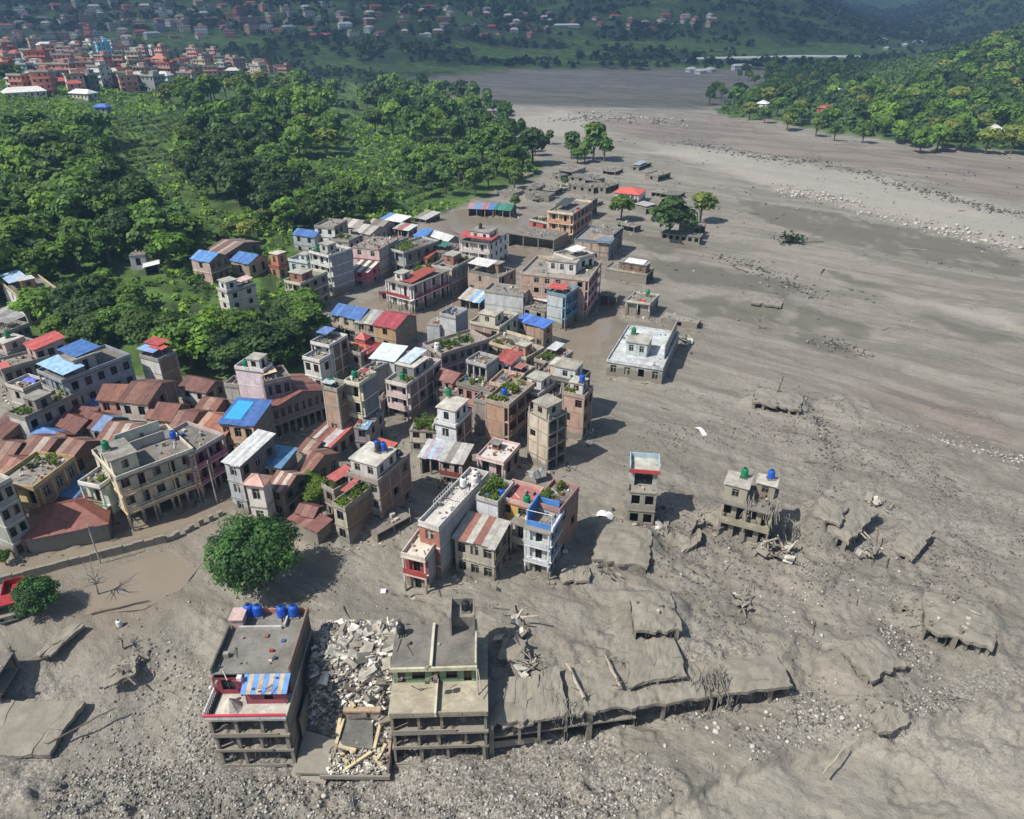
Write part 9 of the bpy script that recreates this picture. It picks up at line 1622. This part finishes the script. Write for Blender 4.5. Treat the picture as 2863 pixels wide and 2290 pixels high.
# ---- truck at the picture edge
def truck():
    r = thing('truck', 'muddy truck with a red roof half out of the picture', 'truck', (-64.6, 69.9, 0.0), R_(24))
    g_ = plaster('7d8578', 1.2); red = flat('9a2f36', 0.5); dk = flat('1c1f20', 0.6)
    m = MB(); m.hexa([(-1.1, 0, 0.5), (1.1, 0, 0.5), (1.1, 2.2, 0.5), (-1.1, 2.2, 0.5)], [(-1.05, 0.25, 2.5), (1.05, 0.25, 2.5), (1.05, 2.1, 2.5), (-1.05, 2.1, 2.5)]); m.box(-1.15, -0.55, 0.5, 1.15, 0.0, 1.35); m.obj('cab', g_, r)
    m = MB(); m.box(-1.1, 0.15, 2.505, 1.1, 2.3, 2.68); m.obj('cab_roof', red, r)
    m = MB(); m.hexa([(-0.9, 0.085, 1.5), (0.9, 0.085, 1.5), (0.9, 0.15, 1.5), (-0.9, 0.15, 1.5)], [(-0.9, 0.20, 2.3), (0.9, 0.20, 2.3), (0.9, 0.26, 2.3), (-0.9, 0.26, 2.3)]); m.obj('windscreen', glass(), r)
    for s in (-1, 1):
        m = MB(); m.tube((s * 0.75, -0.62, 0.95), (s * 0.75, -0.54, 0.95), 0.24, 0.24, 12); m.obj('headlight', dk, r)
        for y in (0.1, 5.0):
            w = MB(); w.tube((s * 0.85, y, 0.5), (s * 1.15, y, 0.5), 0.5, 0.5, 14); t = w.obj('wheel', dk, r)
            w = MB(); w.tube((s * 1.14, y, 0.5), (s * 1.17, y, 0.5), 0.25, 0.25, 10); w.obj('rim', flat('8d8d88'), t)
    m = MB(); m.box(-1.0, -0.7, 0.45, 1.0, -0.56, 0.7); m.obj('bumper', flat('6f7468'), r)
    m = MB(); m.box(-1.2, 2.35, 0.8, 1.2, 6.6, 1.0); m.box(-1.2, 2.35, 1.0, -1.1, 6.6, 1.9); m.box(1.1, 2.35, 1.0, 1.2, 6.6, 1.9); m.box(-1.1, 2.35, 1.0, 1.1, 2.45, 2.3); m.box(-1.1, 6.5, 1.0, 1.1, 6.6, 1.9); m.obj('cargo_bed', red, r)
truck()

# ---- utility poles
for x, y, H, l in ((-47.0, 95.5, 8.0, 'thin utility pole in front of the magenta annex'), (-25.0, 164.0, 8, 'thin utility pole rising between the blue and the crimson roof'), (-15.5, 90.0, 3.0, 'short white post on the broken concrete platform'), (-58.5, 81.0, 7, 'utility pole at the corner of the rust hip roofed warehouse'), (22.0, 190.0, 6, 'slim pole by the open concrete frame')):
    r = thing('utility_pole', l, 'pole', (x, y, 0), 0.6, 'poles along the streets'); m = MB(); m.tube((0, 0, -1), (0, 0, H), 0.11, 0.08, 6); m.obj('pole', MC('b5b0a4', 0.1), r)
    if H > 5: m = MB(); m.box(-0.8, -0.05, H - 0.6, 0.8, 0.05, H - 0.48); m.obj('crossarm', bark(), r)

# ---- boulders (the largest as things) and gravel
rs = np.random.default_rng(12)
def rock(seed, sub=2):
    q = np.random.default_rng(seed); t = (1 + 5 ** 0.5) / 2
    v = np.array([(-1, t, 0), (1, t, 0), (-1, -t, 0), (1, -t, 0), (0, -1, t), (0, 1, t), (0, -1, -t), (0, 1, -t), (t, 0, -1), (t, 0, 1), (-t, 0, -1), (-t, 0, 1)], float); v /= np.linalg.norm(v[0])
    f = np.array([(0, 11, 5), (0, 5, 1), (0, 1, 7), (0, 7, 10), (0, 10, 11), (1, 5, 9), (5, 11, 4), (11, 10, 2), (10, 7, 6), (7, 1, 8), (3, 9, 4), (3, 4, 2), (3, 2, 6), (3, 6, 8), (3, 8, 9), (4, 9, 5), (2, 4, 11), (6, 2, 10), (8, 6, 7), (9, 8, 1)])
    v = v * (1 + q.uniform(-0.28, 0.22, (12, 1))) * [1.15, 0.9, 0.68]
    return v, f
RK = [rock(i) for i in range(6)]
rmesh = [npmesh('boulder', v * 0.5, f, [stone()]) for v, f in RK]
BNK = np.array([(113, 318), (128, 296), (150, 255), (163, 232), (190, 210), (208, 200)], float)
def bank_pt(t): k = t * (len(BNK) - 1); i = min(int(k), len(BNK) - 2); return BNK[i] + (BNK[i + 1] - BNK[i]) * (k - i)
for i in range(290):
    if i < 130:
        p = bank_pt(rs.random()) + rs.normal(size=2) * [2.4, 3.4]; s = rs.uniform(0.7, 1.9); lab = 'pale boulder in the boulder line along the old river bank'; grp = 'boulders along the river bank'
    elif i < 250:
        p = np.array([rs.uniform(-38, 40), 0]); b = np.interp(p[0], [q[0] for q in BANK], [q[1] for q in BANK]); p[1] = b + 1 + abs(rs.normal()) * 4.5
        if p[0] < -5: p[1] = rs.uniform(44, 58)
        s = rs.uniform(0.28, 0.62) * (1.7 if rs.random() < 0.06 else 1); lab = 'pale boulder lying in the gravel before the ruined row'; grp = 'boulders in the foreground gravel'
    else:
        p = np.array([rs.uniform(22, 60), rs.uniform(60, 84)]); s = rs.uniform(0.3, 0.6); lab = 'pale stone lying on the mud around the crushed house'; grp = 'stones on the eastern mud'
    x, y = float(p[0]), float(p[1]); o = link('boulder', rmesh[i % 6], None, (x, y, hz(x, y) + 0.12 * s)); o.rotation_euler = (rs.uniform(-.4, .4), rs.uniform(-.4, .4), rs.uniform(0, 6.28)); o.scale = (s, s, s)
    tag(o, lab, 'boulder', grp)

def gravel(name, label, P, smin, smax, seed, tone=(0.0, 1.0)):
    q = np.random.default_rng(seed); n = len(P); base = np.array([(1, 0, 0), (0, 1, 0), (-1, 0, 0), (0, -1, 0), (0.1, -0.1, 0.75), (0, 0, -0.7)], float); f = np.array([(0, 1, 4), (1, 2, 4), (2, 3, 4), (3, 0, 4), (1, 0, 5), (2, 1, 5), (3, 2, 5), (0, 3, 5)])
    a = q.uniform(0, 6.28, n); s = smin + (smax - smin) * q.random(n) ** 2.5; V = base[None] * (1 + q.uniform(-0.3, 0.3, (n, 6, 1))) * s[:, None, None] * np.stack([np.ones(n), q.uniform(0.6, 1, n), q.uniform(0.6, 1, n)], 1)[:, None, :]
    X = V[..., 0] * np.cos(a)[:, None] - V[..., 1] * np.sin(a)[:, None]; Y = V[..., 0] * np.sin(a)[:, None] + V[..., 1] * np.cos(a)[:, None]
    z = height(P[:, 0], P[:, 1]); V = np.stack([X + P[:, :1], Y + P[:, 1:2], V[..., 2] + z[:, None] + s[:, None] * 0.15], -1).reshape(-1, 3)
    F = (f[None] + 6 * np.arange(n)[:, None, None]).reshape(-1, 3)
    t = np.repeat(tone[0] + (tone[1] - tone[0]) * q.random(n) ** 1.6, 6)
    tag(link(name, npmesh(name, V, F, [pebble()], dict(tone=t))), label, None, None, 'stuff')
def pts(n, x0, x1, y0, y1, dens):
    P = np.stack([rs.uniform(x0, x1, n), rs.uniform(y0, y1, n)], 1); return P[rs.random(n) < dens(P[:, 0], P[:, 1])]
def dfore(x, y):
    mid = 1 - 0.75 * sstep(-22, -12, x) * (1 - sstep(20, 34, x)) * sstep(49, 50.5, y + 1.5 * noise(x / 3, y / 3, 66))
    b = np.interp(x, [p[0] for p in BANK], [p[1] for p in BANK]); nn = fbm(x / 7, y / 5, 4, 130) * 0.6 + fbm(x / 26, y / 18, 3, 131)
    ed = np.interp(x, EDGE_X, EDGE_Y)
    return np.clip((0.10 + 1.3 * sstep(-0.1, 0.4, nn + 0.25 * (x < -8) * (y < ed))) * sstep(-0.3, 1.5, y - b) * (1 - sstep(ed - 2.5, ed + (12 if True else 0), y) * 0.8), 0, 1) * mid * ((y < ed - 1.2) | (x < -33.5) | (x > 33) | (y > ed + 13))
gravel('foreground_gravel', 'grey and pale gravel covering the foreground mud', pts(82000, -50, 52, 38, 82, dfore), 0.04, 0.27, 1)
gravel('mud_clods', 'dark clods and stones scattered over the eastern mud', pts(64000, 2, 95, 56, 135, lambda x, y: 0.9 * sstep(-0.05, 0.35, fbm(x / 9, y / 9, 3, 140) + 0.5 * fbm(x / 30, y / 30, 2, 141)) * (1 - sstep(95, 135, y) * 0.7) * sstep(0, 14, x - 12 - 0.1 * (y - 60))), 0.05, 0.25, 2, (0.05, 0.5))
gravel('river_gravel', 'stones strewn along the old river bank', np.concatenate([np.stack([bank_pt(t) + rs.normal(size=2) * [3.5, 5] for t in rs.random(1500)])]), 0.15, 0.7, 3, (0.2, 1.0))
gravel('river_debris', 'lines of dark debris on the river bed', pts(5200, 40, 260, 140, 560, lambda x, y: sstep(0.08, 0.3, fbm((x * 0.64 + y * 0.77) / 8, (x * 0.77 - y * 0.64) / 55, 3, 142))), 0.15, 0.75, 4, (0.0, 0.75))

# ---- small debris washed up against the houses
def street_debris():
    q = random.Random(17); m = MB(); mats = [flat(c, 0.85) for c in ('8d877c', 'b0a898', '5f574c', 'cfcac0', '6f5a48', '3f4448', '9a8a70')] + [mudcoat()]; P0 = []
    for cx, cy, a, w, d, top in FOOT:
        if top > 0 or cx > 45: continue
        for i in range(24):
            side = q.random(); o = abs(q.gauss(0, 1.1)) + 0.15
            lx, ly = (q.uniform(-1, w + 1), -o) if side < 0.4 else ((-o, q.uniform(-1, d + 1)) if side < 0.65 else ((w + o, q.uniform(-1, d + 1)) if side < 0.9 else (q.uniform(0, w), d + o)))
            P0.append((cx + lx * math.cos(a) - ly * math.sin(a), cy + lx * math.sin(a) + ly * math.cos(a)))
    Z = height(np.array([p[0] for p in P0]), np.array([p[1] for p in P0])) - 0.03
    for (x, y), z in zip(P0, Z.tolist()):
        k = q.randrange(8); s = q.uniform(0.08, 0.32)
        if q.random() < 0.55:
            b = q.uniform(0, 6.28); c_, s_ = math.cos(b) * s, math.sin(b) * s; t = q.uniform(0.5, 1.2); h = s * q.uniform(0.4, 1.5)
            P = [(x - c_ + s_ * t, y - s_ - c_ * t), (x + c_ + s_ * t, y + s_ - c_ * t), (x + c_ - s_ * t, y + s_ + c_ * t), (x - c_ - s_ * t, y - s_ + c_ * t)]
            m.hexa([(px, py, z) for px, py in P], [(px, py, z + h * q.uniform(0.7, 1.1)) for px, py in P], k)
        else:
            b = q.uniform(0, 6.28); L = q.uniform(0.5, 1.8); m.tube((x, y, z + 0.05), (x + L * math.cos(b), y + L * math.sin(b), z + q.uniform(0.05, 0.5)), 0.05, 0.04, 4, k, False)
    tag(m.obj('street_debris', mats), 'planks, stones and household debris washed up against the houses', None, None, 'stuff')
street_debris()

def line_pts(P, n, sp):
    P = np.array(P, float); t = rs.random(n) * (len(P) - 1); i = np.minimum(t.astype(int), len(P) - 2); return P[i] + (P[i + 1] - P[i]) * (t - i)[:, None] + rs.normal(size=(n, 2)) * sp * (0.4 + rs.random((n, 1)) * 1.2)
gravel('debris_line', 'line of stones and debris left by the current along the far bank', line_pts([(146.3, 384.4), (162.6, 334.3), (173.6, 294.8), (186.5, 267.4)], 900, 3.0), 0.20, 0.90, 50, (0.0, 0.45))
gravel('debris_line', 'line of stones and debris left by the current past the lone roof', line_pts([(62.9, 225.2), (72.2, 215.8), (78.0, 202.8), (82.6, 189.2)], 420, 2.4), 0.15, 0.70, 51, (0.0, 0.6))
gravel('debris_line', 'line of stones and debris left by the current curving by the mound', line_pts([(57.4, 126.7), (57.9, 118.4), (55.1, 104.9)], 420, 0.9), 0.08, 0.42, 52, (0.0, 0.55))
gravel('debris_line', 'line of stones and debris left by the current before the smooth flow', line_pts([(70.0, 160.4), (75.3, 156.8), (80.1, 152.3)], 160, 1.6), 0.15, 0.70, 53, (0.0, 0.5))
gravel('debris_line', 'line of stones and debris left by the current at the eastern edge', line_pts([(77.4, 116.7), (83.5, 111.7), (88.9, 107.1)], 260, 1.6), 0.10, 0.50, 54, (0.3, 1.0))
gravel('debris_line', 'line of stones and debris left by the current under the island', line_pts([(97.6, 438.5), (118.0, 394.7), (145.6, 375.7)], 500, 4.0), 0.30, 1.00, 55, (0.0, 0.5))
gravel('debris_line', 'line of stones and debris left by the current at the river bend', line_pts([(32.5, 523.6), (70.2, 546.9), (105.8, 508.5)], 700, 9.0), 0.40, 1.40, 56, (0.1, 0.9))

def crumpled(name, label, cat, loc, w, d, hexc, seed, up=0.4):
    q = random.Random(seed); m = MB(); n = 6; P = [[(w * (i / n - 0.5), d * (j / n - 0.5), 0.1 + up * (1 - (2 * i / n - 1) ** 2) * q.uniform(0.4, 1.1)) for j in range(n + 1)] for i in range(n + 1)]
    for i in range(n):
        for j in range(n): m.quad(P[i][j], P[i + 1][j], P[i + 1][j + 1], P[i][j + 1])
    tag(m.obj(name, tin(hexc, 0.1), None, loc, q.uniform(0, 3)), label, cat)
crumpled('metal_sheet', 'bowed grey tin sheet thrown up between the low pink house and the gutted tower', 'sheet', (4.0, 101.6, 1.2), 2.2, 2.8, '8f928e', 1, 1.3)
crumpled('metal_sheet', 'small white sheet lying on the mud above the collapsed house', 'sheet', (-17.4, 75.3, hz(-17.4, 75.3) + 0.1), 0.9, 0.7, 'e8e8e4', 2, 0.2)
crumpled('tarpaulin', 'crumpled white tarpaulin on the mud west of the narrow tower', 'tarpaulin', (14.3, 91.4, hz(14.3, 91.4) + 0.1), 2.6, 1.4, 'd6d9da', 3, 0.7)
crumpled('tarpaulin', 'white scraps of cloth on the bare mud behind the narrow tower', 'tarpaulin', (35.0, 117.5, hz(35.0, 117.5) + 0.1), 3.2, 0.9, 'e0e0dc', 4, 0.5)
tank('w', (-50.6, 69.6, hz(-50.6, 69.6) + 0.1), 'stranded white tank in the mud above the tipped slab', 0.7)
